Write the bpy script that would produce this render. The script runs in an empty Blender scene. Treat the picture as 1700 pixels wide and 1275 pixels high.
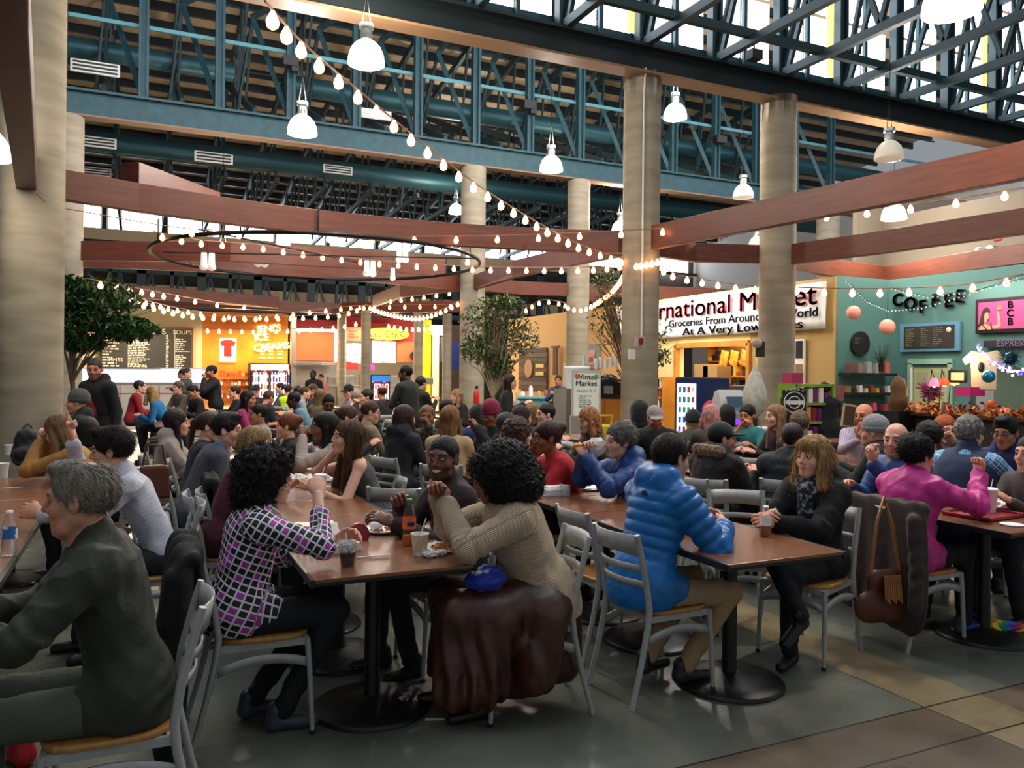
import bpy, math, random
import numpy as np
from mathutils import Vector, Matrix
from math import sin, cos, pi, radians
random.seed(7); rng=np.random.default_rng(7)
SC=bpy.context.scene; COL=SC.collection
# ---------------------------------------------------------------- camera frame
F=1322.0; CZ=1.63; TH=radians(25); CT,ST=cos(TH),sin(TH); ROLL=radians(0.6); HY=618.0
def W(X,Y,z): return Vector((X*CT+Y*ST, -X*ST+Y*CT, z))
def unroll(px,py):
    dx,dy=px-850,py-HY
    return dx*cos(ROLL)+dy*sin(ROLL), -dx*sin(ROLL)+dy*cos(ROLL)
def PX(px,py,Y):
    x,y=unroll(px,py); return W(x/F*Y,Y,CZ-y/F*Y)
def ray(px,py):
    x,y=unroll(px,py); return W(x/F,1.0,-y/F)
def onV(px,py,v):
    r=ray(px,py); k=v/r.y; return Vector((r.x*k,v,CZ+r.z*k))
def onU(px,py,u):
    r=ray(px,py); k=u/r.x; return Vector((u,r.y*k,CZ+r.z*k))
def onZ(px,py,z):
    r=ray(px,py); k=(z-CZ)/r.z; return Vector((r.x*k,r.y*k,z))
cam=bpy.data.cameras.new('camera'); co=bpy.data.objects.new('camera',cam); COL.objects.link(co)
co.location=(0,0,CZ); cam.sensor_width=36; cam.lens=F/1700*36; cam.shift_y=-(637.5-HY)/1700; cam.clip_end=200; cam.clip_start=.05
fwd=W(0,1,0); right=W(1,0,0); up=Vector((0,0,1))
r2=right*cos(ROLL)+up*sin(ROLL); u2=up*cos(ROLL)-right*sin(ROLL)
m=Matrix((r2,u2,-fwd)).transposed().to_4x4(); m.translation=(0,0,CZ); co.matrix_world=m
SC.camera=co
SC.view_settings.view_transform='Standard'; SC.view_settings.look='None'; SC.view_settings.gamma=1; SC.view_settings.exposure=0.0
try: SC.view_settings.use_curve_mapping=False
except Exception: pass
# ---------------------------------------------------------------- materials
def lin(c):
    return tuple(((v/12.92) if v<=.04045 else ((v+.055)/1.055)**2.4) for v in c)
def hx(h):
    h=h.lstrip('#'); return lin(tuple(int(h[i:i+2],16)/255 for i in (0,2,4)))
MC={}
def M(name,col='#808080',rough=.5,metal=0.,col2=None,scale=8.,detail=4.,bump=0.,bscale=60.,emit=0.,ecol=None,trans=0.,stretch=(1,1,1),bstretch=(1,1,1),sheen=0.,coat=0.,contrast=(.35,.65),ior=1.45,alpha=1.,rvar=0.,spec=.5):
    if name in MC: return MC[name]
    m=bpy.data.materials.new(name); m.use_nodes=True; nt=m.node_tree; N=nt.nodes; L=nt.links
    b=N['Principled BSDF']; c=hx(col) if isinstance(col,str) else col
    b.inputs['Base Color'].default_value=(*c,1); b.inputs['Roughness'].default_value=rough; b.inputs['Metallic'].default_value=metal
    b.inputs['Transmission Weight'].default_value=trans; b.inputs['IOR'].default_value=ior; b.inputs['Alpha'].default_value=alpha
    b.inputs['Specular IOR Level'].default_value=spec
    if sheen: b.inputs['Sheen Weight'].default_value=sheen; b.inputs['Sheen Roughness'].default_value=.4
    if coat: b.inputs['Coat Weight'].default_value=coat; b.inputs['Coat Roughness'].default_value=.15
    if emit:
        e=hx(ecol) if ecol else c
        b.inputs['Emission Color'].default_value=(*e,1); b.inputs['Emission Strength'].default_value=emit
    if col2 or bump or rvar: tc=N.new('ShaderNodeTexCoord')
    if col2 or rvar:
        mp=N.new('ShaderNodeMapping'); mp.inputs['Scale'].default_value=stretch; L.new(tc.outputs['Object'],mp.inputs[0])
        nz=N.new('ShaderNodeTexNoise'); nz.inputs['Scale'].default_value=scale; nz.inputs['Detail'].default_value=detail
        L.new(mp.outputs[0],nz.inputs['Vector'])
    if col2:
        rp=N.new('ShaderNodeValToRGB'); rp.color_ramp.elements[0].position=contrast[0]; rp.color_ramp.elements[1].position=contrast[1]
        rp.color_ramp.elements[0].color=(*c,1); c2=hx(col2) if isinstance(col2,str) else col2; rp.color_ramp.elements[1].color=(*c2,1)
        L.new(nz.outputs['Fac'],rp.inputs[0]); L.new(rp.outputs[0],b.inputs['Base Color'])
    if rvar:
        mr=N.new('ShaderNodeMapRange'); mr.inputs['To Min'].default_value=max(0,rough-rvar); mr.inputs['To Max'].default_value=min(1,rough+rvar)
        L.new(nz.outputs['Fac'],mr.inputs[0]); L.new(mr.outputs[0],b.inputs['Roughness'])
    if bump:
        mp2=N.new('ShaderNodeMapping'); mp2.inputs['Scale'].default_value=bstretch; L.new(tc.outputs['Object'],mp2.inputs[0])
        n2=N.new('ShaderNodeTexNoise'); n2.inputs['Scale'].default_value=bscale; n2.inputs['Detail'].default_value=3; L.new(mp2.outputs[0],n2.inputs['Vector'])
        bp=N.new('ShaderNodeBump'); bp.inputs['Strength'].default_value=bump; bp.inputs['Distance'].default_value=.01
        L.new(n2.outputs['Fac'],bp.inputs['Height']); L.new(bp.outputs[0],b.inputs['Normal'])
    MC[name]=m; return m
# ---------------------------------------------------------------- tagging / objects
def tag(o,label=None,cat=None,group=None,kind=None):
    if label: o['label']=label
    if cat: o['category']=cat
    if group: o['group']=group
    if kind: o['kind']=kind
    return o
def empty(name,loc=(0,0,0),rz=0.,label=None,cat=None,group=None,scale=None):
    o=bpy.data.objects.new(name,None); COL.objects.link(o); o.location=loc; o.rotation_euler=(0,0,rz); o.empty_display_size=.1
    if scale: o.scale=(scale,)*3
    return tag(o,label,cat,group)
def copy_tree(o,parent=None):
    c=o.copy(); COL.objects.link(c); c.parent=parent
    for ch in list(o.children): copy_tree(ch,c)
    return c
class MB:
    def __init__(s): s.v=[]; s.f=[]; s.mi=[]; s.m=0; s.sm=[]
    def add(s,vs,fs,smooth=False):
        n=len(s.v); s.v+= [tuple(v) for v in vs]; s.f+=[tuple(i+n for i in f) for f in fs]; s.mi+=[s.m]*len(fs); s.sm+=[smooth]*len(fs); return s
    def box(s,c,d,R=None,taper=None):
        x,y,z=[k/2 for k in d]; vs=[]
        for iz in (-1,1):
            for ix,iy in ((-1,-1),(1,-1),(1,1),(-1,1)):
                t=taper if (taper and iz>0) else 1
                p=Vector((ix*x*t,iy*y*t,iz*z)); vs.append((R@p if R else p)+Vector(c))
        return s.add(vs,[(0,3,2,1),(4,5,6,7),(0,1,5,4),(1,2,6,5),(2,3,7,6),(3,0,4,7)])
    def beam(s,a,b,w,h,upv=(0,0,1)):
        a,b=Vector(a),Vector(b); d=(b-a); L=d.length; d.normalize(); upv=Vector(upv)
        if abs(d.dot(upv))>.98: upv=Vector((0,1,0))
        sd=d.cross(upv).normalized(); u=sd.cross(d).normalized(); vs=[]
        for p in (a,b):
            for i,j in ((-1,-1),(1,-1),(1,1),(-1,1)): vs.append(p+sd*(i*w/2)+u*(j*h/2))
        return s.add(vs,[(0,1,2,3),(7,6,5,4),(0,4,5,1),(1,5,6,2),(2,6,7,3),(3,7,4,0)])
    def tube(s,pts,r,n=8,caps=True,smooth=True,close=False,squash=None):
        pts=[Vector(p) for p in pts]; N=len(pts); rs=r if hasattr(r,'__len__') else [r]*N; vs=[]; prev=None
        for i,p in enumerate(pts):
            if close: t=(pts[(i+1)%N]-pts[i-1])
            else: t=(pts[min(i+1,N-1)]-pts[max(i-1,0)])
            t=t.normalized() if t.length>1e-9 else Vector((0,0,1))
            if prev is None:
                a=Vector((0,0,1)) if abs(t.z)<.9 else Vector((1,0,0)); e=t.cross(a).normalized()
            else:
                e=prev-t*prev.dot(t); e=e.normalized() if e.length>1e-6 else t.orthogonal().normalized()
            prev=e; g=t.cross(e)
            for k in range(n):
                an=2*pi*k/n; vs.append(p+(e*cos(an)+g*sin(an)*(squash or 1))*rs[i])
        fs=[]; M_=N if close else N-1
        for i in range(M_):
            j=(i+1)%N
            for k in range(n): fs.append((i*n+k,i*n+(k+1)%n,j*n+(k+1)%n,j*n+k))
        s.add(vs,fs,smooth)
        if caps and not close: s.add(vs[:n],[tuple(range(n))[::-1]]); s.add(vs[-n:],[tuple(range(n))])
        return s
    def lathe(s,prof,c=(0,0,0),n=20,R=None,caps=True,smooth=True):
        vs=[];N=len(prof); c=Vector(c)
        for r,z in prof:
            for k in range(n):
                p=Vector((r*cos(2*pi*k/n),r*sin(2*pi*k/n),z)); vs.append((R@p if R else p)+c)
        fs=[(i*n+k,i*n+(k+1)%n,(i+1)*n+(k+1)%n,(i+1)*n+k) for i in range(N-1) for k in range(n)]
        s.add(vs,fs,smooth)
        if caps: s.add(vs[:n],[tuple(range(n))[::-1]]); s.add(vs[-n:],[tuple(range(n))])
        return s
    def prism(s,poly,a,b,axis='z',R=None,c=(0,0,0)):
        n=len(poly); vs=[]; c=Vector(c)
        for h in (a,b):
            for x,y in poly:
                p=Vector((x,y,h)) if axis=='z' else (Vector((x,h,y)) if axis=='y' else Vector((h,x,y)))
                vs.append((R@p if R else p)+c)
        return s.add(vs,[tuple(range(n))[::-1],tuple(range(n,2*n))]+[(i,(i+1)%n,n+(i+1)%n,n+i) for i in range(n)])
    def ball(s,c,r,n=10,sq=(1,1,1),R=None):
        pr=[];vs=[]; m_=n//2+1; c=Vector(c)
        for i in range(m_+1):
            a=-pi/2+pi*i/m_
            for k in range(n):
                p=Vector((r*cos(a)*cos(2*pi*k/n)*sq[0],r*cos(a)*sin(2*pi*k/n)*sq[1],r*sin(a)*sq[2])); vs.append((R@p if R else p)+c)
        return s.add(vs,[(i*n+k,i*n+(k+1)%n,(i+1)*n+(k+1)%n,(i+1)*n+k) for i in range(m_) for k in range(n)],True)
    def sheet(s,grid,smooth=True,thick=0.):
        R_=len(grid); C_=len(grid[0]); vs=[p for row in grid for p in row]
        fs=[(i*C_+j,i*C_+j+1,(i+1)*C_+j+1,(i+1)*C_+j) for i in range(R_-1) for j in range(C_-1)]
        return s.add(vs,fs,smooth)
    def build(s,name,mats,parent=None,bevel=0.,solid=0.):
        me=bpy.data.meshes.new(name); me.from_pydata([tuple(v) for v in s.v],[],s.f)
        if not isinstance(mats,(list,tuple)): mats=[mats]
        for m_ in mats: me.materials.append(m_)
        me.polygons.foreach_set('material_index',s.mi); me.polygons.foreach_set('use_smooth',s.sm); me.update()
        o=bpy.data.objects.new(name,me); COL.objects.link(o)
        if parent: o.parent=parent
        if solid:
            d=o.modifiers.new('s','SOLIDIFY'); d.thickness=solid; d.offset=0
        if bevel:
            d=o.modifiers.new('b','BEVEL'); d.width=bevel; d.segments=2; d.limit_method='ANGLE'
        return o
def struct(o): o['kind']='structure'; return o
def text(name,body,size,loc,rot,mat,parent=None,ext=.004,off=0.,align='CENTER',spacing=1.,xs=1.,shear=0.,line=1.):
    c=bpy.data.curves.new(name,'FONT'); c.body=body; c.size=size; c.extrude=ext; c.align_x=align; c.align_y='CENTER'; c.space_character=spacing; c.shear=shear; c.space_line=line
    c.resolution_u=4; tmp=bpy.data.objects.new('tmp_font',c); COL.objects.link(tmp); bpy.context.view_layer.update(); me=bpy.data.meshes.new_from_object(tmp.evaluated_get(bpy.context.evaluated_depsgraph_get())); bpy.data.objects.remove(tmp); me.name=name
    if off:
        q=MB(); V0=[v.co.copy() for v in me.vertices]; F0=[tuple(p.vertices) for p in me.polygons]
        for dx,dy in ((-off,0),(off,0),(0,-off*.6),(0,off*.6),(0,0)): q.add([(v.x+dx,v.y+dy,v.z) for v in V0],F0)
        me=bpy.data.meshes.new(name); me.from_pydata(q.v,[],q.f)
    me.materials.clear(); me.materials.append(mat)
    o=bpy.data.objects.new(name,me); COL.objects.link(o); o.location=loc; o.rotation_euler=rot; o.scale=(xs,1,1)
    if parent: o.parent=parent
    return o
def RV(x=0,y=0,z=0): return Matrix.Rotation(z,3,'Z')@Matrix.Rotation(y,3,'Y')@Matrix.Rotation(x,3,'X')
def light(name,kind,loc,power,color=(1,1,1),size=.5,rot=(0,0,0),sy=None,spot=None):
    l=bpy.data.lights.new(name,kind); l.energy=power; l.color=color
    if kind=='AREA':
        l.size=size
        if sy: l.shape='RECTANGLE'; l.size_y=sy
    elif kind in('POINT','SPOT'): l.shadow_soft_size=size
    o=bpy.data.objects.new(name,l); COL.objects.link(o); o.location=loc; o.rotation_euler=rot; return o
# ---------------------------------------------------------------- implicit surfaces
def smin(a,b,k):
    h=np.clip(.5+.5*(b-a)/k,0,1); return b+(a-b)*h-k*h*(1-h)
def rc(P,a,b,ra,rb,sq=None):
    a=np.asarray(a,np.float32); b=np.asarray(b,np.float32); ab=b-a; q=P-a
    t=np.clip((q@ab)/max(1e-9,float(ab@ab)),0,1); w=q-t[:,None]*ab
    if sq is not None:
        ax,k=sq; ax=np.asarray(ax,np.float32); c=w@ax; w=w+np.outer(c*(1/k-1),ax)
    return np.sqrt((w*w).sum(1))-(ra+(rb-ra)*t), t
def el(P,c,r,R=None):
    q=P-np.asarray(c,np.float32)
    if R is not None: q=q@np.asarray(R,np.float32)
    r=np.asarray(r,np.float32); a=q/r; k0=np.sqrt((a*a).sum(1))+1e-6; b=a/r; k1=np.sqrt((b*b).sum(1))+1e-6
    return k0*(k0-1)/k1
def evalp(P,prims,k):
    d=None
    for p in prims:
        op=p.get('op','+'); kk=p.get('k',k)
        if 'el' in p: e=el(P,p['el'],p['r'],p.get('R'))
        else:
            e,t=rc(P,p['a'],p['b'],p['ra'],p['rb'],p.get('sq'))
            if 'q' in p:
                L=float(np.linalg.norm(np.asarray(p['b'])-np.asarray(p['a']))); sp,am=p['q']
                aa=np.asarray(p['a'],np.float32); dd=(np.asarray(p['b'],np.float32)-aa)/max(L,1e-6); s_=(P-aa)@dd
                e=e-am*(np.abs(np.sin(np.pi*s_/sp))**.6)+am*.6
            if 'ring' in p:
                am,fr,t0=p['ring']; e=e+am*np.sin(t*fr+6*P[:,0]*7)*np.exp(-((t-t0)/.28)**2)
        if d is None: d=e
        elif op=='+': d=smin(d,e,kk)
        elif op=='-': d=-smin(-d,e,kk)
        elif op=='&': d=np.maximum(d,e)
    return d
def nets(fn,lo,hi,h):
    lo=np.asarray(lo,float); hi=np.asarray(hi,float); n=np.ceil((hi-lo)/h).astype(int)+1
    xs=[(lo[i]+h*np.arange(n[i])).astype(np.float32) for i in range(3)]
    G=np.stack(np.meshgrid(*xs,indexing='ij'),-1).reshape(-1,3); Fv=fn(G).reshape(n).astype(np.float32)
    ins=Fv<0; a=ins[:-1,:-1,:-1].astype(np.int8).copy(); 
    cs=[(i,j,k) for i in(0,1) for j in(0,1) for k in(0,1)]
    tot=sum(ins[i:n[0]-1+i,j:n[1]-1+j,k:n[2]-1+k].astype(np.int8) for i,j,k in cs)
    act=(tot>0)&(tot<8); I=np.argwhere(act)
    if len(I)==0: return np.zeros((0,3)),np.zeros((0,4),int)
    val={c:Fv[I[:,0]+c[0],I[:,1]+c[1],I[:,2]+c[2]] for c in cs}
    s=np.zeros((len(I),3)); cnt=np.zeros(len(I))
    for c in cs:
        for ax in range(3):
            if c[ax]==0:
                d=list(c); d[ax]=1; d=tuple(d); v0,v1=val[c],val[d]; msk=(v0<0)!=(v1<0); t=np.where(msk,v0/np.where(msk,v0-v1,1),0)
                p=np.tile(np.array(c,float),(len(I),1)); p[:,ax]=t; s[msk]+=p[msk]; cnt[msk]+=1
    V=lo+h*(I+s/cnt[:,None]); idx=-np.ones(act.shape,int); idx[act]=np.arange(len(I)); Q=[]
    for ax in range(3):
        o1,o2=[(1,2),(2,0),(0,1)][ax]
        sl0=[slice(None)]*3; sl1=[slice(None)]*3; sl0[ax]=slice(0,-1); sl1[ax]=slice(1,None)
        df=ins[tuple(sl0)]!=ins[tuple(sl1)]; E=np.argwhere(df); st=ins[tuple(sl0)][df]
        ok=(E[:,o1]>0)&(E[:,o2]>0)&(E[:,o1]<n[o1]-1)&(E[:,o2]<n[o2]-1); E=E[ok]; st=st[ok]
        def g(a1,a2):
            e=E.copy(); e[:,o1]-=a1; e[:,o2]-=a2; return idx[e[:,0],e[:,1],e[:,2]]
        q=np.stack([g(1,1),g(0,1),g(0,0),g(1,0)],1); q[~st]=q[~st][:,::-1]; Q.append(q)
    Q=np.concatenate(Q); Q=Q[(Q>=0).all(1)]
    return V,Q
def npmesh(name,V,Q,mats,colors=None,pat=None,smooth=True):
    me=bpy.data.meshes.new(name); V=np.asarray(V,np.float32); Q=np.asarray(Q,np.int32)
    me.vertices.add(len(V)); me.vertices.foreach_set('co',V.ravel()); me.loops.add(Q.size); me.loops.foreach_set('vertex_index',Q.ravel())
    me.polygons.add(len(Q)); me.polygons.foreach_set('loop_start',np.arange(0,Q.size,4,dtype=np.int32)); me.polygons.foreach_set('use_smooth',np.ones(len(Q),bool) if smooth else np.zeros(len(Q),bool))
    if not isinstance(mats,(list,tuple)): mats=[mats]
    for m_ in mats: me.materials.append(m_)
    if colors is not None:
        a=me.color_attributes.new('Col','FLOAT_COLOR','POINT'); c=np.ones((len(V),4),np.float32); c[:,:3]=colors; a.data.foreach_set('color',c.ravel())
    if pat is not None:
        a=me.attributes.new('pat','FLOAT_VECTOR','POINT'); a.data.foreach_set('vector',np.asarray(pat,np.float32).ravel())
    me.update(calc_edges=True); me.validate(); return me
def mobj(name,me,parent=None,M4=None):
    o=bpy.data.objects.new(name,me); COL.objects.link(o); o.parent=parent
    if M4 is not None: o.matrix_basis=M4
    return o
# ================================================================ SETTING
m_teal=M('teal_paint','#1e464e',.5,.1,'#193a41',6,bump=.05)
m_dteal=M('dark_teal_paint','#1d3438',.5,.2)
m_girder=M('near_black_paint','#101a1c',.5,.1)
m_deck=M('corrugated_deck','#c9b396',.7,0,'#b8a284',3,bump=.1,bscale=30)
m_conc=M('board_marked_concrete','#a09683',.85,0,'#857b68',2.6,detail=8,bump=.18,bscale=5,stretch=(.5,.5,2.6),bstretch=(.4,.4,7),contrast=(.3,.7))
m_wood=M('red_stained_glulam','#6e3a29',.42,0,'#572c20',2.5,stretch=(1,1,9),bump=.08,bscale=20,contrast=(.3,.7))
m_wood2=M('dark_maroon_beam','#5c2720',.35,0,'#4a1d1a',3,stretch=(1,1,6))
m_sky=M('bright_window_pane','#ffffff',.3,emit=7.0,ecol='#eef4ff')
m_yel=M('amber_pane','#ffe27a',.3,emit=3,ecol='#ffdc60')
m_cream=M('cream_wall_paint','#e0cf9e',.7,bump=.03)
m_white=M('white_paint','#e8e6e0',.6)
m_black=M('matte_black','#141414',.5)
m_steel=M('brushed_steel','#a8a6a0',.35,.8,rvar=.1)
m_pipe=M('white_pvc','#d8d8d4',.4)
# floor
def floor_mat():
    m=bpy.data.materials.new('polished_concrete_floor'); m.use_nodes=True; nt=m.node_tree; N=nt.nodes; L=nt.links; b=N['Principled BSDF']
    tc=N.new('ShaderNodeTexCoord'); sx=N.new('ShaderNodeSeparateXYZ'); L.new(tc.outputs['Object'],sx.inputs[0])
    def noise(sc,det=5,dist=0.):
        n=N.new('ShaderNodeTexNoise'); n.inputs['Scale'].default_value=sc; n.inputs['Detail'].default_value=det; n.inputs['Distortion'].default_value=dist; L.new(tc.outputs['Object'],n.inputs['Vector']); return n.outputs['Fac']
    def ramp(f,a,ca,b_,cb):
        r=N.new('ShaderNodeValToRGB'); e=r.color_ramp.elements; e[0].position=a; e[1].position=b_; e[0].color=(*hx(ca),1); e[1].color=(*hx(cb),1); L.new(f,r.inputs[0]); return r.outputs[0]
    def mt(op,a,b_=None):
        n=N.new('ShaderNodeMath'); n.operation=op
        for i,v in enumerate((a,b_)):
            if v is None: continue
            if hasattr(v,'links') or hasattr(v,'is_linked'): L.new(v,n.inputs[i])
            else: n.inputs[i].default_value=v
        return n.outputs[0]
    def mix(f,a,b_):
        n=N.new('ShaderNodeMix'); n.data_type='RGBA'
        L.new(f,n.inputs[0]); L.new(a,n.inputs[6]); L.new(b_,n.inputs[7]); return n.outputs[2]
    base=ramp(noise(1.7,3,.0),.28,'#4b4d45',.72,'#717367'); warm=ramp(noise(2.2,3,.0),.28,'#52473c',.72,'#6e5f4e'); tan=ramp(noise(5,6),.3,'#77694f',.7,'#8d7d60')
    x,y=sx.outputs[0],sx.outputs[1]
    # warmer slab towards the camera beyond the joint
    wmask=mt('MULTIPLY',mt('LESS_THAN',y,2.69),mt('GREATER_THAN',x,1.3)); c1=mix(wmask,base,warm)
    wob=mt('MULTIPLY',mt('SUBTRACT',noise(9,2),.5),.03)
    st=mt('LESS_THAN',mt('ABSOLUTE',mt('SUBTRACT',mt('ADD',x,wob),3.72)),.2); c2=mix(st,c1,tan)
    jl=None
    for val,ax in ((2.69,y),(2.38,y),(0.1,y)):
        k=mt('LESS_THAN',mt('ABSOLUTE',mt('SUBTRACT',ax,val)),.006); jl=k if jl is None else mt('MAXIMUM',jl,k)
    jl=mt('MAXIMUM',jl,mt('LESS_THAN',mt('ABSOLUTE',mt('SUBTRACT',mt('ADD',x,wob),3.52)),.004))
    dk=N.new('ShaderNodeRGB'); dk.outputs[0].default_value=(*hx('#2c2822'),1); c3=mix(jl,c2,dk.outputs[0]); L.new(c3,b.inputs['Base Color'])
    r=N.new('ShaderNodeMapRange'); r.inputs['To Min'].default_value=.16; r.inputs['To Max'].default_value=.42; L.new(noise(2.5,2),r.inputs[0]); L.new(r.outputs[0],b.inputs['Roughness'])
    bp=N.new('ShaderNodeBump'); bp.inputs['Strength'].default_value=.06; bp.inputs['Distance'].default_value=.01; L.new(noise(30,3),bp.inputs['Height']); L.new(bp.outputs[0],b.inputs['Normal'])
    return m
struct(MB().box((6,14,-.05),(44,50,.1)).build('floor',floor_mat()))
# perimeter walls
struct(MB().box((6,35.2,4.2),(44,.2,8.4)).build('wall_back',M('far_wall','#4e4740',.8)))
struct(MB().box((27.2,17,4.5),(.2,36,9)).build('wall_right',M('pale_wall','#c9c9c4',.8)))
struct(MB().box((-13,17,4.2),(.2,36,8.4)).build('wall_left',M('left_wall','#5b5048',.8)))
# clerestory strip at the far end
wn=1
for k in range(18):
    u=-11+k*2.15
    mb=MB().box((u,34.7,7.62),(1.9,.05,1.15)); struct(mb.build('window_%d'%wn,m_sky)); wn+=1
mb=MB()
mb.beam((-12.9,34.6,6.95),(27,34.6,6.95),.15,.14)
for k in range(18): mb.beam((-12.07+k*2.15,34.6,6.3),(-12.07+k*2.15,34.6,8.3),.16,.16)
struct(mb.build('trim_1',m_dteal))
# roof deck beyond girder A: sloping down to the far wall
def roofz(v): return 12.4-.17*(v-11.2)
def sheetbox(mb,u0,u1,v0,v1,th=.06):
    z0,z1=roofz(v0),roofz(v1)
    mb.add([(u0,v0,z0),(u1,v0,z0),(u1,v1,z1),(u0,v1,z1),(u0,v0,z0+th),(u1,v0,z0+th),(u1,v1,z1+th),(u0,v1,z1+th)],[(0,3,2,1),(4,5,6,7),(0,1,5,4),(1,2,6,5),(2,3,7,6),(3,0,4,7)])
mb=MB(); sheetbox(mb,-13,27,11.2,35.1); dk=struct(mb.build('ceiling',m_deck))
k=0; v=11.6
while v<34.6:
    z=roofz(v)-.12
    o=MB().beam((-13,v,z),(27,v,z),.09,.22).build('purlin',m_girder,dk); v+=.82
for v in (18.6,20.5,23.4,26.5): MB().tube([(-13,v,roofz(v)-.35),(27,v,roofz(v)-.35)],.03,6).build('conduit',m_dteal,dk)
# girders A and B
def girder(name,v,z0,z1,mat,flange,fm):
    mb=MB(); mb.m=0; mb.box((6.5,v,(z0+z1)/2),(39,.08,z1-z0)); mb.box((6.5,v,z1-.02),(39,flange,.05)); mb.m=1; mb.box((6.5,v,z0),(39,flange,.035)); o=mb.build(name,[mat,fm]); return struct(o)
gA=girder('trim_2',10.7,6.42,6.86,m_girder,.34,M('warm_flange','#8a6a4c',.5))
gB=girder('trim_3',17.9,6.6,7.12,m_teal,.3,M('warm_flange2','#7a5f48',.5))
# posts and struts on girder B
for k in range(-8,14):
    u=1.46*k+.0
    mb=MB()
    for d in (-.07,.07): mb.box((u+d,17.9,(7.12+roofz(17.9))/2),(.05,.16,roofz(17.9)-7.12))
    mb.box((u,17.9,(7.12+roofz(17.9))/2),(.1,.03,roofz(17.9)-7.12)); mb.build('post',m_teal,gB)
    ap=Vector((u-.73,18.6,9.5))
    mb=MB(); mb.beam(ap,(u,18.0,7.15),.06,.1); mb.build('brace',m_teal,gB)
    # transverse truss seen nearly end on
    t=MB(); a=(u-.73,18.6,9.5); zt=roofz(18.6)-.3
    t.beam((u-.73,18.0,7.2),(u-.73,24.5,roofz(24.5)-.25),.09,.16); t.beam((u-.73,17.9,zt),(u-.73,34.5,roofz(34.5)-.3),.1,.18)
    for q in range(5):
        vv=19.2+q*1.1; t.beam((u-.73,vv,roofz(vv)-.3),(u-.73+.1*(q-2),vv+.3,7.3+.3*q),.05,.07)
    t.beam(a,(u+.55,20.2,11.0),.08,.12); t.beam(a,(u-.95,19.5,7.6),.05,.07); t.beam(a,(u-.75,19.9,7.5),.05,.07)
    t.beam((u-.73,24.5,7.3),(u-.73,34.4,7.0),.09,.14)
    for q in range(6):
        vv=24.8+q*1.6; t.beam((u-.73,vv,7.2),(u-.73,vv+.8,roofz(vv+.8)-.3),.06,.08); t.beam((u-.73,vv+1.6,7.2),(u-.73,vv+.8,roofz(vv+.8)-.3),.06,.08)
    t.build('truss',m_dteal,gB)
rl=MB().beam((-13,18.0,8.62),(26,18.0,8.62),.05,.08).build('rail',M('pale_teal','#4f7f86',.4,.3),gB)
# lower truss visible above the food stalls
mb=MB()
for z in (3.95,5.1,6.0): mb.beam((-12.9,31.5,z),(20,31.5,z),.1,.14 if z>4 else .3)
for k in range(0,34):
    u=-12+k; mb.beam((u,31.5,4.0),(u,31.5,6.0),.12 if k%2 else .3,.1); mb.beam((u,31.5,4.0),(u+.3,31.5,5.1),.05,.05); mb.beam((u+.6,31.5,4.0),(u+.3,31.5,5.1),.05,.05); mb.beam((u+.15,31.4,4),(u+.3,31.4,5.1),.04,.04); mb.beam((u+.45,31.4,4),(u+.3,31.4,5.1),.04,.04)
struct(mb.build('trim_4',m_dteal)); 
mb=MB()
for z,h in ((4.5,.5),(5.55,.35),(6.5,.4)): mb.box((4,32.6,z),(33,.1,h))
struct(mb.build('wall_upper',M('beige_panels','#d0bb98',.8)))
struct(MB().box((4,32.8,5.0),(33,.1,3.2)).build('wall_upper_back',M('dim_wall','#3c3a36',.8)))
# clerestory over girder A
struct(MB().box((6.5,10.98,7.0),(39,.04,.32)).build('trim_5',m_teal))
for k in range(-2,17):
    u=10.22+1.46*(k-8)
    mb=MB()
    for zz in range(3):
        for h in (0,1): mb.m=0; mb.box((u+.73+(-.33 if h==0 else .33),11.0,7.72+zz*1.14),(.6,.03,1.06))
    mb.m=1
    if k%3==2: mb.box((u+1.38,10.99,8.9),(.16,.03,3.4))
    struct(mb.build('window_%d'%wn,[m_sky,m_yel])); wn+=1
    mb=MB()
    for d in (-.08,.08): mb.box((u+d,10.8,8.9),(.05,.16,4.1))
    mb.box((u,10.8,8.9),(.14,.03,4.1)); mb.build('post',m_dteal,gA)
    MB().box((u+.73,10.9,8.9),(.07,.07,4.1)).build('mullion',m_teal,gA)
    mb=MB(); mb.beam((u,10.72,6.95),(u+.62,10.72,9.6),.07,.09); mb.beam((u+.1,10.72,10.6),(u+.73,10.7,8.4),.05,.07); mb.build('brace',m_dteal,gA)
    # bottom chords of the nave trusses, running towards the camera
    mb=MB(); mb.beam((u,10.7,6.95),(u,1.2,6.95),.11,.14); mb.beam((u,10.7,9.4),(u,1.2,10.6),.11,.14)
    for q in range(5):
        v0=10.6-q*1.9; mb.beam((u,v0,7.0),(u,v0-.95,9.6+q*.22),.07,.08); mb.beam((u,v0-.95,9.6+q*.22),(u,v0-1.9,7.0),.07,.08)
    mb.build('truss',m_dteal,gA)
for v_,z_ in ((9.9,7.05),(6.6,7.05)): MB().beam((-2,v_,z_),(26,v_,z_),.1,.13).build('chord',m_dteal,gA)
MB().beam((-2,7.6,8.35),(26,7.6,8.35),.35,.4).build('chord',m_girder,gA)
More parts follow.
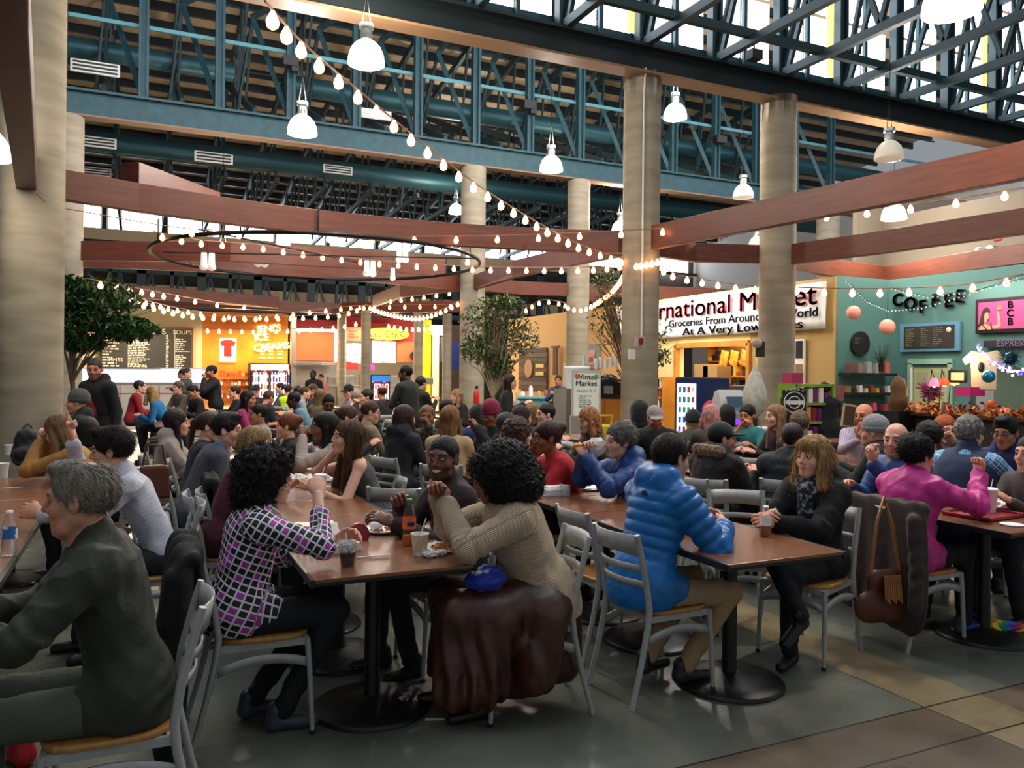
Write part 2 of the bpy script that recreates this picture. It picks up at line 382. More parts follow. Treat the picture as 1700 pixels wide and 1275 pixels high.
# a slim gauge rod and floodlight boxes on the steel
for (px,py,v) in ((1252,92,10.5),):
    p=onV(px,py,v); mb=MB().box(p,(.22,.18,.16)); mb.tube([p,(p.x,p.y,p.z+.3)],.015); tag(mb.build('floodlight',m_black),'small black floodlight clamped under the roof truss chord','floodlight')
for i,(px,py,v,lb) in enumerate(((482,103,17.6,'small black floodlight box fixed to a teal post high above the café beams'),(878,175,17.6,'black floodlight pair on a teal post between two concrete columns'))):
    p=onV(px,py,v); mb=MB().box(p,(.32,.2,.2)); mb.box((p.x+.1,p.y,p.z-.14),(.16,.16,.12)); tag(mb.build('floodlight',m_black),lb.replace('high above the café beams','high above the red beams'),'floodlight')
p=onV(1195,232,17.6); mb=MB().box(p,(.34,.2,.2)); tag(mb.build('floodlight',m_black),'black floodlight on the teal post just past the tall column','floodlight')
# ducts and grilles
m_duct=M('teal_duct','#214850',.45,.3)
for i,(v,z,r,u0,u1,lb) in enumerate(((19.6,8.55,.22,-12,1.9,'upper teal round air duct ending near the string lights'),(19.7,8.5,.24,3.3,26,'long teal round air duct running behind the upright posts'),(25,7.9,.3,-12,26,'lower dark teal air duct beneath the roof slope'))):
    mb=MB(); mb.tube([(u0,v,z),(u1,v,z)],r,16)
    for k in range(int((u1-u0)/2)): mb.lathe([(r+.012,-.02),(r+.012,.02)],(u0+1+2*k,v,z),16,RV(y=pi/2),caps=False)
    tag(mb.build('air_duct',m_duct),lb,'air duct')
m_gr=M('white_grille','#dcdad2',.5)
for i,(px0,px1,py,Y,lb) in enumerate(((122,195,113,16.5,'white air grille on the duct beside the tall concrete column'),(130,190,236,19.5,'white air grille below the long teal girder near the column'),(133,182,285,23,'faint white grille half behind the maroon beam end'),(537,585,282,22,'white air grille above the red beam, mid hall'),(325,385,262,21,'thin slanting white grille under the dark trusses'),(596,650,190,19,'bright white grille behind the bulbs of the long string'))):
    a,b=PX(px0,py,Y),PX(px1,py,Y); c=(a+b)/2; w=(b-a).length; h=w*.28
    R=RV(z=0); mb=MB(); mb.box(c,(w,.06,h),R)
    mb.m=1
    for q in range(3): mb.box((c.x,c.y-.04,c.z-h*.3+q*h*.3),(w*.9,.02,h*.14))
    tag(mb.build('air_grille',[m_gr,m_black] if i not in(5,) else [m_gr,m_gr]),lb,'air grille')
# ---------------------------------------------------------------- columns
def column(u,v,z1,r,label):
    mb=MB(); prof=[(r,0)]
    z=.0
    while z<z1-.2:
        z+=.5; prof+=[(r,z)]
    prof+=[(r,z1-.03),(r*.9,z1)]
    mb.lathe(prof,(u,v,0),32); o=mb.build('concrete_column',m_conc); return struct(tag(o,label))
column(-1.15,10.7,6.4,.33,'huge round concrete column rising beside the leafy tree')
column(-1.35,17.9,6.58,.3,'round concrete column mostly hidden behind the nearest one')
c1=column(7.38,10.9,6.4,.3,'round concrete column with conduit and alarm boxes')
column(10.15,10.75,6.4,.31,'tall round concrete column in front of the market banner')
column(7.27,17.9,6.58,.3,'round concrete column behind the slender tree')
column(10.2,17.9,6.58,.29,'round concrete column beside the wooden bar panel')
column(18.9,17.9,6.58,.34,'far concrete column seen above the red beam, nearer the market')
column(22.1,17.9,6.58,.34,'far concrete column seen above the red beam, farther along')
column(4.75,10.7,6.4,.1,'slim column stub') if False else None
for px,Y,lb in ((567,28,'thin far column left of the crepe stall'),(607,26,'thicker far column in front of the lit menu boards'),(694,27,'far column beside the yellow stall wall'),(742,27,'pale far column with a red box')):
    p=PX(px,600,Y); o=MB().lathe([(.155,0),(.155,3.6)],(p.x,p.y,0),20).build('concrete_column',m_conc); struct(tag(o,lb.replace(' left of','  near').replace('  ',' ')))
mb=MB().tube([(7.22,10.62,2.15),(7.22,10.62,6.1),(7.25,10.62,6.5)],.016,8); p=onV(1052,570,10.6)
tag(mb.build('conduit_pipe',m_pipe),'white conduit pipe running up the front of the column','pipe')
p=onV(1062,567,10.55); mb=MB(); mb.box(p,(.15,.06,.15)); mb.m=1; mb.box((p.x+.0,p.y-.04,p.z),(.07,.03,.1)); tag(mb.build('alarm_strobe',[M('dusty_pink_plastic','#b8a09a',.5),M('red_plastic','#7c1f1c',.4)]),'square fire alarm strobe on the concrete column','alarm')
p=onV(1049,588,10.58); tag(MB().box(p,(.1,.05,.16)).build('junction_box',m_pipe),'small white junction box under the alarm strobe','box')
p=onV(1262,580,10.4); mb=MB().box(p,(.1,.12,.26)); mb.m=1; mb.ball((p.x-.12,p.y-.05,p.z+.1),.085,10); tag(mb.build('wall_speaker',[m_black,M('pale_lamp','#b9ad98',.4)]),'black speaker box with pale lamp on the second tall column','speaker')
p=onV(791,660,17.6); mb=MB(); mb.m=0; mb.lathe([(.06,-.2),(.07,-.18),(.07,.12),(.03,.2)],p,12); mb.m=1; mb.box((p.x,p.y,p.z+.24),(.06,.05,.08)); tag(mb.build('fire_extinguisher',[M('extinguisher_red','#b3221f',.3),m_black]),'red fire extinguisher hung on the concrete column','fire extinguisher')
# ---------------------------------------------------------------- timber beams
def tbeam(pts,z0,z1,label,w=.13,mat=m_wood):
    mb=MB(); n=len(pts); L=[];R=[]
    for i,(x,y) in enumerate(pts):
        a=Vector(pts[max(i-1,0)]); b=Vector(pts[min(i+1,n-1)]); t=(b-a).normalized(); s=Vector((-t.y,t.x))*w/2; L.append(Vector((x,y))+s); R.append(Vector((x,y))-s)
    vs=[]
    for i in range(n): vs+=[(L[i].x,L[i].y,z0),(R[i].x,R[i].y,z0),(R[i].x,R[i].y,z1),(L[i].x,L[i].y,z1)]
    fs=[(3,2,1,0),(4*n-4,4*n-3,4*n-2,4*n-1)]
    for i in range(n-1):
        o=4*i
        for k in range(4): fs.append((o+k,o+(k+1)%4,o+4+(k+1)%4,o+4+k))
    mb.add(vs,fs); o=mb.build('timber_beam',mat,bevel=.008); return struct(tag(o,label))
def arc(a,b,bul,n=8):
    a,b=Vector(a),Vector(b); d=b-a; s=Vector((-d.y,d.x)).normalized(); return [tuple(a+d*(i/n)+s*(bul*4*(i/n)*(1-i/n))) for i in range(n+1)]
tbeam(arc((-1.1,10.75),(7.35,11.15),.95),3.62,3.98,'long red timber beam bowing from the leftmost column to the alarm column')
tbeam([(7.4,10.95),(7.6,9),(8.05,4.9),(8.3,3)],3.62,4.0,'red timber beam coming forward from the column with alarm boxes')
tbeam([(10.15,10.9),(10.5,9),(10.75,6.5),(10.8,4)],3.55,3.9,'red timber beam coming forward from the column before the banner')
tbeam([(7.4,11.0),(8.8,11.35),(10.15,10.9)],3.6,3.93,'short red timber beam linking the two tall columns')
tbeam([(10.2,10.9),(12,11.4),(14.0,11.75)],3.56,3.9,'red timber beam resting above the banner wall corner')
tbeam([(14.0,11.75),(13.62,9.6),(13.45,7.5),(13.4,5)],3.56,3.9,'red timber beam along the top of the teal café wall'.replace('café','coffee'))
tbeam([(-1.2,10.6),(-1.0,8.5),(-.72,5.5),(-.62,4.6),(-.6,3.6)],3.62,4.0,'dark timber beam overhead coming forward from the nearest column',w=.2,mat=m_wood)
tbeam([(-1.3,10.7),(-4,11.2),(-8,11.5)],3.62,3.98,'red timber beam leading off behind the nearest column')
tbeam(arc((-1.3,18.0),(7.2,18.3),-.75),3.62,3.98,'red timber beam bowing forward between the rear columns')
tbeam([(7.27,17.9),(7.05,15),(7.2,12.5),(7.38,11.1)],3.6,3.95,'red timber beam joining the front and rear columns in mid hall')
tbeam([(7.27,17.9),(8.7,18.2),(10.2,17.9)],3.6,3.93,'short red timber beam between the slim rear columns')
tbeam([(7.1,17.9),(6.3,20.5),(6.5,24)],3.6,3.95,'red timber beam running back from the rear column behind the slender tree')
tbeam([(-1.0,16.8),(1.5,15.6),(4,15.4),(5.8,15.9)],3.62,3.98,'red timber beam crossing inside the round light track')
a=onZ(215,272,4.4); b=onZ(352,322,4.4); tbeam([(a.x,a.y),(b.x,b.y)],4.0,4.42,'dark maroon beam end poking above the long red beam',.3,m_wood2)
tbeam([(-1.5,28),(2,27.5),(5,27.8),(8.5,28.3)],3.62,3.98,'red timber beam above the ice cream stall')
tbeam([(-5,25.5),(0,25),(4.0,26.5)],3.62,3.98,'red timber beam behind the leafy tree, over the menu board')
tbeam([(6.3,27.5),(8.6,25.6),(10.1,24)],3.62,3.98,'red timber beam above the crepe stall'.replace('crepe','bright white'))
tbeam([(-1.3,18),(-5,20),(-8,22)],3.62,3.98,'red timber beam running back behind the leafy tree')
tbeam([(10.2,18.0),(11.8,19.5)],3.6,3.93,'short red timber beam reaching the yellow wall')
tbeam([(10.2,17.9),(14,17.2),(19,17.4)],3.62,3.95,'red timber beam behind the banner wall top')
# ---------------------------------------------------------------- high bay lamps
m_dome=M('glowing_acrylic_dome','#ffffff',.4,emit=9,ecol='#fff3e0'); m_domeoff=M('unlit_acrylic_dome','#cfc6b8',.25,bump=.05,bstretch=(20,20,.1),emit=.25,ecol='#ffe9cc'); m_alu=M('cast_aluminium','#b8b8b4',.35,.8)
def hibay(px,py,w,on,label,Y=None,power=260):
    Y=Y or .45*F/w; p=PX(px,py,Y); r=.225
    t=empty('high_bay_lamp',p,0,label,'lamp','high bay lamps under the roof')
    MB().lathe([(r,-.14),(r*.99,-.10),(r*.93,-.02),(r*.78,.06),(r*.55,.12),(r*.3,.155),(.06,.165)],(0,0,0),24,caps=False).build('dome',m_dome if on else m_domeoff,t,solid=.006)
    mb=MB(); mb.lathe([(.07,.16),(.075,.2),(.075,.27),(.06,.3)],n=14); mb.lathe([(.09,.3),(.09,.36),(.05,.37)],n=14); mb.build('housing',m_alu,t)
    mb=MB()
    for s in(-1,1): mb.tube([(s*.06,0,.36),(0,0,.75),(0,0,roofz(max(p.y,11.2))-p.z-.1 if p.y>11.2 else 7.0-p.z)],.006,5)
    mb.build('cable',m_black,t)
    if on: light('deck_fill_light','POINT',(p.x,p.y,p.z+.45),power*1.15,(1,.9,.78),.12)  # extra point light above the housing, added to brighten the roof deck
    if on: light('lamp_light','POINT',(p.x,p.y,p.z-.05),power,(1,.9,.76),.15)
    return t
for a_ in ((608,88,60,1,'brightest of the lit dome lamps, beside the long diagonal bulb string'),(502,208,48,1,'lit dome lamp hanging in front of the teal girder, left of the long bulb string'.replace(', left of','  by').replace('  ',' ')),
  (915,272,38,1,'lit dome lamp between the two mid hall columns, under the teal girder'),(1121,185,38,1,'lit dome lamp just behind the top of the alarm column'),(1476,250,46,0,'unlit white dome lamp above the red beam on the coffee side'),
  (1234,318,34,0,'unlit dome lamp hanging beside the second tall column'),(1484,352,36,1,'lit dome lamp above the teal coffee wall',15.2),(757,347,24,1,'small lit dome lamp beside the rear concrete column'),
  (1030,376,28,1,'lit dome lamp peeping above the beam at the alarm column'),(1256,402,20,0,'small pale dome lamp next to the second tall column',22),(1580,-8,84,1,'big lit dome lamp cut off by the picture top',6.6),(370,430,34,1,'low lit dome lamp inside the round light track')):
    hibay(*a_)
hibay(-24,240,60,1,'lit dome lamp half hidden beyond the dark overhead beam',8.0,30)
# ---------------------------------------------------------------- ring light track
rc_=(2.95,14.55); t=empty('round_light_track',(rc_[0],rc_[1],3.62),0,'large round black light track hung below the beams','light track')
MB().tube([(2.85*cos(2*pi*k/72),2.95*sin(2*pi*k/72),0) for k in range(72)],.032,8,close=True).build('ring',m_black,t)
for k in range(6):
    a=2*pi*k/6+.3; MB().tube([(2.85*cos(a),2.95*sin(a),0),(2.85*cos(a),2.95*sin(a),.36)],.014,6).build('hanger',m_black,t)
mb=MB().tube([(-2.2,-1.9,.08),(2.3,1.7,.08)],.015,6); mb.tube([(-2.6,.9,.08),(2.6,-1.1,.08)],.015,6); mb.build('cross_wire',m_black,t)
m_spot=M('spot_glass','#d6d6d2',.2,emit=.35,ecol='#fff6e8'); m_spotb=M('spot_glow','#ffffff',.2,emit=25,ecol='#fff2dc')
for i,(px,py,s,on,lb) in enumerate(((345,436,1,0,'glass track spotlight hanging off the left end of the ring'.replace('left','near')),(470,404,1.2,1,'brilliant paired track spotlight near the ring top'),(434,432,1,0,'unlit glass spotlight pair inside the ring'),(668,424,1,1,'paired glass spotlight under the far windows'),(614,447,1,1,'paired spotlight leaning over the ring edge'),(652,456,.8,1,'small single spotlight on the far ring arc'),(776,432,.7,1,'tiny spotlight in front of the rear column'))):
    p=PX(px,py,15.2 if i else 13.2); t=empty('track_spotlight',p,0,lb,'spotlight','spotlights on the round track',s)
    for q in ((-.06,.06) if i<5 else (0,)):
        MB().lathe([(.045,.16),(.05,.12),(.055,-.02),(.075,-.1),(.06,-.11)],(q,0,0),12).build('shade',m_spot,t)
        MB().lathe([(.05,-.115),(.03,-.13)],(q,0,0),12).build('bulb',m_spotb if on else m_spot,t)
    MB().tube([(0,0,.14),(0,0,.34/s)],.01,6).build('stem',m_black,t)
# ---------------------------------------------------------------- string lights
m_bulb=M('warm_bulb','#ffffff',.3,emit=8,ecol='#ffa765'); m_sock=M('bulb_socket','#8a5a3c',.5); m_cord=M('bulb_cord','#9a6a50',.5)
bm_bulb=MB().lathe([(.012,.03),(.018,.015),(.034,-.015),(.04,-.04),(.033,-.068),(.012,-.082)],n=10); bulb_me=None
def strand(ctrl,n,label,size=1.,light_p=0.,bright=True,every=1):
    """ctrl: list of (px,py,Y); n bulbs evenly along the sagging line"""
    global bulb_me
    P3=[PX(*c) for c in ctrl]; pts=[]
    for i in range(len(P3)-1):
        p0=P3[max(i-1,0)];p1=P3[i];p2=P3[i+1];p3=P3[min(i+2,len(P3)-1)]
        for k in range(8):
            s=k/8; pts.append(.5*((2*p1)+(p2-p0)*s+(2*p0-5*p1+4*p2-p3)*s*s+(3*p1-p0-3*p2+p3)*s**3))
    pts.append(P3[-1]); L=[0]
    for i in range(1,len(pts)): L.append(L[-1]+(pts[i]-pts[i-1]).length)
    t=empty('string_light',pts[0],0,label,'string light','strings of warm globe bulbs')
    MB().tube([p-pts[0] for p in pts],.006*size+.002,5).build('cord',m_cord,t)
    for k in range(n):
        s=L[-1]*(k+.5)/n; i=max(j for j in range(len(L)) if L[j]<=s); i=min(i,len(pts)-2); f=(s-L[i])/max(1e-6,L[i+1]-L[i]); p=pts[i].lerp(pts[i+1],f)-pts[0]
        if bulb_me is None:
            o=bm_bulb.build('bulb',m_bulb,t); bulb_me=o.data; 
        else: o=bpy.data.objects.new('bulb',bulb_me); COL.objects.link(o); o.parent=t
        o.location=(p.x,p.y,p.z-.035*size); o.scale=(size,)*3
        if light_p and k%3==1: light('bulb_light','POINT',tuple(pts[0]+p+Vector((0,0,-.06))),light_p,(1,.62,.32),.05)
    return t
strand([(440,2,4.6),(510,78,5.6),(611,163,6.7),(713,246,7.9),(820,325,9.3),(950,400,11.5),(1040,432,13.0)],26,'long diagonal string of warm bulbs dropping to the alarm column',1.0,2)
strand([(1040,432,13.0),(1060,436,12.7),(1096,428,12.6)],8,'bunched warm bulbs wrapped round the alarm column',1.0,8)
strand([(62,322,8.8),(85,340,9.2),(120,348,10),(300,378,11.2),(455,385,11.8),(600,392,12.2),(760,392,12.4),(860,390,12.5),(960,386,12.5),(1065,381,12.4),(1180,373,12.4),(1285,362,12.2),(1410,350,11.2),(1540,336,10.2),(1672,316,9.2),(1720,308,9)],24,'long level string of bulbs along the red beams across the hall',1.0,2)
strand([(140,462,11.5),(175,468,12),(280,488,16),(360,502,18),(430,508,19)],10,'bulb string emerging from the top of the leafy tree')
strand([(230,500,17),(330,522,19),(450,525,21),(560,520,22),(610,505,23)],22,'bulb string low in front of the orange stall',1.2,2)
strand([(210,488,16),(300,512,19),(420,524,21),(560,510,22),(612,507,23),(760,505,23)],26,'bulb string crossing above the menu board and stall signs',1.1)
strand([(612,507,23),(640,517,22),(690,525,20.5),(730,515,19.5),(765,498,19)],24,'deep swag of closely spaced bulbs near the rear column',1.1,2)
strand([(936,502,19.5),(945,508,19),(965,511,18.5),(990,500,17.5),(1020,475,15),(1042,440,13)],22,'curved swag of bulbs between the slim column and alarm column',1.0,2)
strand([(640,498,22),(700,490,21),(780,478,20),(850,520,19)][:3],7,'short bulb string under the forward bowing beam',1.1)
strand([(800,443,15),(900,444,14.6),(980,443,14),(1040,436,13.2)],9,'bulb string meeting the alarm column from the ring')
strand([(420,405,14),(520,420,14.5),(640,434,15),(760,441,15),(800,443,15)],12,'bulb string passing through the round light track')
strand([(253,384,12),(330,398,13),(420,405,14)],5,'few bulbs at the ring edge below the long beam')
strand([(1096,440,13.5),(1125,455,14),(1220,472,14.5),(1300,476,14)],8,'bulb string hanging before the market banner',1.1,1.5)
strand([(1300,476,14),(1400,479,13.5),(1500,478,12.8),(1600,472,12.2),(1700,455,11.6)],8,'bulb string along the top of the teal coffee wall',1.2,3)
strand([(335,545,25),(420,547,25),(500,545,25),(560,540,25),(600,532,25)],14,'faint row of bulbs against the orange ice cream wall',1.3)
strand([(640,537,24),(680,543,24),(720,540,24)],8,'faint row of bulbs before the red stall front',1.3)
strand([(868,515,20),(900,498,19.5),(936,502,19.5)],5,'three or four bulbs rising to the slim column')
strand([(140,430,12),(175,436,13),(260,450,14),(330,440,15)],1,'single bulb above the leafy tree') if False else None
# ================================================================ STALLS AND WALLS
def VP(x0,y0,x1,y1,v):
    xm,ym=(x0+x1)/2,(y0+y1)/2; a=onV(x0,ym,v).x; b=onV(x1,ym,v).x; t=onV(xm,y0,v).z; bt=onV(xm,y1,v).z
    return Vector(((a+b)/2,v,(t+bt)/2)),abs(b-a),abs(t-bt)
def UP(x0,y0,x1,y1,u):
    xm,ym=(x0+x1)/2,(y0+y1)/2; a=onU(x0,ym,u).y; b=onU(x1,ym,u).y; t=onU(xm,y0,u).z; bt=onU(xm,y1,u).z
    return Vector((u,(a+b)/2,(t+bt)/2)),abs(b-a),abs(t-bt)
def vbox(mb,x0,y0,x1,y1,v,th=.04):
    c,w,h=VP(x0,y0,x1,y1,v); mb.box(c,(w,th,h)); return c,w,h
def ubox(mb,x0,y0,x1,y1,u,th=.04):
    c,w,h=UP(x0,y0,x1,y1,u); mb.box(c,(th,w,h)); return c,w,h
RVt=(pi/2,0,0); RUt=(pi/2,0,-pi/2)
def dashes(mb,c,w,h,rows,axis,off,seed=1,lw=.5):
    r=random.Random(seed); rh=h/rows
    for i in range(rows):
        L=w*(.45+.5*r.random()); z=c.z+h/2-rh*(i+.5)
        x=0
        while x<L:
            g=rh*(1+1.6*r.random()); g=min(g,L-x)
            if axis=='v': mb.box((c.x-w/2+x+g/2,c.y-off,z),(g*.85,.004,rh*lw))
            else: mb.box((c.x-off,c.y+w/2-x-g/2,z),(.004,g*.85,rh*lw))
            x+=g+rh*.25
V=29.3
m_chalk=M('chalkboard','#2b2622',.7); m_chk=M('chalk_lettering','#cdbfa4',.8); m_brown=M('brown_frame','#6b4426',.5)
m_orange=M('orange_stall_wall','#e8741a',.55,0,'#f0931f',1.2); m_redp=M('red_panel','#b3261f',.5); m_orp=M('burnt_orange_panel','#c4522a',.55)
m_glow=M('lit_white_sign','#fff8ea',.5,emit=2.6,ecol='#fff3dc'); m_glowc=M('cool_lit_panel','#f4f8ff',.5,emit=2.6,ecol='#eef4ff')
def wallv(name,x0,x1,v,mat,z1=3.62,z0=0,py=560):
    a=onV(x0,py,v).x; b=onV(x1,py,v).x; return struct(MB().box(((a+b)/2,v+.1,(z0+z1)/2),(b-a,.2,z1-z0)).build(name,mat))
wallv('wall_menu',60,336,V,m_cream); wallv('wall_orange',336,478,V,m_orange); wallv('wall_grill',488,562,V+.3,m_steel,2.35); wallv('wall_kitchen',562,700,V+1.8,M('kitchen_tile','#d9c6a6',.4)); wallv('wall_yellow_stall',700,716,V,M('yellow_panel','#e8c21a',.5)); wallv('wall_rear_shop',716,800,V+2.5,M('shop_rear','#6b5a4c',.7))
wallv('wall_stall_header',562,700,V-.2,m_redp,3.62,2.75)
# ice cream menu board
c,w,h=VP(166,545,317,613,V-.08); t=empty('menu_board',c,0,'large dark chalk menu board listing flavors on the cream wall','menu board')
mb=MB().box((0,0,0),(w+.14,.05,h+.14)); mb.m=1; mb.box((0,-.03,0),(w,.03,h)); mb.build('frame',[m_brown,m_chalk],t)
mb=MB()
for cx,ww,rows,sd in ((-.07*w,.27*w,21,3),(.235*w,.04*w,21,4),(-.38*w,.2*w,12,5)): dashes(mb,Vector((cx,0,-.05*h)),ww,h*.82,rows,'v',.05,sd)
for zz in (.1,-.3): dashes(mb,Vector((.4*w,0,zz*h)),.16*w,h*.34,7,'v',.05,8)
mb.box((.315*w,-.05,0),(.015,.005,h*.97)); mb.box((.4*w,-.05,-.05*h),(.17*w,.005,.015)); mb.build('chalk_writing',m_chk,t)
text('lettering','FLAVORS',.26,(-.0*w,-.055,.42*h),RVt,m_chk,t,xs=1.1); text('lettering','SOUPS',.2,(.4*w,-.055,.42*h),RVt,m_chk,t); text('lettering','PINTS',.16,(-.33*w,-.055,-.28*h),RVt,m_chk,t)
# poster with red shirt
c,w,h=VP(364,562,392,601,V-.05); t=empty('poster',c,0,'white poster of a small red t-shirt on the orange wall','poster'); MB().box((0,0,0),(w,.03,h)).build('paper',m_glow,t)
MB().prism([(-.2,.12),(-.26,.3),(-.1,.36),(.1,.36),(.26,.3),(.2,.12),(.13,.16),(.13,-.22),(-.13,-.22),(-.13,.16)],-.03,-.02,'y').build('printed_shirt',m_redp,t)
# stall lettering
m_let=M('backlit_lettering','#fff3c8',.4,emit=1.7,ecol='#ffe9a8')
t=empty('wall_lettering',onV(446,560,V-.03),0,'backlit white ice cream stall name on orange wall','sign')
text('lettering',"JENI'S",.34,(.0,-.03,.3),(pi/2,-.12,0),m_let,t,.02,.012); text('lettering','ICE',.34,(-.25,-.03,-.02),(pi/2,-.08,0),m_let,t,.02,.012); text('lettering','CREAMS',.33,(.1,-.03,-.34),(pi/2,-.12,0),m_let,t,.02,.012)
mb=MB(); rr=random.Random(3)
for i in range(2):
    for j in range(3):
        c,w,h=VP(430+j*15,582+i*11,440+j*15,585+i*11,V-.02); mb.box(c,(w,.01,h*.5)); mb.box((c.x,c.y,c.z+.14),(w*.5,.01,.05))
tag(mb.build('price_board',m_let),'small printed rows of pint cartons under the stall lettering','sign')
# glass door freezer
def fridge(x0,y0,x1,v,label,header,doors,body=m_black,seed=1,glow=m_glowc,cols=('#c23b6e','#e8e0d8','#7a2f8a','#d84a3a','#3a5aa8','#e2b23a')):
    a=onV(x0,620,v).x; b=onV(x1,620,v).x; zt=onV((x0+x1)/2,y0,v).z; w=b-a; t=empty('glass_door_fridge',((a+b)/2,v,0),0,label,'fridge')
    mb=MB(); mb.box((0,.32,zt/2),(w,.6,zt)); mb.build('cabinet',body,t)
    MB().box((0,-.0,zt-.14),(w*.96,.05,.2)).build('header_sign',header,t)
    r=random.Random(seed); dw=w*.94/doors; dh=zt-.55
    for d in range(doors):
        x=-w*.47+dw*(d+.5); f=MB().box((x,.012,.25+dh/2),(dw*.93,.02,dh)); o=f.build('door',glow,t)
        mb=MB(); mb.m=0
        for s in (-1,1): mb.box((x+s*dw*.46,-.01,.25+dh/2),(.035,.04,dh))
        for zz in (0,dh): mb.box((x,-.01,.25+zz),(dw*.95,.04,.04))
        mb.build('door_frame',m_black,o)
    cs=[M('carton_'+k.strip('#'),k,.5,emit=.25) for k in cols]; mb=MB()
    for rw in range(5):
        for q in range(int(w/.1)):
            mb.m=r.randrange(len(cs)); hh=.14+.1*r.random(); mb.box((-w*.45+.1*q+.02,-.005,.45+rw*(dh/5.2)+hh/2),(.07,.03,hh))
    o=mb.build('shelf_stock',cs,t); o['kind']='stuff'
    return t
fridge(415,603,480,V-.75,'glass fronted freezer of ice cream pints under stall lettering',M('cream_header','#fbe9b8',.5,emit=1.5),2,seed=4)
fridge(617,622,648,27.5,'small blue lit drinks fridge in front of the white menu stall',M('blue_header','#2a6fc0',.5,emit=1),1,seed=9)
# shelf on the orange wall with goods
t=empty('display_shelf',onV(388,640,V-.2),0,'orange lit display shelves with small boxes near the freezer','shelf'); mb=MB()
for z in (-.45,0,.3): mb.box((0,0,z),(1.0,.3,.03))
mb.build('shelf_board',M('orange_shelf','#a4501c',.5),t); rr=random.Random(5); cs=[M('shelfbox%d'%i,c_,.5) for i,c_ in enumerate(('#e8dfc8','#b5532b','#7b3f2a','#d8b25a','#f4efe4'))]; mb=MB()
for z in (-.43,.02,.32):
    for q in range(8): mb.m=rr.randrange(5); h_=.08+.12*rr.random(); mb.box((-.42+q*.12,-.02,z+h_/2),(.09,.12,h_))
mb.build('goods',cs,t)['kind']='stuff'
# serving counters
def counter(x0,x1,v,h,label,mat,top=m_steel,d=.7):
    a=onV(x0,640,v).x; b=onV(x1,640,v).x; t=empty('serving_counter',((a+b)/2,v,0),0,label,'counter'); MB().box((0,0,h/2),(b-a,d,h)).build('front_panel',mat,t)
    MB().box((0,-.02,h+.02),(b-a+.06,d+.08,.04)).build('worktop',top,t); return t
m_ctile=M('white_counter_tile','#d9d4cc',.3)
t=counter(122,336,27.6,1.15,'white tiled ice cream counter below the chalk menu board',m_ctile)
mb=MB()
for k in range(9): mb.box((-2.2+k*.55,-.37,.6),(.015,.01,1.0))
mb.box((0,-.37,.85),(4.8,.01,.02)); mb.build('tile_joint',M('red_joint','#a8483c',.5),t)
t=empty('glass_sneeze_guard',onV(300,640,27.5),0,'glass case glowing white on the ice cream counter','display case'); t.location.z=1.2
MB().box((0,0,.22),(1.5,.5,.42)).build('glass_case',M('frosted_lit_glass','#dfe9ff',.15,emit=.9),t); MB().box((0,0,.45),(1.56,.55,.03)).build('lid',m_steel,t)
t=empty('glass_sneeze_guard',onV(200,640,27.5),0,'longer glowing glass case behind the standing man in a hoodie','display case'); t.location.z=1.2
MB().box((0,0,.2),(2.2,.5,.4)).build('glass_case',MC['frosted_lit_glass'],t); MB().box((0,0,.42),(2.26,.55,.03)).build('lid',m_steel,t)
c,w,h=VP(124,617,336,652,V-.03); tag(MB().box(c,(w,.04,h)).build('backlit_splashback',M('lit_splashback','#fff6df',.5,emit=1.6,ecol='#fff1cf')),'bright backlit white splashback behind the ice cream counter','splashback')
mb=MB(); c,w,h=VP(482,528,490,700,V-.6); mb.box((c.x,c.y,1.85),(w,.3,3.6)); struct(mb.build('trim_pillar',m_steel))
# red and orange panels above the grill
c,w,h=VP(491,531,559,545,V+.1); tag(MB().box(c,(w,.1,h)).build('coloured_board',M('crimson_panel','#9c1c22',.4)),'crimson glossy panel high above the steel grill hood','board')
c,w,h=VP(491,552,558,599,V+.1); tag(MB().box(c,(w,.12,h)).build('coloured_board',m_orp),'plain burnt orange panel above the steel grill hood','panel')
mb=MB(); c,w,h=VP(491,546,559,551,V+.1); mb.box(c,(w,.12,h)); c,w,h=VP(555,552,560,600,V+.02); mb.box(c,(w,.1,h)); tag(mb.build('light_strip',m_glow),'thin lit strip edging the burnt orange panel','light strip')
t=empty('extractor_hood',onV(524,604,V-.6),0,'curved steel extractor hood under the burnt orange panel','extractor hood'); MB().box((0,0,0),(1.55,1,.12)).build('canopy',m_steel,t,bevel=.02); MB().box((.35,-.5,0),(.5,.04,.1)).build('filter',M('hood_light','#cfc9bd',.4),t)
t=counter(492,560,28.3,1.05,'steel grill counter with warm lamp beyond the standing dark figure',m_steel)
# bright stall with menus
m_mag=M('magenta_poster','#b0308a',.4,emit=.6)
for i,(x0,y0,x1,y1,v,lb) in enumerate(((576,570,582,600,V+1,'narrow lit menu strip beside the thin far column'),(584,570,601,603,V+1,'lit white menu panel between the two far columns'),(618,566,634,602,V-.25,'lit white menu panel just under the green sign'),(636,567,657,602,V-.25,'lit white menu panel with printed rows'))):
    c,w,h=VP(x0,y0,x1,y1,v); t=empty('lit_menu_panel',c,0,lb,'menu panel'); MB().box((0,0,0),(w,.05,h)).build('panel',m_glow if i!=1 else m_glowc,t)
    mb=MB(); dashes(mb,Vector((0,0,0)),w*.7,h*.7,7,'v',.03,20+i,.35); mb.build('print',M('grey_print','#9a9488',.6),t)
c,w,h=VP(612,546,672,563,V-.35); t=empty('stall_sign',c,0,'yellow and green oval stall sign against the red header','sign')
o=MB().prism([(w*.62*cos(a*pi/12),h*.62*sin(a*pi/12)) for a in range(24)],-.03,.03,'y').build('sign_board',M('lime_sign','#b8cf2c',.4,emit=.8,ecol='#c8e02c'),t); text('lettering','Music City C',.3,(-.1,-.05,-.02),(pi/2,-.04,0),m_black,t)
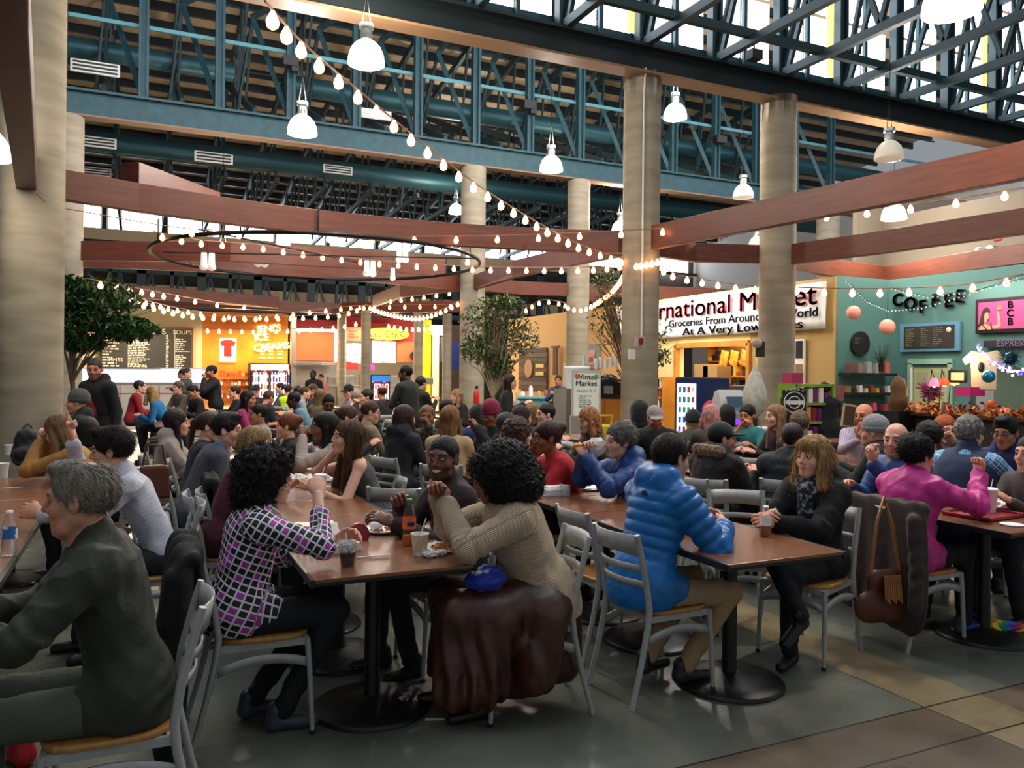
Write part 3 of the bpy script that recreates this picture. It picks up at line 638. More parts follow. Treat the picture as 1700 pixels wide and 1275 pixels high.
c,w,h=VP(659,567,687,601,V-.2); t=empty('stall_board',c,0,'burnt orange board with small fan beside the lit menus','panel'); MB().box((0,0,0),(w,.06,h)).build('board',m_orp,t); mb=MB().lathe([(.17,-.03),(.17,.03)],(.3,-.15,-.15),14,RV(x=pi/2)); mb.tube([(.3,-.1,-.15),(.45,0,-.35)],.02); mb.build('fan',m_black,t)
c,w,h=VP(575,543,600,566,V-.45); t=empty('stall_board',c,0,'orange board with faded brown text near the far column','panel'); MB().box((0,0,0),(w,.06,h)).build('board',m_orp,t); mb=MB(); dashes(mb,Vector((0,0,0)),w*.7,h*.6,3,'v',.04,33,.5); mb.build('print',M('brown_print','#7a3518',.6),t)
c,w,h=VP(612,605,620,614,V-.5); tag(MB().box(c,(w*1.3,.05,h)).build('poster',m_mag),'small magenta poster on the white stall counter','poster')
tag(MB().box(onV(584,608,V-.4),(.42,.2,.26)).build('red_box',m_redp),'red box on the kitchen ledge between far columns','box')
t=counter(562,700,28.6,1.05,'steel and white counter of the bright menu stall',m_ctile); 
for k in range(7): MB().box((-1.8+k*.6,0,1.07+.2),(.35,.35,.25+.12*(k%3))).build('appliance',m_steel,t,bevel=.02)
c,w,h=VP(717,541,745,556,V-.4); tag(MB().box(c,(w,.1,h)).build('light_box',M('hot_white_panel','#ffffff',.5,emit=9,ecol='#fff0d6')),'very bright white light box above the doorway stall','light panel')
c,w,h=VP(718,560,728,640,V-.2); tag(MB().box((c.x,c.y,1.7),(w,.1,3.2)).build('lit_post',M('amber_lit_post','#ffd98a',.5,emit=1.5)),'glowing amber door post beside the yellow panel','post')
c,w,h=VP(702,605,712,640,V-.3); tag(MB().box(c,(w,.1,h)).build('yellow_machine',M('yellow_machine','#f0cc10',.4,emit=.4)),'yellow vending box beside the far stall column','machine')
c,w,h=VP(731,560,746,600,V+.2); tag(MB().box(c,(w,.1,h)).build('grey_shutter',m_steel),'grey shutter panel under the bright light box','shutter')
p=onV(758,590,28.5); tag(MB().box(p,(.9,.08,1.1)).build('dark_screen',M('dark_blue_screen','#16203a',.3,emit=.1,ecol='#3a5cff')),'dark screen with faint blue lights left of the mid hall column'.replace('left of','beside'),'screen')
# lights inside the stalls
for px,v,pw,col in ((230,28.2,260,(1,.86,.6)),(400,28.2,210,(1,.62,.28)),(460,28.2,120,(1,.66,.3)),(525,28.6,170,(1,.75,.5)),(630,28.3,330,(1,.9,.75)),(722,28.3,160,(1,.85,.6))):
    p=onV(px,540,v); light('stall_light','AREA',(p.x,p.y,3.45),pw,col,1.6,(-.35,0,0),.4)
# ---------------------------------------------------------------- yellow wall + market (plane u=11.83)
U=11.85; m_yw=M('ochre_wall','#d2a465',.7,bump=.03); m_mkt=M('market_yellow_wall','#dcc987',.7)
struct(MB().box((U+.1,21.5,1.75),(.2,8.6,3.5)).build('wall_ochre',m_yw))
def ws(name,v0,v1,z0,z1,m_): return struct(MB().box((U+.1,(v0+v1)/2,(z0+z1)/2),(.2,v1-v0,z1-z0)).build(name,m_))
va=onU(1124,620,U).y; vb=onU(1245,620,U).y; zt=onU(1180,572,U).z
ws('wall_market',11.04,vb,0,3.5,MC.get('market_ochre') or M('market_ochre','#b8985c',.7)); ws('wall_market_far',va,17.3,0,3.5,m_mkt); ws('wall_market_lintel',vb,va,zt,3.5,m_mkt)
m_shelfw=M('orange_pine_shelf','#c9842e',.5,0,'#b87020',3)
mb=MB()
mb.box((U-.02,va,(zt)/2),(.12,.1,zt)); mb.box((U-.02,vb,(zt)/2),(.12,.1,zt)); mb.box((U-.02,(va+vb)/2,zt),(.12,va-vb,.12)); struct(mb.build('door_1',m_shelfw))
struct(MB().box((U+1.9,(va+vb)/2,1.2),(.1,4.5,2.6)).build('wall_shop_back',m_mkt)); struct(MB().box((U+1,(va+vb)/2,2.6),(2,4.5,.08)).build('trim_6',m_mkt))
light('shop_light','AREA',(U+.9,(va+vb)/2,2.5),90,(1,.82,.5),1.5)
def shelfunit(loc,w,h,rows,label,seed,axis='u',mat=m_shelfw,cols=('#a8382a','#e6dfd0','#3a5a44','#26324a','#d8a43a','#7a4a2c'),d=.35,per=.1):
    t=empty('shelf_unit',loc,0 if axis=='v' else -pi/2,label,'shelf unit')
    for s in (-1,1): MB().box((s*w/2,0,h/2),(.04,d,h)).build('side_panel',mat,t)
    r=random.Random(seed); cs=[M('goods_'+k.strip('#'),k,.5) for k in cols]
    for i in range(rows+1):
        z=.08+(h-.1)*i/rows; MB().box((0,0,z),(w,d,.035)).build('shelf_board',mat,t)
    mb=MB()
    for i in range(rows):
        z=.1+(h-.1)*i/rows; q=-w/2+.08
        while q<w/2-.08: mb.m=r.randrange(len(cs)); hh=min((h/rows)*.75,.1+.2*r.random()); mb.box((q,-.04,z+hh/2),(per*.8,d*.6,hh)); q+=per*(1+.3*r.random())
    mb.build('packets',cs,t)['kind']='stuff'; return t
shelfunit((U+1.5,(va+vb)/2+.3,0),3.0,2.35,6,'pine shelves of packaged groceries inside the market opening',2)
shelfunit((U-.3,onU(1108,640,U).y,0),.9,1.55,6,'low pine magazine shelf against the market wall behind the alarm column',6,cols=('#e6dfd0','#cfc8b8','#8a3c34','#2a2a2a'))
c,w,h=UP(1198,582,1240,608,U+.6); t=empty('poster_rack',c,-pi/2,'slanted orange picture cards standing on market shelf','rack')
for k in range(3): MB().box((-.35+k*.35,0,0),(.24,.03,.34),RV(y=.25)).build('card',M('card_orange','#e07a28',.5,0,'#f2c14a',9),t)
# blue vending machine
Yv=15.2; p=PX(1165,700,Yv); t=empty('vending_machine',(p.x,p.y,0),-radians(25)-.25,'tall blue drinks vending machine with glowing glass front','vending machine')
mb=MB().box((0,.35,.79),(1.0,.7,1.56)); mb.build('cabinet',M('deep_blue_metal','#182552',.3),t,bevel=.02); MB().box((-.29,-.01,.85),(.36,.03,1.2)).build('glass_front',M('lit_cooler_front','#dfeaff',.2,emit=2.2,ecol='#cfe0ff'),t)
mb=MB(); cs=[M('can_'+k.strip('#'),k,.4,emit=.3) for k in ('#c23a3a','#2f6bd0','#e8e8e8','#3a9a5a')]; rr=random.Random(8)
for r_ in range(6):
    for q in range(4): mb.m=rr.randrange(4); mb.box((-.41+q*.08,-.035,.32+r_*.19+.06),(.05,.02,.11))
mb.build('cans',cs,t)['kind']='stuff'
mb=MB(); mb.ball((.2,-.02,.95),.2,12,(1,.12,1)); mb.build('fruit_graphic',M('graphic_red','#a82a4a',.4,emit=.4,ecol='#c02a5a'),t)
# ATM
p=PX(1212,700,14.2); t=empty('cash_machine',(p.x,p.y,0),-radians(25)+.2,'grey cash machine with dark screen beside the blue vending machine','cash machine')
MB().prism([(-.3,0),(.3,0),(.3,1.0),(.16,1.32),(.02,1.36),(-.16,1.1),(-.3,.95)],-.24,.24,'x').build('housing',M('silver_plastic','#b8bcc2',.35,.3),t,bevel=.02)
MB().box((0,-.235,1.15),(.34,.03,.2),RV(x=-.55)).build('screen',M('atm_screen','#1c2a38',.15,emit=.15,ecol='#6aa0c0'),t); MB().box((.05,-.31,.8),(.2,.03,.1)).build('keypad',M('purple_light','#8a3ad8',.3,emit=1.2,ecol='#8a3ad8'),t)
tag(MB().box((U-.5,onU(1230,640,U).y-.7,.75),(.5,.9,1.3)).build('dark_cabinet',M('dark_cabinet','#2a2c2e',.5),bevel=.01),'dark cabinet between the cash machine and the tall column','cabinet')
for k,(px,py) in enumerate(((1175,600),(1190,612))): 
    p=onU(px,py+14,U+.2); tag(MB().box((p.x,p.y,zt*.0+1.62),(.4,.5,.5-.1*k)).build('cardboard_box',M('cardboard','#a87f4c',.8)),['plain cardboard box standing upright behind the vending machine','shallower cardboard box next to the upright one by the shelves'][k],'box')
# market banner
c,w,h=UP(1104,470,1378,550,U-.14)
z0=2.52; z1=3.42; v1=onU(1378,520,U).y; v0=onU(1030,520,U).y
t=empty('market_banner',(U-.12,(v0+v1)/2,(z0+z1)/2),-pi/2,'long white banner advertising an international grocery market','banner'); L=v0-v1
g=[[Vector((-L/2+L*i/40,.012*sin(i*1.3)+.01*sin(j+i*.4),-(z1-z0)/2+(z1-z0)*j/6)) for i in range(41)] for j in range(7)]
MB().sheet(g).build('cloth',M('banner_vinyl','#f2f2f0',.35,emit=.0),t,solid=.006)
m_br=M('banner_red','#b3202a',.5); m_bk=M('banner_black','#191919',.5)
def fittext(body,size,x0,x1,z,mat,off,parent):
    o=text('lettering',body,size,(0,-.05,z),RVt,mat,parent,.003,off); bpy.context.view_layer.update(); w=max(v.co.x for v in o.data.vertices)-min(v.co.x for v in o.data.vertices); o.scale=((x1-x0)/w,1,1); o.location.x=(x0+x1)/2
vc=(v0+v1)/2; bx=lambda px:vc-onU(px,520,U).y
fittext('International Market',.58,bx(1058),bx(1366),.2,m_br,.012,t); fittext('Groceries From Around The World',.25,bx(1120),bx(1369),-.13,m_bk,.007,t); fittext('At A Very Low Prices',.25,bx(1143),bx(1345),-.34,m_bk,.007,t)
light('banner_flood','AREA',(U-1.4,14.6,3.75),105,(.95,.98,1),1.0,(0,radians(-70),0),2.5)
# window in market end wall
c,w,h=UP(1321,563,1336,638,U-.06); t=empty('framed_notice_board',c,-pi/2,'white framed door panel with dark notices past the tall column','notice board'); MB().box((0,0,-.4),(w,.05,h+.8)).build('frame',m_white,t); MB().box((0,-.03,h*.27),(w*.72,.02,h*.38)).build('dark_notice',M('dark_notice','#20242a',.3),t); MB().box((0,-.03,-h*.3),(w*.72,.02,h*.5)).build('pane',M('brown_pane','#8a7458',.3),t)
# ochre wall dressings
c,w,h=UP(862,578,908,648,U-.06); t=empty('wood_plank_sign',c,-pi/2,'dark reclaimed plank panel with oval plaque on ochre wall','sign'); mb=MB(); r=random.Random(3)
ms=[M('plank_a','#4a3527',.7),M('plank_b','#5f4634',.7),M('plank_c','#3a2a20',.7)]
for k in range(9): mb.m=k%3; mb.box((0,0,-h/2+h*(k+.5)/9),(w,.05,h/9-.01))
mb.build('planks',ms,t); mb=MB().prism([(.2*w*cos(a*pi/10)*.7-.1*w,.22*h*sin(a*pi/10)+.02) for a in range(20)],-.07,-.03,'y'); mb.build('plaque',M('plaque','#a8794e',.6),t); mb=MB().box((.3*w,-.05,.08*h),(.28*w,.03,.09*h)); mb.box((.3*w,-.05,-.1*h),(.28*w,.03,.09*h)); mb.build('yellow_card',M('yellow_card','#d8b95c',.6),t)
p=onU(922,600,U-.15); mb=MB(); mb.box((0,0,.45),(.5,.05,.06)); mb.box((0,0,0),(.26,.05,.85)); t=tag(mb.build('carved_plaque',M('carved_wood','#5a4030',.7)),'narrow carved wooden plaque with a thin bar above it','plaque'); t.location=p; t.rotation_euler=(0,0,-pi/2)
c,w,h=UP(976,572,994,612,U-.05); t=empty('drink_poster',c,-pi/2,'blue grey poster of a tall iced drink on ochre wall','poster'); MB().box((0,0,0),(w,.04,h)).build('paper',M('slate_poster','#7f8f96',.6),t); MB().prism([(-.1*w-.14,-.34*h),(.16-.1*w,-.34*h),(.24-.1*w,.28*h),(-.22-.1*w,.28*h)],-.04,-.025,'y').build('printed_glass',M('pinkish_drink','#c98f86',.5),t); MB().box((-.1*w,-.045,-.12*h),(.2,.012,.22*h)).build('printed_cola',M('cola_brown','#6a2a2a',.5),t)
c,w,h=UP(936,602,946,646,U-.4); t=tag(MB().box(c,(.03,.4,h)).build('price_list',M('pink_paper','#cdb9b4',.6)),'tall narrow pale price list hanging beside the column','notice')
t=empty('drinks_stand',(lambda p:(p.x,p.y,0))(PX(905,650,19.5)),-radians(25),'teal painted drinks counter with dark curtain behind the couple','counter'); MB().box((-.3,0,.5),(.75,.5,1.0)).build('cabinet',M('soft_teal','#4f8790',.5),t); MB().box((.35,0,.45),(.55,.5,.95)).build('dark_curtain',m_black,t); MB().box((0,0,1.02),(1.35,.6,.05)).build('worktop',M('teal_top','#6fa3aa',.4),t)
rr=random.Random(4)
for k,(cx,h_,cn,lb) in enumerate(((-.55,.12,'#e8e6e0','small white carton on the teal drinks counter'),(-.35,.26,'#f0ecec','tilted white card on the teal drinks counter'),(-.15,.14,'#c8a04a','yellow squat jar on the teal drinks counter'),(.02,.16,'#a85a2a','orange brown jar on the teal drinks counter'))):
    o=MB().lathe([(.05,0),(.055,h_*.7),(.03,h_)],n=10).build('jar',M('jarm%d'%k,cn,.4)); tag(o,lb,'jar'); o.parent=None; q=t.matrix_basis@Vector((cx,0,1.045)); a=PX(905,650,19.5); o.location=(a.x+(cx*cos(-radians(25))),a.y+cx*sin(-radians(25)),1.045)
# winter market A-frame sign
p=PX(973,655,13.6); zc=onZ(0,0,0).z
t=empty('poster_stand',(p.x,p.y,0),-radians(25)+.05,'white framed winter market poster stand with leaf corners','sign')
MB().box((0,.04,.45),(.52,.25,.9)).build('grey_bin_base',M('bin_grey','#8c8a84',.5),t); mb=MB()
for s in(-1,1): mb.box((s*.235,0,1.17),(.03,.04,.98))
for z in(.69,1.66): mb.box((0,0,z),(.5,.04,.03))
mb.build('frame',M('silver_frame','#c8c8c4',.35,.5),t); MB().box((0,0,1.17),(.45,.02,.95)).build('poster',M('poster_paper','#e9efe9',.5),t)
m_gt=M('dark_green_print','#37504a',.6); text('lettering','Winter',.13,(0,-.016,1.56),RVt,m_gt,t,.002,.002); text('lettering','Market',.13,(0,-.016,1.45),RVt,m_gt,t,.002,.002); text('lettering','Saturdays 10 - 2',.05,(0,-.016,1.33),RVt,m_gt,t,.001)
mb=MB(); dashes(mb,Vector((0,0,1.15)),.26,.22,6,'v',.016,6,.3); mb.build('print',m_gt,t); mb=MB()
for cx,cz,cm,s in ((-.17,1.58,0,1),(.17,1.57,1,1),(-.17,.8,1,1.3),(.16,.8,2,1)):
    mb.m=cm; mb.prism([(cx+.05*s*cos(a*pi/6)*(1 if a%2 else .55),cz+.055*s*sin(a*pi/6)*(1 if a%2 else .6)) for a in range(12)],-.02,-.012,'y')
mb.build('leaf_print',[M('leaf_orange','#c86a3c',.6),M('leaf_green','#6f9a5c',.6),M('leaf_rust','#a8583c',.6)],t)
# giant cup and napkin kiosk behind poster stand
p=PX(958,618,14.6); t=empty('oversize_cup',(p.x,p.y,1.45),0,'oversized white display cup with blue straw above the poster','cup'); MB().lathe([(.2,-.1),(.24,.25),(.25,.27),(.23,.3),(.0,.31)],n=20).build('cup',M('cup_white','#dfe6e8',.4),t); MB().tube([(.12,0,.2),(.16,0,.5)],.025).build('straw',M('straw_blue','#7ac0dc',.4),t)
tag(MB().box((p.x,p.y+.1,.67),(.6,.5,1.33)).build('cup_stand',M('bin_grey2','#77756f',.5)),'plain grey stand carrying the oversized display cup','stand')
p=PX(1012,660,14.0); t=empty('kiosk_cabinet',(p.x,p.y,0),-radians(25),'ochre wooden kiosk cabinet beside the poster stand','cabinet'); MB().box((0,0,.6),(.42,.6,1.2)).build('body',m_shelfw,t,bevel=.01); MB().box((0,0,1.22),(.5,.62,.05)).build('worktop',m_black,t)
p=PX(1010,630,13.9); t=empty('coffee_machine',(p.x,p.y,1.245),-radians(25),'black coffee machine on the ochre kiosk','coffee machine'); mb=MB().box((0,0,.12),(.4,.35,.22)); mb.ball((0,0,.24),.19,14,(1,.8,.7)); mb.build('body',M('gloss_black','#101012',.15),t); MB().box((-.02,-.19,.1),(.16,.03,.13)).build('spout_bay',m_steel,t)
for k in range(5):
    p=PX(990+k*8,606-3*(k%2),14.9); o=MB().lathe([(.03,-.08),(.045,.1),(.045,.12)],p,12).build('cup_stack',M('cup_white2','#dcd6d2',.5)); tag(o,['first and lowest cup tower beside the drink poster','cup tower with a reddish band above the kiosk','middle cup tower above the black coffee machine','tall cup tower near the column edge','last cup tower next to the concrete column'][k],'cup stack','paper cup towers above the kiosk')
tag(MB().box(PX(1010,623,15.1)-Vector((0,0,.1)),(1.0,.3,.05)).build('cup_shelf',m_black),'thin black shelf carrying the paper cup towers','shelf')
p=PX(1003,690,12.8); t=empty('yellow_wet_floor_bin',(p.x,p.y,0),.2,'bright yellow mop bucket trolley in front of the kiosk','mop bucket'); MB().box((0,0,.5),(.3,.3,.6),taper=1.15).build('bucket',M('safety_yellow','#d8c81e',.4),t,bevel=.02); MB().tube([(-.15,0,.8),(-.18,0,.95),(.18,0,.95),(.15,0,.8)],.015).build('handle',MC['safety_yellow'],t); MB().box((0,0,.12),(.34,.36,.1)).build('wheel_base',m_black,t)
# ---------------------------------------------------------------- teal coffee booth
m_tw=M('turquoise_wall','#507974',.65,bump=.03)
struct(MB().box((12.6,11.1,1.76),(1.42,.14,3.52)).build('wall_teal_end',m_tw)); TU=13.3
struct(MB().box((TU+.08,7.6,2.66),(.16,6.9,1.72)).build('wall_teal',m_tw))
vd0=onU(1512,620,TU).y; vd1=onU(1580,620,TU).y
def wt(n,v0,v1,z0,z1,m_=m_tw): return struct(MB().box((TU+.08,(v0+v1)/2,(z0+z1)/2),(.16,v0-v1,z1-z0)).build(n,m_))
wt('wall_teal_low',11.05,vd0,0,1.8); wt('wall_teal_mid',vd1,vd1-.35,0,1.8)
# Dutch door
t=struct(empty('door_2',(TU,(vd0+vd1)/2,0),-pi/2)); w=vd0-vd1; dz=1.88; MB().box((0,.03,dz-.5),(w*.86,.04,.98)).build('door_panel',M('pale_green_door','#b9bd8e',.5),t)
mb=MB(); 
for s in(-.2,.2):
    for z in (dz-.27,): mb.box((s*w,.0,z),(w*.26,.02,.24))
mb.build('raised_panel',M('pale_green_door2','#a9ae82',.5),t,bevel=.005); mb=MB()
for s in(-1,1): mb.box((s*w*.49,0,dz/2),(.09,.1,dz))
mb.box((0,0,dz+.03),(w*1.08,.1,.1)); mb.build('casing',M('door_casing','#8fb29c',.5),t); MB().box((0,-.02,.45),(w*.9,.05,.9)).build('lower_leaf',M('dark_leaf','#241c18',.5),t)
MB().box((-w*.42,-.07,.9),(.03,.03,1.8)).build('edge_strip',m_white,t)
# booth interior backing and black lower wall
struct(MB().box((TU+1.6,7.2,1.7),(.1,5.5,3.4)).build('wall_booth_back',M('booth_back','#86a394',.7)))
struct(MB().box((TU-.02,10.6,.45),(.05,.7,.9)).build('baseboard_booth',m_black))
# COFFEE letters, each one separate and jumbled
m_cof=M('letter_black','#141416',.35); xs=[(1491,499,0),(1512,505,.06),(1532,510,-.08),(1553,500,.1),(1575,501,-.1),(1594,493,.12)]
for i,(ch,(px,py,rot)) in enumerate(zip('COFFEE',xs)):
    p=onU(px,py,TU-.05); o=text('wall_letter',ch,.33,(p.x,p.y,p.z),(pi/2,rot,-pi/2),m_cof,None,.02,.018)
    tag(o,['big black letter C starting the coffee sign','round black letter O in the coffee sign','sunken black first F of the coffee sign','raised black second F of the coffee sign','dropped black first E of the coffee sign','raised black final E of the coffee sign'][i],'letter','jumbled black letters on the teal wall')
# boards and picture
c,w,h=UP(1503,541,1586,578,TU-.05); t=empty('menu_board',c,-pi/2,'long blackboard menu in blue frame on the teal wall','menu board'); MB().box((0,0,0),(w+.2,.05,h+.12)).build('frame',M('blue_grey_frame','#5b86a0',.5),t); MB().box((0,-.03,0),(w,.02,h)).build('slate',m_chalk,t); mb=MB()
for q in (-.36,-.05,.2): dashes(mb,Vector((q*w,0,0)),w*.2,h*.85,10,'v',.045,int(50+q*10),.3)
mb.build('chalk_writing',M('dull_chalk','#8a8468',.8),t); MB().ball((.4*w,-.04,.28*h),.05,10,(1,.2,1)).build('emblem',m_chk,t)
c,w,h=UP(1621,492,1745,552,TU-.05); t=empty('framed_picture',c,-pi/2,'pink framed picture of a dark haired woman raising a burger','picture'); MB().box((0,0,0),(w,.06,h)).build('frame',M('frame_black','#160f10',.4),t,bevel=.01); W2,H2=w*.9,h*.78; MB().box((0,-.035,0),(W2,.01,H2)).build('print',M('pink_print','#b8437e',.5),t)
sk=M('print_skin','#c48f72',.6); dh=M('print_hair','#2a1c1e',.6); X0=-W2/2
def pz(pts): return [(X0+a*H2,-H2/2+b*H2) for a,b in pts]
mb=MB(); mb.prism(pz([(.02,0),(.1,.16),(.3,.22),(.42,.12),(.62,.14),(.74,.2),(.7,.6),(.72,.66),(.79,.6),(.84,.25),(.86,.08),(.6,.02),(.5,0)]),-.045,-.041,'y'); mb.prism(pz([(.26,.2),(.24,.5),(.28,.62),(.38,.62),(.42,.5),(.4,.36),(.33,.28)]),-.052,-.048,'y'); mb.build('painted_skin',sk,t)
mb=MB().prism(pz([(.0,.12),(.06,.3),(.12,.55),(.2,.75),(.32,.82),(.44,.74),(.46,.62),(.38,.64),(.27,.6),(.24,.45),(.26,.3),(.2,.2),(.08,.14)]),-.05,-.046,'y'); mb.prism(pz([(.14,.2),(.17,.2),(.36,0),(.3,0)]),-.05,-.046,'y'); mb.prism(pz([(.46,.22),(.5,.22),(.56,.0),(.52,0)]),-.05,-.046,'y'); mb.prism(pz([(.37,.37),(.41,.37),(.4,.33),(.37,.33)]),-.058,-.054,'y'); mb.build('painted_hair',dh,t)
mb=MB().prism(pz([(.7,.68),(.72,.84),(.86,.86),(.9,.8),(.88,.68)]),-.05,-.046,'y'); mb.build('painted_burger',M('burger_orange','#c8702c',.6),t)
for i,ch in enumerate(('H','O','T')): text('lettering',['B','C','B'][i],.17,(X0+H2*1.2,-.05,H2*(.34-.3*i)),RVt,dh,t,.002,.006)
c,w,h=UP(1634,564,1745,576,TU-.07); t=empty('espresso_sign',c,-pi/2,'narrow dark sign lettered espresso below the pink picture','sign'); MB().box((0,0,0),(w,.04,h)).build('board',M('plum_board','#2a2230',.5),t); text('lettering','ESPRESSO',.15,(0,-.03,0),RVt,M('mauve_letter','#6f6078',.5),t,.004)
c,w,h=VP(1413,550,1443,591,10.98); o=MB().prism([(w/2*cos(a*pi/16),h/2*sin(a*pi/16)) for a in range(32)],-.02,.02,'y'); o.m=1; dashes(o,Vector((-.05,0,.05)),w*.5,h*.3,4,'v',.025,9,.3); o=o.build('oval_chalkboard',[M('oval_black','#1e1c1c',.5),MC['dull_chalk']]); tag(o,'oval blackboard on the short teal wall above the shelves','chalkboard'); o.location=c
m_lan=M('salmon_paper','#d98f7c',.7,emit=.1)
for px,py,r_,lb in ((1417,519,.125,'paler pink paper lantern above the oval blackboard'),(1473,543,.14,'larger salmon paper lantern hanging in the teal corner')):
    p=PX(px,py,14.4); t=empty('paper_lantern',p,0,lb,'lantern','pink paper lanterns'); mb=MB(); mb.lathe([(r_*cos(a)*(1-.015*(k%2)),r_*sin(a)) for k,a in enumerate([-1.35+2.7*q/22 for q in range(23)])],n=18); mb.build('paper_shade',m_lan,t); MB().tube([(0,0,r_),(0,0,r_+.5)],.004,4).build('cord',m_black,t)
# black shelves with bags and cups
def items(px0,px1,py,v,n,h0,h1,cols,group,lbs,w_=.1,name='packet'):
    for k in range(n):
        px=px0+(px1-px0)*(k+.5)/n; p=onV(px,py,v); hh=h0+(h1-h0)*random.random(); o=MB().box((0,0,hh/2),(w_,.09,hh),taper=.92).build(name,M('g_'+cols[k%len(cols)].strip('#'),cols[k%len(cols)],.5)); o.location=p; tag(o,lbs[k],name.replace('_',' '),group)
for i,(py,lb) in enumerate(((622,'upper black wall shelf holding square bags'),(654,'lower black wall shelf holding mugs and figurines'),(684,'lowest black wall shelf with pink price cards'))):
    c,w,h=VP(1400,py-2,1478,py+1,10.9); tag(MB().box((c.x,10.88,c.z),(w,.28,.05)).build('wall_shelf',m_black),lb,'shelf')
z_=onV(1440,620,10.85).z
items(1403,1478,619.5,10.85,5,.18,.24,('#6a4a44','#8a7468','#9aa0a0','#a8a8a4','#c86a5c'),'square bags on the upper shelf',['brown square bag first on the upper shelf','tan square bag second on the upper shelf','grey bag in the middle of the upper shelf','pale grey bag on the upper shelf','coral red square bag ending the upper shelf'],.13,'coffee_bag')
items(1403,1478,652,10.85,8,.08,.2,('#8a6a4a','#3a2c28','#e6e0d4','#cfc6b8','#a03c2c','#c8a03c','#5a3a30','#e8e8e4'),'mugs and figurines on the lower shelf',['brown slanted figurine starting the lower shelf','dark squat tin on the lower shelf','white pointed figurine on the lower shelf','bone coloured mug beside the white figurine','rust red mug mid lower shelf','yellow mug on the lower shelf','dark brown jar near the end of lower shelf','white cup ending the lower shelf'],.07,'mug')
items(1440,1478,682,10.85,2,.12,.16,('#e0507c','#c83c58'),'pink price cards on the lowest shelf',['bright pink card on the lowest shelf','darker red card on the lowest shelf'],.1,'price_card')
p=onV(1462,615,10.8); t=empty('dried_plant',(p.x,p.y,p.z-.0),0,'dark wispy dried plant on the upper shelf in teal corner','plant'); mb=MB(); rr=random.Random(9)
for k in range(60):
    a=rr.uniform(0,6.28); s=rr.uniform(.1,.3); e=Vector((cos(a)*s,sin(a)*s*.7-.05,rr.uniform(.25,.55))); mb.tube([(0,0,.1),e*.5+Vector((0,0,.08)),e],[.004,.003,.002],4)
mb.build('sprigs',M('dried_sprig','#2f3a2c',.8),t); MB().lathe([(.05,-.02),(.06,.12)],n=10).build('vase',m_black,t)
# fairy lights over teal wall
for pts,lb in (([(1405,466,13.4),(1440,500,13.2),(1475,515,12.8),(1530,510,12.2),(1600,490,11.6),(1700,455,10.8)],'dark wire of tiny clear fairy lights drooping across teal wall'),([(1480,478,12.8),(1540,492,12.2),(1620,482,11.6),(1700,462,10.9)],'upper slack wire of tiny clear fairy lights on teal wall')):
    P3=[PX(*q) for q in pts]; t=empty('fairy_lights',P3[0],0,lb,'fairy lights','fairy light wires on the teal wall'); MB().tube([p-P3[0] for p in P3],.005,5).build('wire',M('green_wire','#3d5a50',.6),t); mb=MB()
    for i in range(len(P3)-1):
        for k in range(9): q=P3[i].lerp(P3[i+1],k/9)-P3[0]; MB().ball((q.x,q.y,q.z-.02),.012,6).build('tiny_bulb',M('tiny_clear_bulb','#d8e0dc',.2,emit=.8),t)
P3=[PX(*q) for q in ((1622,572,12.0),(1635,590,11.9),(1655,605,11.7),(1680,617,11.5),(1710,616,11.3))]; t=empty('fairy_lights',P3[0],0,'glowing blue and white tinsel lights below the espresso sign','fairy lights'); MB().tube([p-P3[0] for p in P3],.01,5).build('wire',m_white,t); rr=random.Random(2)
for nm,m_,sd in (('blue_bulb',M('blue_bulb','#5a50ff',.3,emit=5,ecol='#4a3cff'),1),('white_bulb',M('white_bulb_led','#ffffff',.3,emit=8,ecol='#fff2ff'),2)):
    mb=MB()
    for i in range(len(P3)-1):
        for k in range(7): q=P3[i].lerp(P3[i+1],rr.random())-P3[0]; MB().ball((q.x+rr.uniform(-.05,.05),q.y,q.z+rr.uniform(-.06,.04)),.018,6).build(nm,m_,t)
# white shirt hanging, pompom, ornament, lampshades
p=PX(1634,612,12.2); t=empty('hanging_shirt',p,-pi/2+.5,'cream t-shirt with small print hanging from the coffee counter','shirt'); mb=MB(); sh=[(-.17,.28),(-.3,.14),(-.25,.05),(-.18,.1),(-.17,-.33),(.17,-.33),(.18,.1),(.25,.05),(.3,.14),(.17,.28),(.06,.25),(-.06,.25)]
mb.prism(sh,-.03,.03,'y'); mb.build('cloth',M('cream_cotton','#cdbf98',.8,bump=.2,bscale=8),t,bevel=.015); MB().ball((-.04,-.04,.02),.06,10,(.7,.2,1.3)).build('print',m_black,t)
p=PX(1677,595,11.9); mb=MB(); rr=random.Random(6)
for k in range(110):
    d=Vector((rr.gauss(0,1),rr.gauss(0,1),rr.gauss(0,1))).normalized(); mb.tube([(0,0,0),d*.17],[.008,.003],3)
mb.ball((0,0,0),.1,10); o=tag(mb.build('tinsel_pompom',M('teal_tinsel','#123a48',.25,.6)),'dark teal spiky tinsel ball under the espresso sign','decoration'); o.location=p
p=PX(1641,625,11.9); o=tag(MB().ball((0,0,0),.095,16).build('glitter_ball',M('glitter_blue','#2f7f94',.3,.5)),'smooth blue glitter ball beside the hanging shirt','decoration'); o.location=p
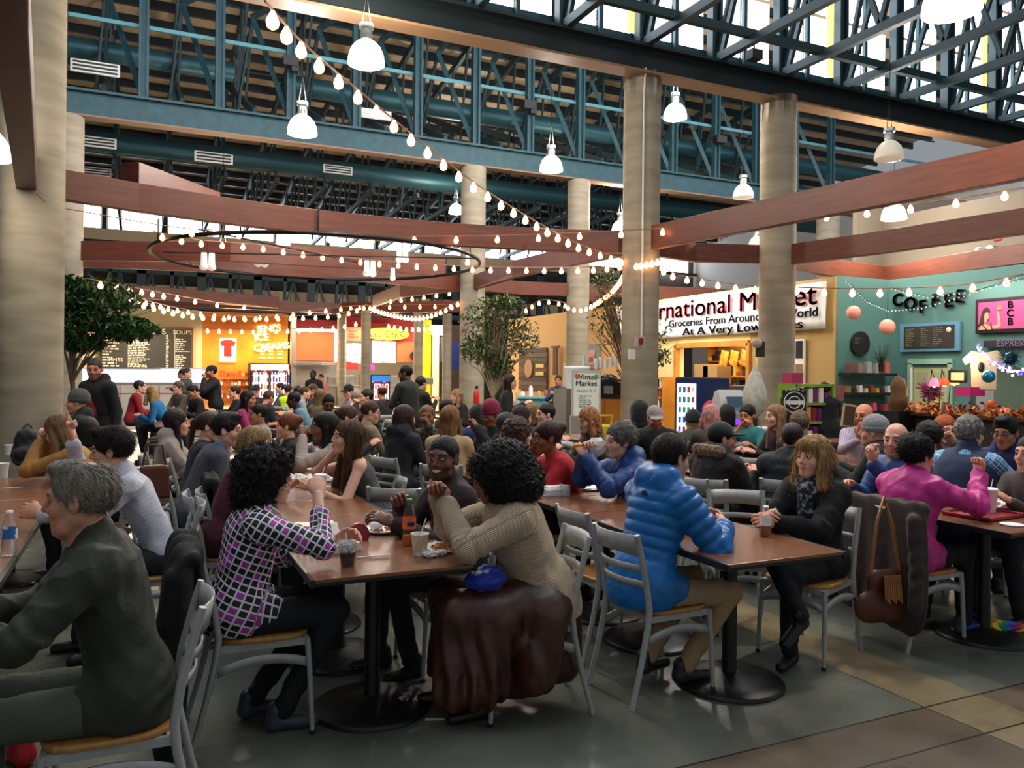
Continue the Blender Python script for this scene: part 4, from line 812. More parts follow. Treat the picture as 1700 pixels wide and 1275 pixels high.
for k,(px,py,c_,e_,lb) in enumerate(((1551,635,'#e878a0',1.5,'small pink lit tulip shade in front of the green door'),(1568,634,'#e8421c',1.8,'small red lit tulip shade in front of the green door'),(1584,632,'#f4d460',3.,'small yellow lit tulip shade next to the dark frame'))):
    p=PX(px,py,12.6); t=empty('tulip_lamp',p,0,lb,'lamp','coloured tulip lamps at the coffee counter'); MB().lathe([(.075,-.06),(.07,.0),(.035,.07)],n=12).build('shade',M('shade%d'%k,c_,.4,emit=e_*.6,ecol=c_),t); MB().ball((0,0,-.05),.03,8).build('bulb',M('shadebulb','#fff2cf',.3,emit=8),t); MB().tube([(0,0,.07),(0,.05,.2),(.0,.1,-.5)],.008,5).build('stem',m_black,t)
p=PX(1545,648,12.8); mb=MB(); rr=random.Random(12)
for k in range(160):
    d=Vector((rr.gauss(0,1),rr.gauss(0,1),rr.gauss(0,1))).normalized()*rr.uniform(.12,.24); mb.tube([d*.2,d],[.02,.004],3)
o=tag(mb.build('feather_boa',M('magenta_feathers','#8a2a5c',.8,sheen=.5)),'fluffy magenta feather bunch against the green door','decoration'); o.location=p
c=PX(1590,625,12.5); t=empty('framed_photo',c,-pi/2+.4,'small dark framed cream card beside the hanging shirt','picture'); MB().box((0,0,0),(.26,.04,.2)).build('frame',m_black,t); MB().box((0,-.025,0),(.18,.01,.12)).build('card',M('cream_card','#e8c890',.5,emit=.3),t)
p=PX(1610,650,12.3); tag(MB().box(p,(.35,.25,.14)).build('pink_till_sign',M('hot_pink','#c8246e',.5,emit=.15)),'hot pink box sign hung on the coffee counter machine','sign')
t=empty('coffee_counter',(lambda q:(q.x,q.y,0))(PX(1640,700,12.0)),-pi/2,'coffee stall counter piled with autumn leaves and pumpkins','counter'); MB().box((0,.3,.5),(3.2,.6,1.0)).build('front_panel',M('dark_booth','#2b2420',.6),t); MB().box((0,.25,1.02),(3.3,.75,.05)).build('worktop',M('walnut_top','#5c3a24',.4),t)
a=t.location; mb=MB(); rr=random.Random(21)
for k in range(420):
    q=Vector((rr.uniform(-.25,.25),rr.uniform(-1.1,1.3),1.06+abs(rr.gauss(0,.07)))); R=RV(rr.uniform(-1,1),rr.uniform(-1,1),rr.uniform(0,6)); mb.m=rr.randrange(3); s=.05
    mb.add([R@Vector((x*s,y*s,0))+q for x,y in((-1,0),(0,-.6),(1,0),(0,.6))],[(0,1,2,3)])
o=mb.build('autumn_leaves',[M('leafor','#c4561c',.6),M('leafbr','#7a2c14',.6),M('leafye','#d8902c',.6)]); tag(o,'heap of orange and brown autumn garland leaves on coffee counter','garland',kind='stuff'); o.location=(a.x-.05,a.y,0)
for k,(px,py,s,c_,lb) in enumerate(((1646,672,.07,'#c85a24','small orange jar on the coffee counter'),(1668,688,.09,'#e88a70','round peach pumpkin lamp at the end of the leaves'))):
    p=PX(px,py,11.9); o=MB().lathe([(s*.5,-s),(s,-s*.4),(s,s*.4),(s*.5,s),(s*.2,s*1.1)],p,14).build('pumpkin',M('pump%d'%k,c_,.4,emit=.4 if k else 0)); tag(o,lb,'pumpkin')
t=empty('white_price_card',PX(1566,680,12.2),.4,'tilted grey framed price card before the green door','sign'); MB().box((0,0,0),(.16,.02,.2),RV(y=.5)).build('card',M('grey_card','#6d6a62',.6),t)
c,w,h=UP(1666,630,1682,655,TU+.0); tag(MB().box((TU+1.5,c.y,c.z),(.02,w,h*1.2)).build('paper_notice',M('cream_paper','#cdbf9a',.6)),'cream paper notice inside the coffee booth','notice')
light('coffee_light','AREA',(12.6,8.6,3.3),32,(1,.9,.75),1.2); light('coffee_spot','POINT',tuple(PX(1600,600,12.2)),12,(1,.8,.5),.1)
light('teal_wash','AREA',(11.6,9.4,3.9),50,(1,.95,.88),1.5,(0,radians(-55),0),2.5)
# brewing sign, green stand with goods, burlap bag, chalk A-board
p=PX(1318,668,11.6); t=empty('round_chalk_sign',p,-radians(25),'black board with round white beer brewery crest','sign'); MB().box((0,0,-.02),(.34,.03,.4)).build('board',m_black,t); mb=MB()
for rr_ in (.15,.085): mb.tube([(rr_*cos(2*pi*k/28),-.02,rr_*sin(2*pi*k/28)) for k in range(28)],.008,4,close=True)
for k in range(5): mb.ball((-.12+.06*k,-.02,.17+.015*(2-abs(k-2))),.012,6)
mb.box((0,-.02,.0),(.3,.008,.06)); mb.build('crest',M('chalk_white','#d0cec8',.7),t)
tag(MB().box((p.x+.02,p.y+.08,.7),(.3,.1,1.2)).build('sign_post',m_black),'dark stand holding up the round brewery crest board','stand')
shelfunit((lambda q:(q.x,q.y,0))(PX(1338,700,12.1)),.75,1.5,5,'lime green shelf stand of bottles and cards by the column',14,'v',M('lime_green','#6f9a2a',.5),('#3a5a2c','#8a1f3c','#e8e0d4','#6a2a5a','#caa24a'))
tag(MB().box(PX(1316,628,12.0),(.22,.2,.16)).build('magenta_box',M('magenta_box','#a8305c',.5)),'small magenta box on top of the lime green stand','box')
p=PX(1396,652,12.4); tag(MB().box(p,(.12,.02,.24)).build('red_poster',M('faded_red','#a0484c',.6)),'faded red postcard at the teal wall edge','poster')
p=PX(1491,648,13.2); t=empty('burlap_sack',(p.x,p.y,p.z),0,'brown and cream burlap sack doll by the black shelves','sack',None,.74); mb=MB(); mb.lathe([(.13,-.45),(.2,-.3),(.2,-.18),(.14,-.1),(.17,.05),(.13,.2),(.05,.3),(.02,.34)],n=16); mb.build('sack',M('burlap','#6a4c34',.9,bump=.3,bscale=60),t); MB().tube([(.1,-.05,.25),(.2,-.05,.0),(.12,-.12,-.15)],.03).build('straw_trim',M('straw','#b89a64',.8),t)
tag(MB().box((p.x,p.y,(p.z-.34)/2),(.4,.35,p.z-.345)).build('black_plinth',m_black),'black plinth under the burlap sack','plinth')
p=PX(1409,690,10.4); t=empty('chalk_a_board',(p.x,p.y,p.z),-radians(25)+.3,'brown blank chalk board tilted beside the bald man with glasses','chalkboard'); MB().box((0,0,0),(.2,.02,.3),RV(y=.15)).build('frame',M('tan_frame','#b89a74',.5),t); MB().box((0,-.015,0),(.16,.01,.25),RV(y=.15)).build('slate',M('brown_slate','#4a3628',.6),t); MB().tube([(0,.03,.1),(0,.1,-p.z)],.012).build('support',m_black,t)
# white umbrella-like sack by the second column and pipework above booth
p=PX(1253,655,12.8); o=MB().lathe([(.02,.45),(.1,.3),(.19,.05),(.2,-.1),(.12,-.3),(.03,-.38)],n=12).build('folded_parasol',M('pale_parasol','#c8c6bc',.6,0,'#aab0a4',12)); o.location=p; tag(o,'pale patterned inflatable bottle shape beside the tall column','decoration')
mb=MB(); a=PX(1664,428,15.0); b=PX(1664,395,14.5)
m_rp=M('red_pipe_paint','#9c2a2a',.4)
t=empty('sprinkler_valve',a,0,'red sprinkler riser and valve above the teal wall','pipework'); mb=MB(); mb.lathe([(.12,-.25),(.12,.3),(.16,.31),(.16,.35),(.1,.36),(.1,.9)],n=16); mb.build('riser',m_rp,t); MB().tube([(-.25,0,.1),(-.7,0,.1),(-.8,0,.0),(-.8,0,-.25)],.05).build('white_elbow',m_pipe,t); MB().lathe([(.09,-.08),(.09,.08)],(-.3,0,.12),12,RV(y=pi/2)).build('valve',m_steel,t)
struct(MB().box((15.5,12.3,4.6),(3.5,.1,2.2)).build('wall_storage',M('storage_beige','#746a5c',.7)))
struct(MB().box((14.6,10.5,4.3),(.08,3.6,1.5)).build('wall_storage_side',MC['storage_beige']))
# ---------------------------------------------------------------- trees
m_leaf=M('glossy_leaf','#2f5a26',.45,0,'#1e4219',30); m_leaf2=M('olive_leaf','#5d7040',.5,0,'#45562f',30); m_bark=M('grey_bark','#6e5f4a',.8,bump=.3,bscale=30); m_bark2=M('pale_bark','#a89a7c',.7,bump=.3)
def tree(name,loc,H,blobs,nleaf,lm,bark,label,seed,lsz=.06,trunk_r=.05,nbranch=26):
    r=random.Random(seed); t=empty(name,loc,0,label,'tree'); mb=MB(); top=Vector((0,0,H))
    mb.tube([(0,0,0),(.03,.02,H*.5),(0,0,H)],[trunk_r,trunk_r*.8,trunk_r*.6],10); tips=[]
    for k in range(nbranch):
        c,rad=blobs[k%len(blobs)]; e=Vector(c)+Vector((r.gauss(0,.5)*rad[0],r.gauss(0,.5)*rad[1],r.gauss(0,.5)*rad[2])); b0=Vector((0,0,H*r.uniform(.72,1))); md=b0.lerp(e,.5)+Vector((0,0,.1)); mb.tube([b0,md,e],[trunk_r*.4,trunk_r*.22,.004],5); tips.append((b0,md,e))
        for q in range(3):
            e2=md.lerp(e,r.random())+Vector((r.gauss(0,.14),r.gauss(0,.14),r.gauss(0,.14))); mb.tube([md,e2],[trunk_r*.12,.002],4)
    mb.build('trunk',bark,t); mb=MB()
    for k in range(nleaf):
        c,rad=r.choice(blobs); d=Vector((r.gauss(0,1),r.gauss(0,1),r.gauss(0,1))); d=d.normalized()*(r.random()**.45); q=Vector(c)+Vector((d.x*rad[0],d.y*rad[1],d.z*rad[2])); R=RV(r.uniform(.2,1.3),r.uniform(-.5,.5),r.uniform(0,6.3)); s=lsz*r.uniform(.7,1.3)
        mb.add([R@Vector((x*s,y*s,z*s))+q for x,y,z in((0,-1,0),(.42,-.1,.12),(0,1,-.25),(-.42,-.1,.12))],[(0,1,2),(0,2,3)])
    o=mb.build('foliage',lm,t); o['kind']='stuff'; return t
a=PX(118,700,12.2); tree('ficus_tree',(a.x,a.y,0),1.9,[((.35,0,2.7),(.65,.6,.35)),((.0,0,2.35),(.55,.6,.4)),((.75,0,2.25),(.5,.5,.2)),((-.1,0,2.75),(.4,.4,.3)),((.15,0,2.0),(.3,.3,.12))],4200,m_leaf,m_bark,'leafy dark green indoor tree beside the nearest column',5,.07,.05)
a=PX(818,700,14.5); tree('ficus_tree',(a.x,a.y,0),1.5,[((-.1,0,2.6),(.55,.5,.42)),((.45,0,2.3),(.5,.5,.4)),((-.3,0,2.05),(.35,.4,.3)),((.2,0,2.9),(.4,.4,.15)),((.1,0,1.75),(.3,.3,.3))],2600,m_leaf2,m_bark2,'slender pale trunked tree in front of the rear column',8,.05,.045,40)
a=PX(1045,700,15.2); tree('ficus_tree',(a.x,a.y,0),1.7,[((-.45,0,2.6),(.45,.5,.4)),((.5,0,2.4),(.45,.4,.4)),((-.15,0,3.1),(.6,.4,.3)),((.65,0,1.95),(.25,.3,.2)),((-.6,0,3.4),(.3,.3,.2))],900,m_leaf2,m_bark,'sparse branching tree behind the alarm column',11,.05,.04,60)
# ================================================================ TABLES AND CHAIRS
m_cf=M('silver_powder_coat','#a9aaa8',.42,.12,'#9fa09e',20); m_cs=M('varnished_seat','#b98546',.3,0,'#a06f38',3,stretch=(1,9,1),coat=.3)
m_lam=M('walnut_laminate','#84563c',.24,0,'#75492f',2.5,detail=6,stretch=(1,1,1),bump=.02,spec=.6); m_edge=M('black_table_edge','#1b1a1a',.35); m_base=M('black_cast_iron','#171717',.42,bump=.1,bscale=120)
HI=-1
def chair_proto():
    t=empty('dining_chair',(0,0,-20),0,'x','chair','grey ladder-back chairs at the tables')
    # seat pan
    sp=[]; n=20
    for k in range(n):
        a=2*pi*k/n; c_,s_=cos(a),sin(a); x=.2*abs(c_)**.55*(1 if c_>0 else -1); y=.2*abs(s_)**.55*(1 if s_>0 else -1); x*=(1+.06*y/.2); sp.append((x,y+.01))
    MB().prism(sp,.432,.455).build('seat',m_cs,t,bevel=.008)
    mb=MB(); 
    for a,b in (((-.185,.19,.418),(.185,.19,.418)),((-.17,-.17,.418),(.17,-.17,.418)),((-.185,.19,.418),(-.17,-.18,.418)),((.185,.19,.418),(.17,-.18,.418))): mb.beam(a,b,.018,.03)
    mb.build('seat_frame',m_cf,t)
    for s in(-1,1):
        MB().tube([(s*.19,.19,.43),(s*.195,.2,.3),(s*.2,.215,.0)],[.014,.0125,.011],8,squash=1.15).build('leg',m_cf,t)
        pts=[(s*.185,-.29,.0),(s*.182,-.235,.2),(s*.18,-.195,.38),(s*.178,-.185,.47),(s*.178,-.205,.6),(s*.18,-.25,.78),(s*.18,-.268,.845)]
        MB().tube(pts,[.012,.0135,.0155,.016,.0155,.0145,.013],8,squash=1.2).build('leg',m_cf,t)
    def curved(z,h,yb,name,dz=0.,th=.006):
        g=[]
        for j in range(2):
            row=[]
            for i in range(9):
                x=-.178+.356*i/8; row.append((x,yb-.045*(1-(x/.178)**2)-.018*(j*h/.12),z+(j-.5)*h+dz*(1-(x/.178)**2)*(0 if j else 1)))
            g.append(row)
        return MB().sheet(g).build(name,m_cf,t,solid=th)
    curved(.79,.105,-.248,'top_rail',.012); curved(.675,.034,-.222,'back_slat'); curved(.595,.034,-.203,'back_slat')
    for s in(-1,1):
        mb=MB(); g=[[(s*.19,-.19+.38*i/8,.345+.035*(1-((i-4)/4)**2)-(.0 if j==0 else .04)) for i in range(9)] for j in range(2)]; mb.sheet(g).build('side_stretcher',m_cf,t,solid=.012)
    MB().sheet([[(-.19+.38*i/8,.2,.345+.035*(1-((i-4)/4)**2)-.04*j) for i in range(9)] for j in range(2)]).build('front_stretcher',m_cf,t,solid=.012)
    for s in (-1,1): MB().lathe([(.013,0),(.015,.012),(.012,.02)],(s*.2,.215,0),8).build('foot_cap',m_edge,t)
    return t
CH0=chair_proto(); first=[True]
def chair(u,v,rz,label):
    global CH0
    if first[0]: c=CH0; first[0]=False
    else: c=copy_tree(CH0)
    c.location=(u,v,0); c.rotation_euler=(0,0,rz); c['label']=label; return c
m_tb={}
def table(u0,u1,v0,v1,label,pv=None):
    w,d=u1-u0,v1-v0; t=empty('dining_table',((u0+u1)/2,(v0+v1)/2,0),0,label,'table','brown laminate dining tables')
    key=(round(w,2),round(d,2))
    if key not in m_tb:
        a=MB().box((0,0,.742),(w-.03,d-.012,.016)); ao=a.build('tabletop',m_lam,t,bevel=.002)
        b=MB(); e=.02
        for s in(-1,1): b.box((s*(w/2-e/2-.002),0,.734),(e,d-.006,.034)); b.box((0,s*(d/2-e/2-.002),.733),(w-.045,e*.35,.03))
        b.box((0,0,.726),(w-.05,d-.03,.014)); bo=b.build('edge_band',m_edge,t,bevel=.004)
        c=MB().lathe([(.042,.02),(.038,.05),(.036,.70)],n=18); c.box((0,0,.712),(.3,.3,.02)); co_=c.build('pole',m_base,t)
        r=.285; d_=MB().lathe([(r,0),(r,.014),(r*.96,.024),(r*.6,.036),(.09,.05),(.05,.062)],n=36); do=d_.build('base_plate',m_base,t)
        m_tb[key]=(ao.data,bo.data,co_.data,do.data)
        for o in(co_,do): o.location=(0,(pv or 0),0)
    else:
        for nm,me in zip(('tabletop','edge_band','pole','base_plate'),m_tb[key]):
            o=mobj(nm,me,t); 
            if nm in('tabletop','edge_band'): dd=o.modifiers.new('b','BEVEL'); dd.width=.003; dd.segments=2; dd.limit_method='ANGLE'
    return t
A0,A1,B0,B1,C0,C1,Z0,Z1=.65,1.41,2.46,3.22,4.45,5.21,-1.27,-.51
ROWS={}
def row(name,u0,u1,vs,labels):
    for k in range(len(vs)-1): table(u0,u1,vs[k]+.002,vs[k+1]-.002,labels[k])
    ROWS[name]=(u0,u1,vs[0],vs[-1])
od=['nearest','second','third','fourth','fifth','sixth','seventh','eighth','ninth']
def labs(n,desc): return [od[i]+' '+desc for i in range(n)]
row('A',A0,A1,[3.36,4.2,4.82,5.44,6.06,6.7,7.32,7.94,8.56],['brown table holding the cola cup and half eaten pasta','second table of the checkered jacket row','table with the white tissue and tall white cup row, third along']+labs(8,'table in the row with the checkered jacket woman')[3:8])
row('B',B0,B1,[2.9,3.76,4.34,4.94,5.54,6.16,6.78,7.4],['brown table between the blue puffer man and woman in black coat']+labs(7,'table in the row where the blue puffer man sits')[1:])
row('Z',Z0,Z1,[2.5,3.1,3.7,4.32,4.94,5.56,6.18,6.8,7.42],labs(8,'brown table in the row of the old man in olive'))
row('C',C0,C1,[2.87,3.7,4.32,4.94,5.56,6.18,6.8],['brown table bearing red trays and stacked white cups']+labs(6,'table in the row of the pink jacket person')[1:])
row('D',6.35,7.1,[5.2,5.82,6.44,7.06,7.68],labs(4,'table in the row of the plaid sleeve man'))
row('E',8.3,9.0,[7.0,7.62,8.24],labs(2,'table behind the bald man in the striped shirt'))
row('F',3.3,4.05,[8.4,9.0,9.6,10.2],labs(3,'far table behind the red sweater woman'))
row('G',5.2,5.95,[8.2,8.8,9.4,10.0],labs(3,'far table near the teal dress woman'))
for nm,(u,vv,d) in dict(H=((.2,.95),13.2,'long way back table beyond the front columns'),I=((2.6,3.35),13.4,'back hall table under the round light track'),J=((-1.9,-1.15),13.4,'back hall table near the ice cream counter'),K=((4.6,5.35),14.5,'back hall table before the standing man in black'),L=((1.3,2.05),18.6,'remote table by the stall queue'),N_=((3.6,4.35),18.8,'remote table near the freezer'),O=((5.6,6.35),19.5,'remote table near the red extinguisher column')).items():
    row(nm,u[0],u[1],[vv,vv+.62,vv+1.24,vv+1.86],labs(3,d))
# ================================================================ THINGS ON TABLES
m_paper=M('white_paper','#f0efec',.6,bump=.15,bscale=25); m_foam=M('white_foam','#efefef',.55); m_plast=M('clear_plastic','#ffffff',.05,trans=.95,ior=1.2,alpha=.55); m_cupd=M('printed_cream_cup','#d9cfa8',.5,0,'#efe9d6',22,contrast=(.45,.5)); m_ice=M('iced_clear','#e8eef0',.12,trans=.6,alpha=.8); m_cola=M('cola','#2a0d08',.08,trans=.2)
TZ=.751
def put(px,py,z=TZ): return onZ(px,py,z)
def cup(px,py,h,r0,r1,mat,label,straw=False,lid=False,z=TZ):
    p=put(px,py,z); t=empty('paper_cup',p,0,label,'cup'); MB().lathe([(r0,0),(r1,h-.004),(r1+.003,h),(r1-.003,h-.001),(r0-.002,.006)],n=24,caps=False).build('cup_wall',mat,t); 
    MB().lathe([(r0,0),(r0,.004)],n=24).build('base',mat,t)
    if lid: MB().lathe([(r1+.004,h),(r1+.004,h+.008),(r1*.75,h+.014),(r1*.7,h+.012)],n=24).build('lid',m_foam,t)
    if straw: MB().tube([(0,0,h*.1),(.012,0,h+.02),(.03,0,h+.07)],.0035,6).build('straw',m_foam,t)
    return t
cup(533,884,.105,.03,.042,m_cupd,'brown speckled paper cup beside the checkered jacket woman')
cup(697,922,.105,.031,.043,m_cupd,'cream printed cup with leaning white spoon by the pasta plate',True)
cup(532,826,.15,.03,.044,m_foam,'tall white cup with straw near the tissue heap on second table',True,True)
cup(938,823,.075,.03,.036,M('clear_tumbler','#f4f4f6',.05,trans=.9,alpha=.6),'clear plastic tumbler beside the white foam box')
cup(1446,712,.1,.03,.04,m_foam,'small white cup in front of the bald man in blue')if False else None
cup(1643,852,.15,.032,.046,m_foam,'double stacked tall white cup with two straws on the red tray',True,True)
cup(5,794,.12,.03,.042,m_foam,'white cup at the table edge below the black backpack')
cup(15,755,.1,.03,.04,m_foam,'white foam cup beside the black backpack')
# cola cup with ice
p=put(577,940); t=empty('cola_cup',p,0,'clear cup of dark cola topped with crushed ice and straw','cup'); MB().lathe([(.03,0),(.043,.11),(.045,.112),(.041,.11),(.029,.004)],n=24,caps=False).build('cup_wall',m_plast,t); MB().lathe([(.028,.004),(.036,.062),(.036,.064)],n=24).build('cola',m_cola,t); mb=MB(); rr=random.Random(1)
for k in range(26): a=rr.uniform(0,6.3); q=rr.uniform(0,.03); mb.box((q*cos(a),q*sin(a),.07+rr.uniform(0,.04)),(.014,.014,.014),RV(rr.random(),rr.random(),rr.random()))
mb.build('ice',m_ice,t)['kind']='stuff'; MB().tube([(0,0,.02),(-.01,0,.15)],.003,6).build('straw',m_foam,t)
# foam clamshells
def clam(px,py,label,rz=0,s=1,open_=True):
    p=put(px,py); t=empty('foam_takeaway_box',p,rz,label,'takeaway box',None,s); mb=MB()
    mb.prism([(-.09,-.09),(.09,-.09),(.09,.09),(-.09,.09)],0,.004); 
    for a,b in (((-.1,-.1),(.1,-.1)),((.1,-.1),(.1,.1)),((.1,.1),(-.1,.1)),((-.1,.1),(-.1,-.1))): mb.beam((a[0]*.95,a[1]*.95,.022),(b[0]*.95,b[1]*.95,.022),.012,.045)
    mb.build('tray',m_foam,t,bevel=.003)
    if open_: MB().box((0,.14,.06),(.19,.014,.14),RV(x=-.5)).build('lid',m_foam,t,bevel=.01)
    else: MB().box((0,0,.056),(.2,.2,.03),taper=.85).build('lid',m_foam,t,bevel=.006)
clam(560,912,'open white foam box between the cups on the nearest table',.3,.85); clam(915,820,'closed white foam box beside the clear tumbler',.1,1,False)
p=put(596,897); t=empty('red_dish',p,.2,'dark red round dish leaning behind the cola cup','dish'); MB().lathe([(.055,0),(.057,.006),(.05,.012)],(0,0,.035),24,RV(x=1.1)).build('disc',M('wine_red_plastic','#7c1622',.3),t)
# plates
m_plate=M('white_paper_plate','#ece8e2',.5); m_pasta=M('pasta_sauce','#dfa552',.5,0,'#d08438',30); m_tom=M('tomato_smear','#b8481f',.4)
def plate(px,py,label,food=True,r=.115):
    p=put(px,py); t=empty('paper_plate',p,0,label,'plate'); MB().lathe([(r*.62,.002),(r*.7,.004),(r*.95,.016),(r,.017),(r,.013),(r*.7,.0)],n=32,caps=False).build('plate_rim',m_plate,t); MB().lathe([(r*.66,.001),(r*.66,.004)],n=32).build('plate_well',m_plate,t); mb=MB(); rr=random.Random(len(label))
    for k in range(110 if food else 22):
        a=rr.uniform(0,6.3); q=r*.62*rr.random()**.5; h=.008+(.03 if food else .006)*(1-q/(r*.7))*rr.random(); c=Vector((q*cos(a),q*sin(a),h)); b=rr.uniform(0,6.3); mb.m=(1 if rr.random()<.25 else 0) if food else 1; mb.tube([c,c+Vector((cos(b)*.014,sin(b)*.014,rr.uniform(-.003,.006)))],.0045,5)
    mb.build('pasta',[m_pasta,m_tom],t)['kind']='stuff'; return t
plate(742,912,'paper plate heaped with pasta under the curly haired woman'); t=plate(635,882,'nearly empty paper plate with red sauce and napkin',False); MB().ball((-.03,.02,.03),.03,10,(1.3,1,.8)).build('crumpled_napkin',m_paper,t)
p=put(520,872); t=empty('wax_paper',p,0,'flattened cream food wrapper behind the speckled cup','wrapper'); g=[[(x*.03,y*.025,.004+.012*abs(sin(x*2.3+y))*((x*x+y*y)/30)) for x in range(-4,5)] for y in range(-3,4)]; MB().sheet(g).build('paper',M('cream_wrapper','#e6dcc0',.6),t,solid=.001)
def crumple(px,py,label,n=5,s=.03,seed=1):
    p=put(px,py); rr=random.Random(seed); mb=MB()
    for k in range(n):
        c=Vector((rr.uniform(-1,1)*s*1.6,rr.uniform(-1,1)*s*.8,s*.55)); b=len(mb.v); mb.ball(c,s*rr.uniform(.6,1),9,(1.2,1,.7))
        for i in range(b,len(mb.v)): v=Vector(mb.v[i]); v+=(v-c)*rr.uniform(-.3,.35); mb.v[i]=(v.x,v.y,max(.001,v.z))
    mb.sm=[False]*len(mb.f); o=mb.build('crumpled_napkin',m_paper); o.location=p; o['kind']='thing'; return tag(o,label,'napkin')
crumple(722,925,'crumpled white napkin beside the printed cup',5,.026,3); crumple(512,803,'large crumpled white tissue heap in front of blond woman',7,.06,4); crumple(535,800,'flatter crumpled tissue near the tank top woman',4,.04,5); crumple(1265,716,'crumpled white bags on the teal dress table',6,.06,8); crumple(1620,850,'crumpled pale wrapper on the red tray',4,.045,9); crumple(1672,848,'peaked white paper bag on the farther red tray',3,.07,10); crumple(1305,718,'second crumpled white bag beside charcoal coat person',4,.05,18)
# straw / spoon
tag(MB().tube([put(592,927)+Vector((0,0,.004)),put(648,923)+Vector((0,0,.004))],.0035,6).build('drinking_straw',m_foam),'white straw lying on the nearest table','straw')
# orange soda bottle
def bottle(px,py,label,h,r,liquid,capm,lab,fill=.3,glassm=None):
    p=put(px,py); t=empty('bottle',p,0,label,'bottle'); MB().lathe([(r*.85,0),(r,.01),(r,h*.3),(r*.93,h*.36),(r,h*.44),(r,h*.6),(r*.75,h*.75),(.014,h*.9),(.014,h*.96)],n=24).build('body',glassm or m_plast,t)
    MB().lathe([(r*.8,.003),(r*.92,.01),(r*.92,h*fill)],n=24).build('drink',liquid,t); MB().lathe([(.016,h*.94),(.016,h*.995),(.013,h)],n=16).build('cap',capm,t)
    MB().lathe([(r*1.02,h*.36),(r*1.02,h*.6)],n=24,caps=False).build('label',lab,t); return t
t=bottle(679,905,'orange soda bottle with green cap and orange label',.235,.033,M('orange_soda','#e87a1c',.1,trans=.4),M('green_cap','#1f8a4a',.4),M('orange_label','#ee6a18',.4),.22); MB().ball((.0,-.032,.112),.014,10,(1.6,.35,1)).build('logo',M('navy_logo','#1c2a6a',.4),t)
bottle(15,920,'clear water bottle with blue label beside the old man',.205,.033,m_plast,M('white_cap','#e8e8e8',.4),M('water_label','#3f74b8',.4,0,'#dfe8f4',9,contrast=(.49,.51)),.5)
bottle(1612,778,'clear water bottle in front of the man in navy',.21,.034,m_plast,MC['white_cap'],M('pale_label','#d8e4ee',.4),.5)
t=bottle(1271,890,'small glass bottle of amber drink with white cap',.165,.03,M('amber_drink','#a8673a',.1,trans=.3),M('white_cap2','#f0f0f0',.4),M('white_label','#e8e8e8',.4),.45)
# clipboard with papers, trays, phone
p=put(985,812); t=empty('clipboard',p,-.25,'black folder with loose white papers before the blue jacket eater','folder'); MB().box((0,0,.006),(.42,.26,.01)).build('folder',m_edge,t); g=[[(-.18+.045*x,-.1+.05*y,.014+.006*sin(x*1.1+y)) for x in range(9)] for y in range(5)]; MB().sheet(g).build('papers',m_paper,t,solid=.002)
m_tray=M('red_tray','#8c1c26',.35); m_bt=M('black_tray','#1c1b1d',.4)
def tray(px,py,label,mat,rz=0,w=.4,d=.3):
    p=put(px,py); t=empty('serving_tray',p,rz,label,'tray'); MB().box((0,0,.006),(w,d,.008)).build('floor_panel',mat,t); mb=MB()
    for a,b in(((-w/2,-d/2),(w/2,-d/2)),((w/2,-d/2),(w/2,d/2)),((w/2,d/2),(-w/2,d/2)),((-w/2,d/2),(-w/2,-d/2))): mb.beam((*a,.014),(*b,.014),.012,.02)
    mb.build('rim',mat,t,bevel=.004)
tray(1632,856,'red tray under the stacked white cups',m_tray,.1); tray(1690,850,'second red tray at the table edge',m_tray,.05,.3,.3); tray(590,808,'black tray before the tank top woman',m_bt,.1,.3,.22)
p=put(1469,812); plate(1472,812,'plate of yellow noodles on the pink jacket row table')
p=put(1680,872); tag(MB().lathe([(.06,0),(.065,.008)],p,20).build('flat_cup_cover',m_foam),'flat white cup cover near the red tray corner','cup cover')
# phones
def phone(loc,rz,rx,label): 
    t=empty('phone',loc,rz,label,'phone'); MB().box((0,0,0),(.07,.009,.14),RV(x=rx)).build('body',M('phone_case','#b8aab0',.3),t,bevel=.004); return t
# backpack on table
p=put(45,772); t=empty('backpack',p,.2,'small black backpack standing on the far end of the table','backpack'); V_,Q_=nets(lambda P:evalp(P,[dict(a=(0,0,.1),b=(0,0,.24),ra=.13,rb=.1,sq=((0,1,0),.65)),dict(a=(-.05,-.08,.1),b=(.05,-.08,.1),ra=.07,rb=.07,sq=((0,1,0),.6))],.04)+.004*np.sin(P[:,2]*60+P[:,0]*30)*np.sin(P[:,0]*50),(-.2,-.2,-.02),(.2,.2,.4),.01); V_[:,2]=np.maximum(V_[:,2],0); mobj('bag_body',npmesh('bag_body',V_,Q_,M('black_nylon','#17171a',.6,sheen=.2)),t); MB().tube([(-.04,0,.33),(0,0,.37),(.04,0,.33)],.008).build('handle',m_edge,t)
# umbrella rainbow on floor
a=onZ(1578,1045,.03); b=onZ(1712,1040,.05); t=empty('folded_umbrella',a,0,'folded rainbow striped umbrella lying on the floor','umbrella'); d=b-a; L=d.length; ux=d.normalized(); uy=Vector((-ux.y,ux.x,0)); mb=MB()
cols=['#d8202c','#e8781c','#e8d02c','#2c9a3c','#1c6ad0','#5a2a9a']; ms=[M('rb%d'%i,c_,.45) for i,c_ in enumerate(cols)]
NS=30;NA=24
for i in range(NS):
    for k in range(NA):
        def pt(i,k):
            s=i/NS; r=.012+.05*sin(pi*min(1,s*1.05))**.8*(1+.22*sin(6*2*pi*k/NA+s*5)); a_=2*pi*k/NA; return ux*(s*L)+uy*(r*cos(a_)*1.2)+Vector((0,0,r*sin(a_)*.8))
        mb.m=(k//4+int(i*.45))%6; mb.add([pt(i,k),pt(i+1,k),pt(i+1,k+1),pt(i,k+1)],[(0,1,2,3)],True)
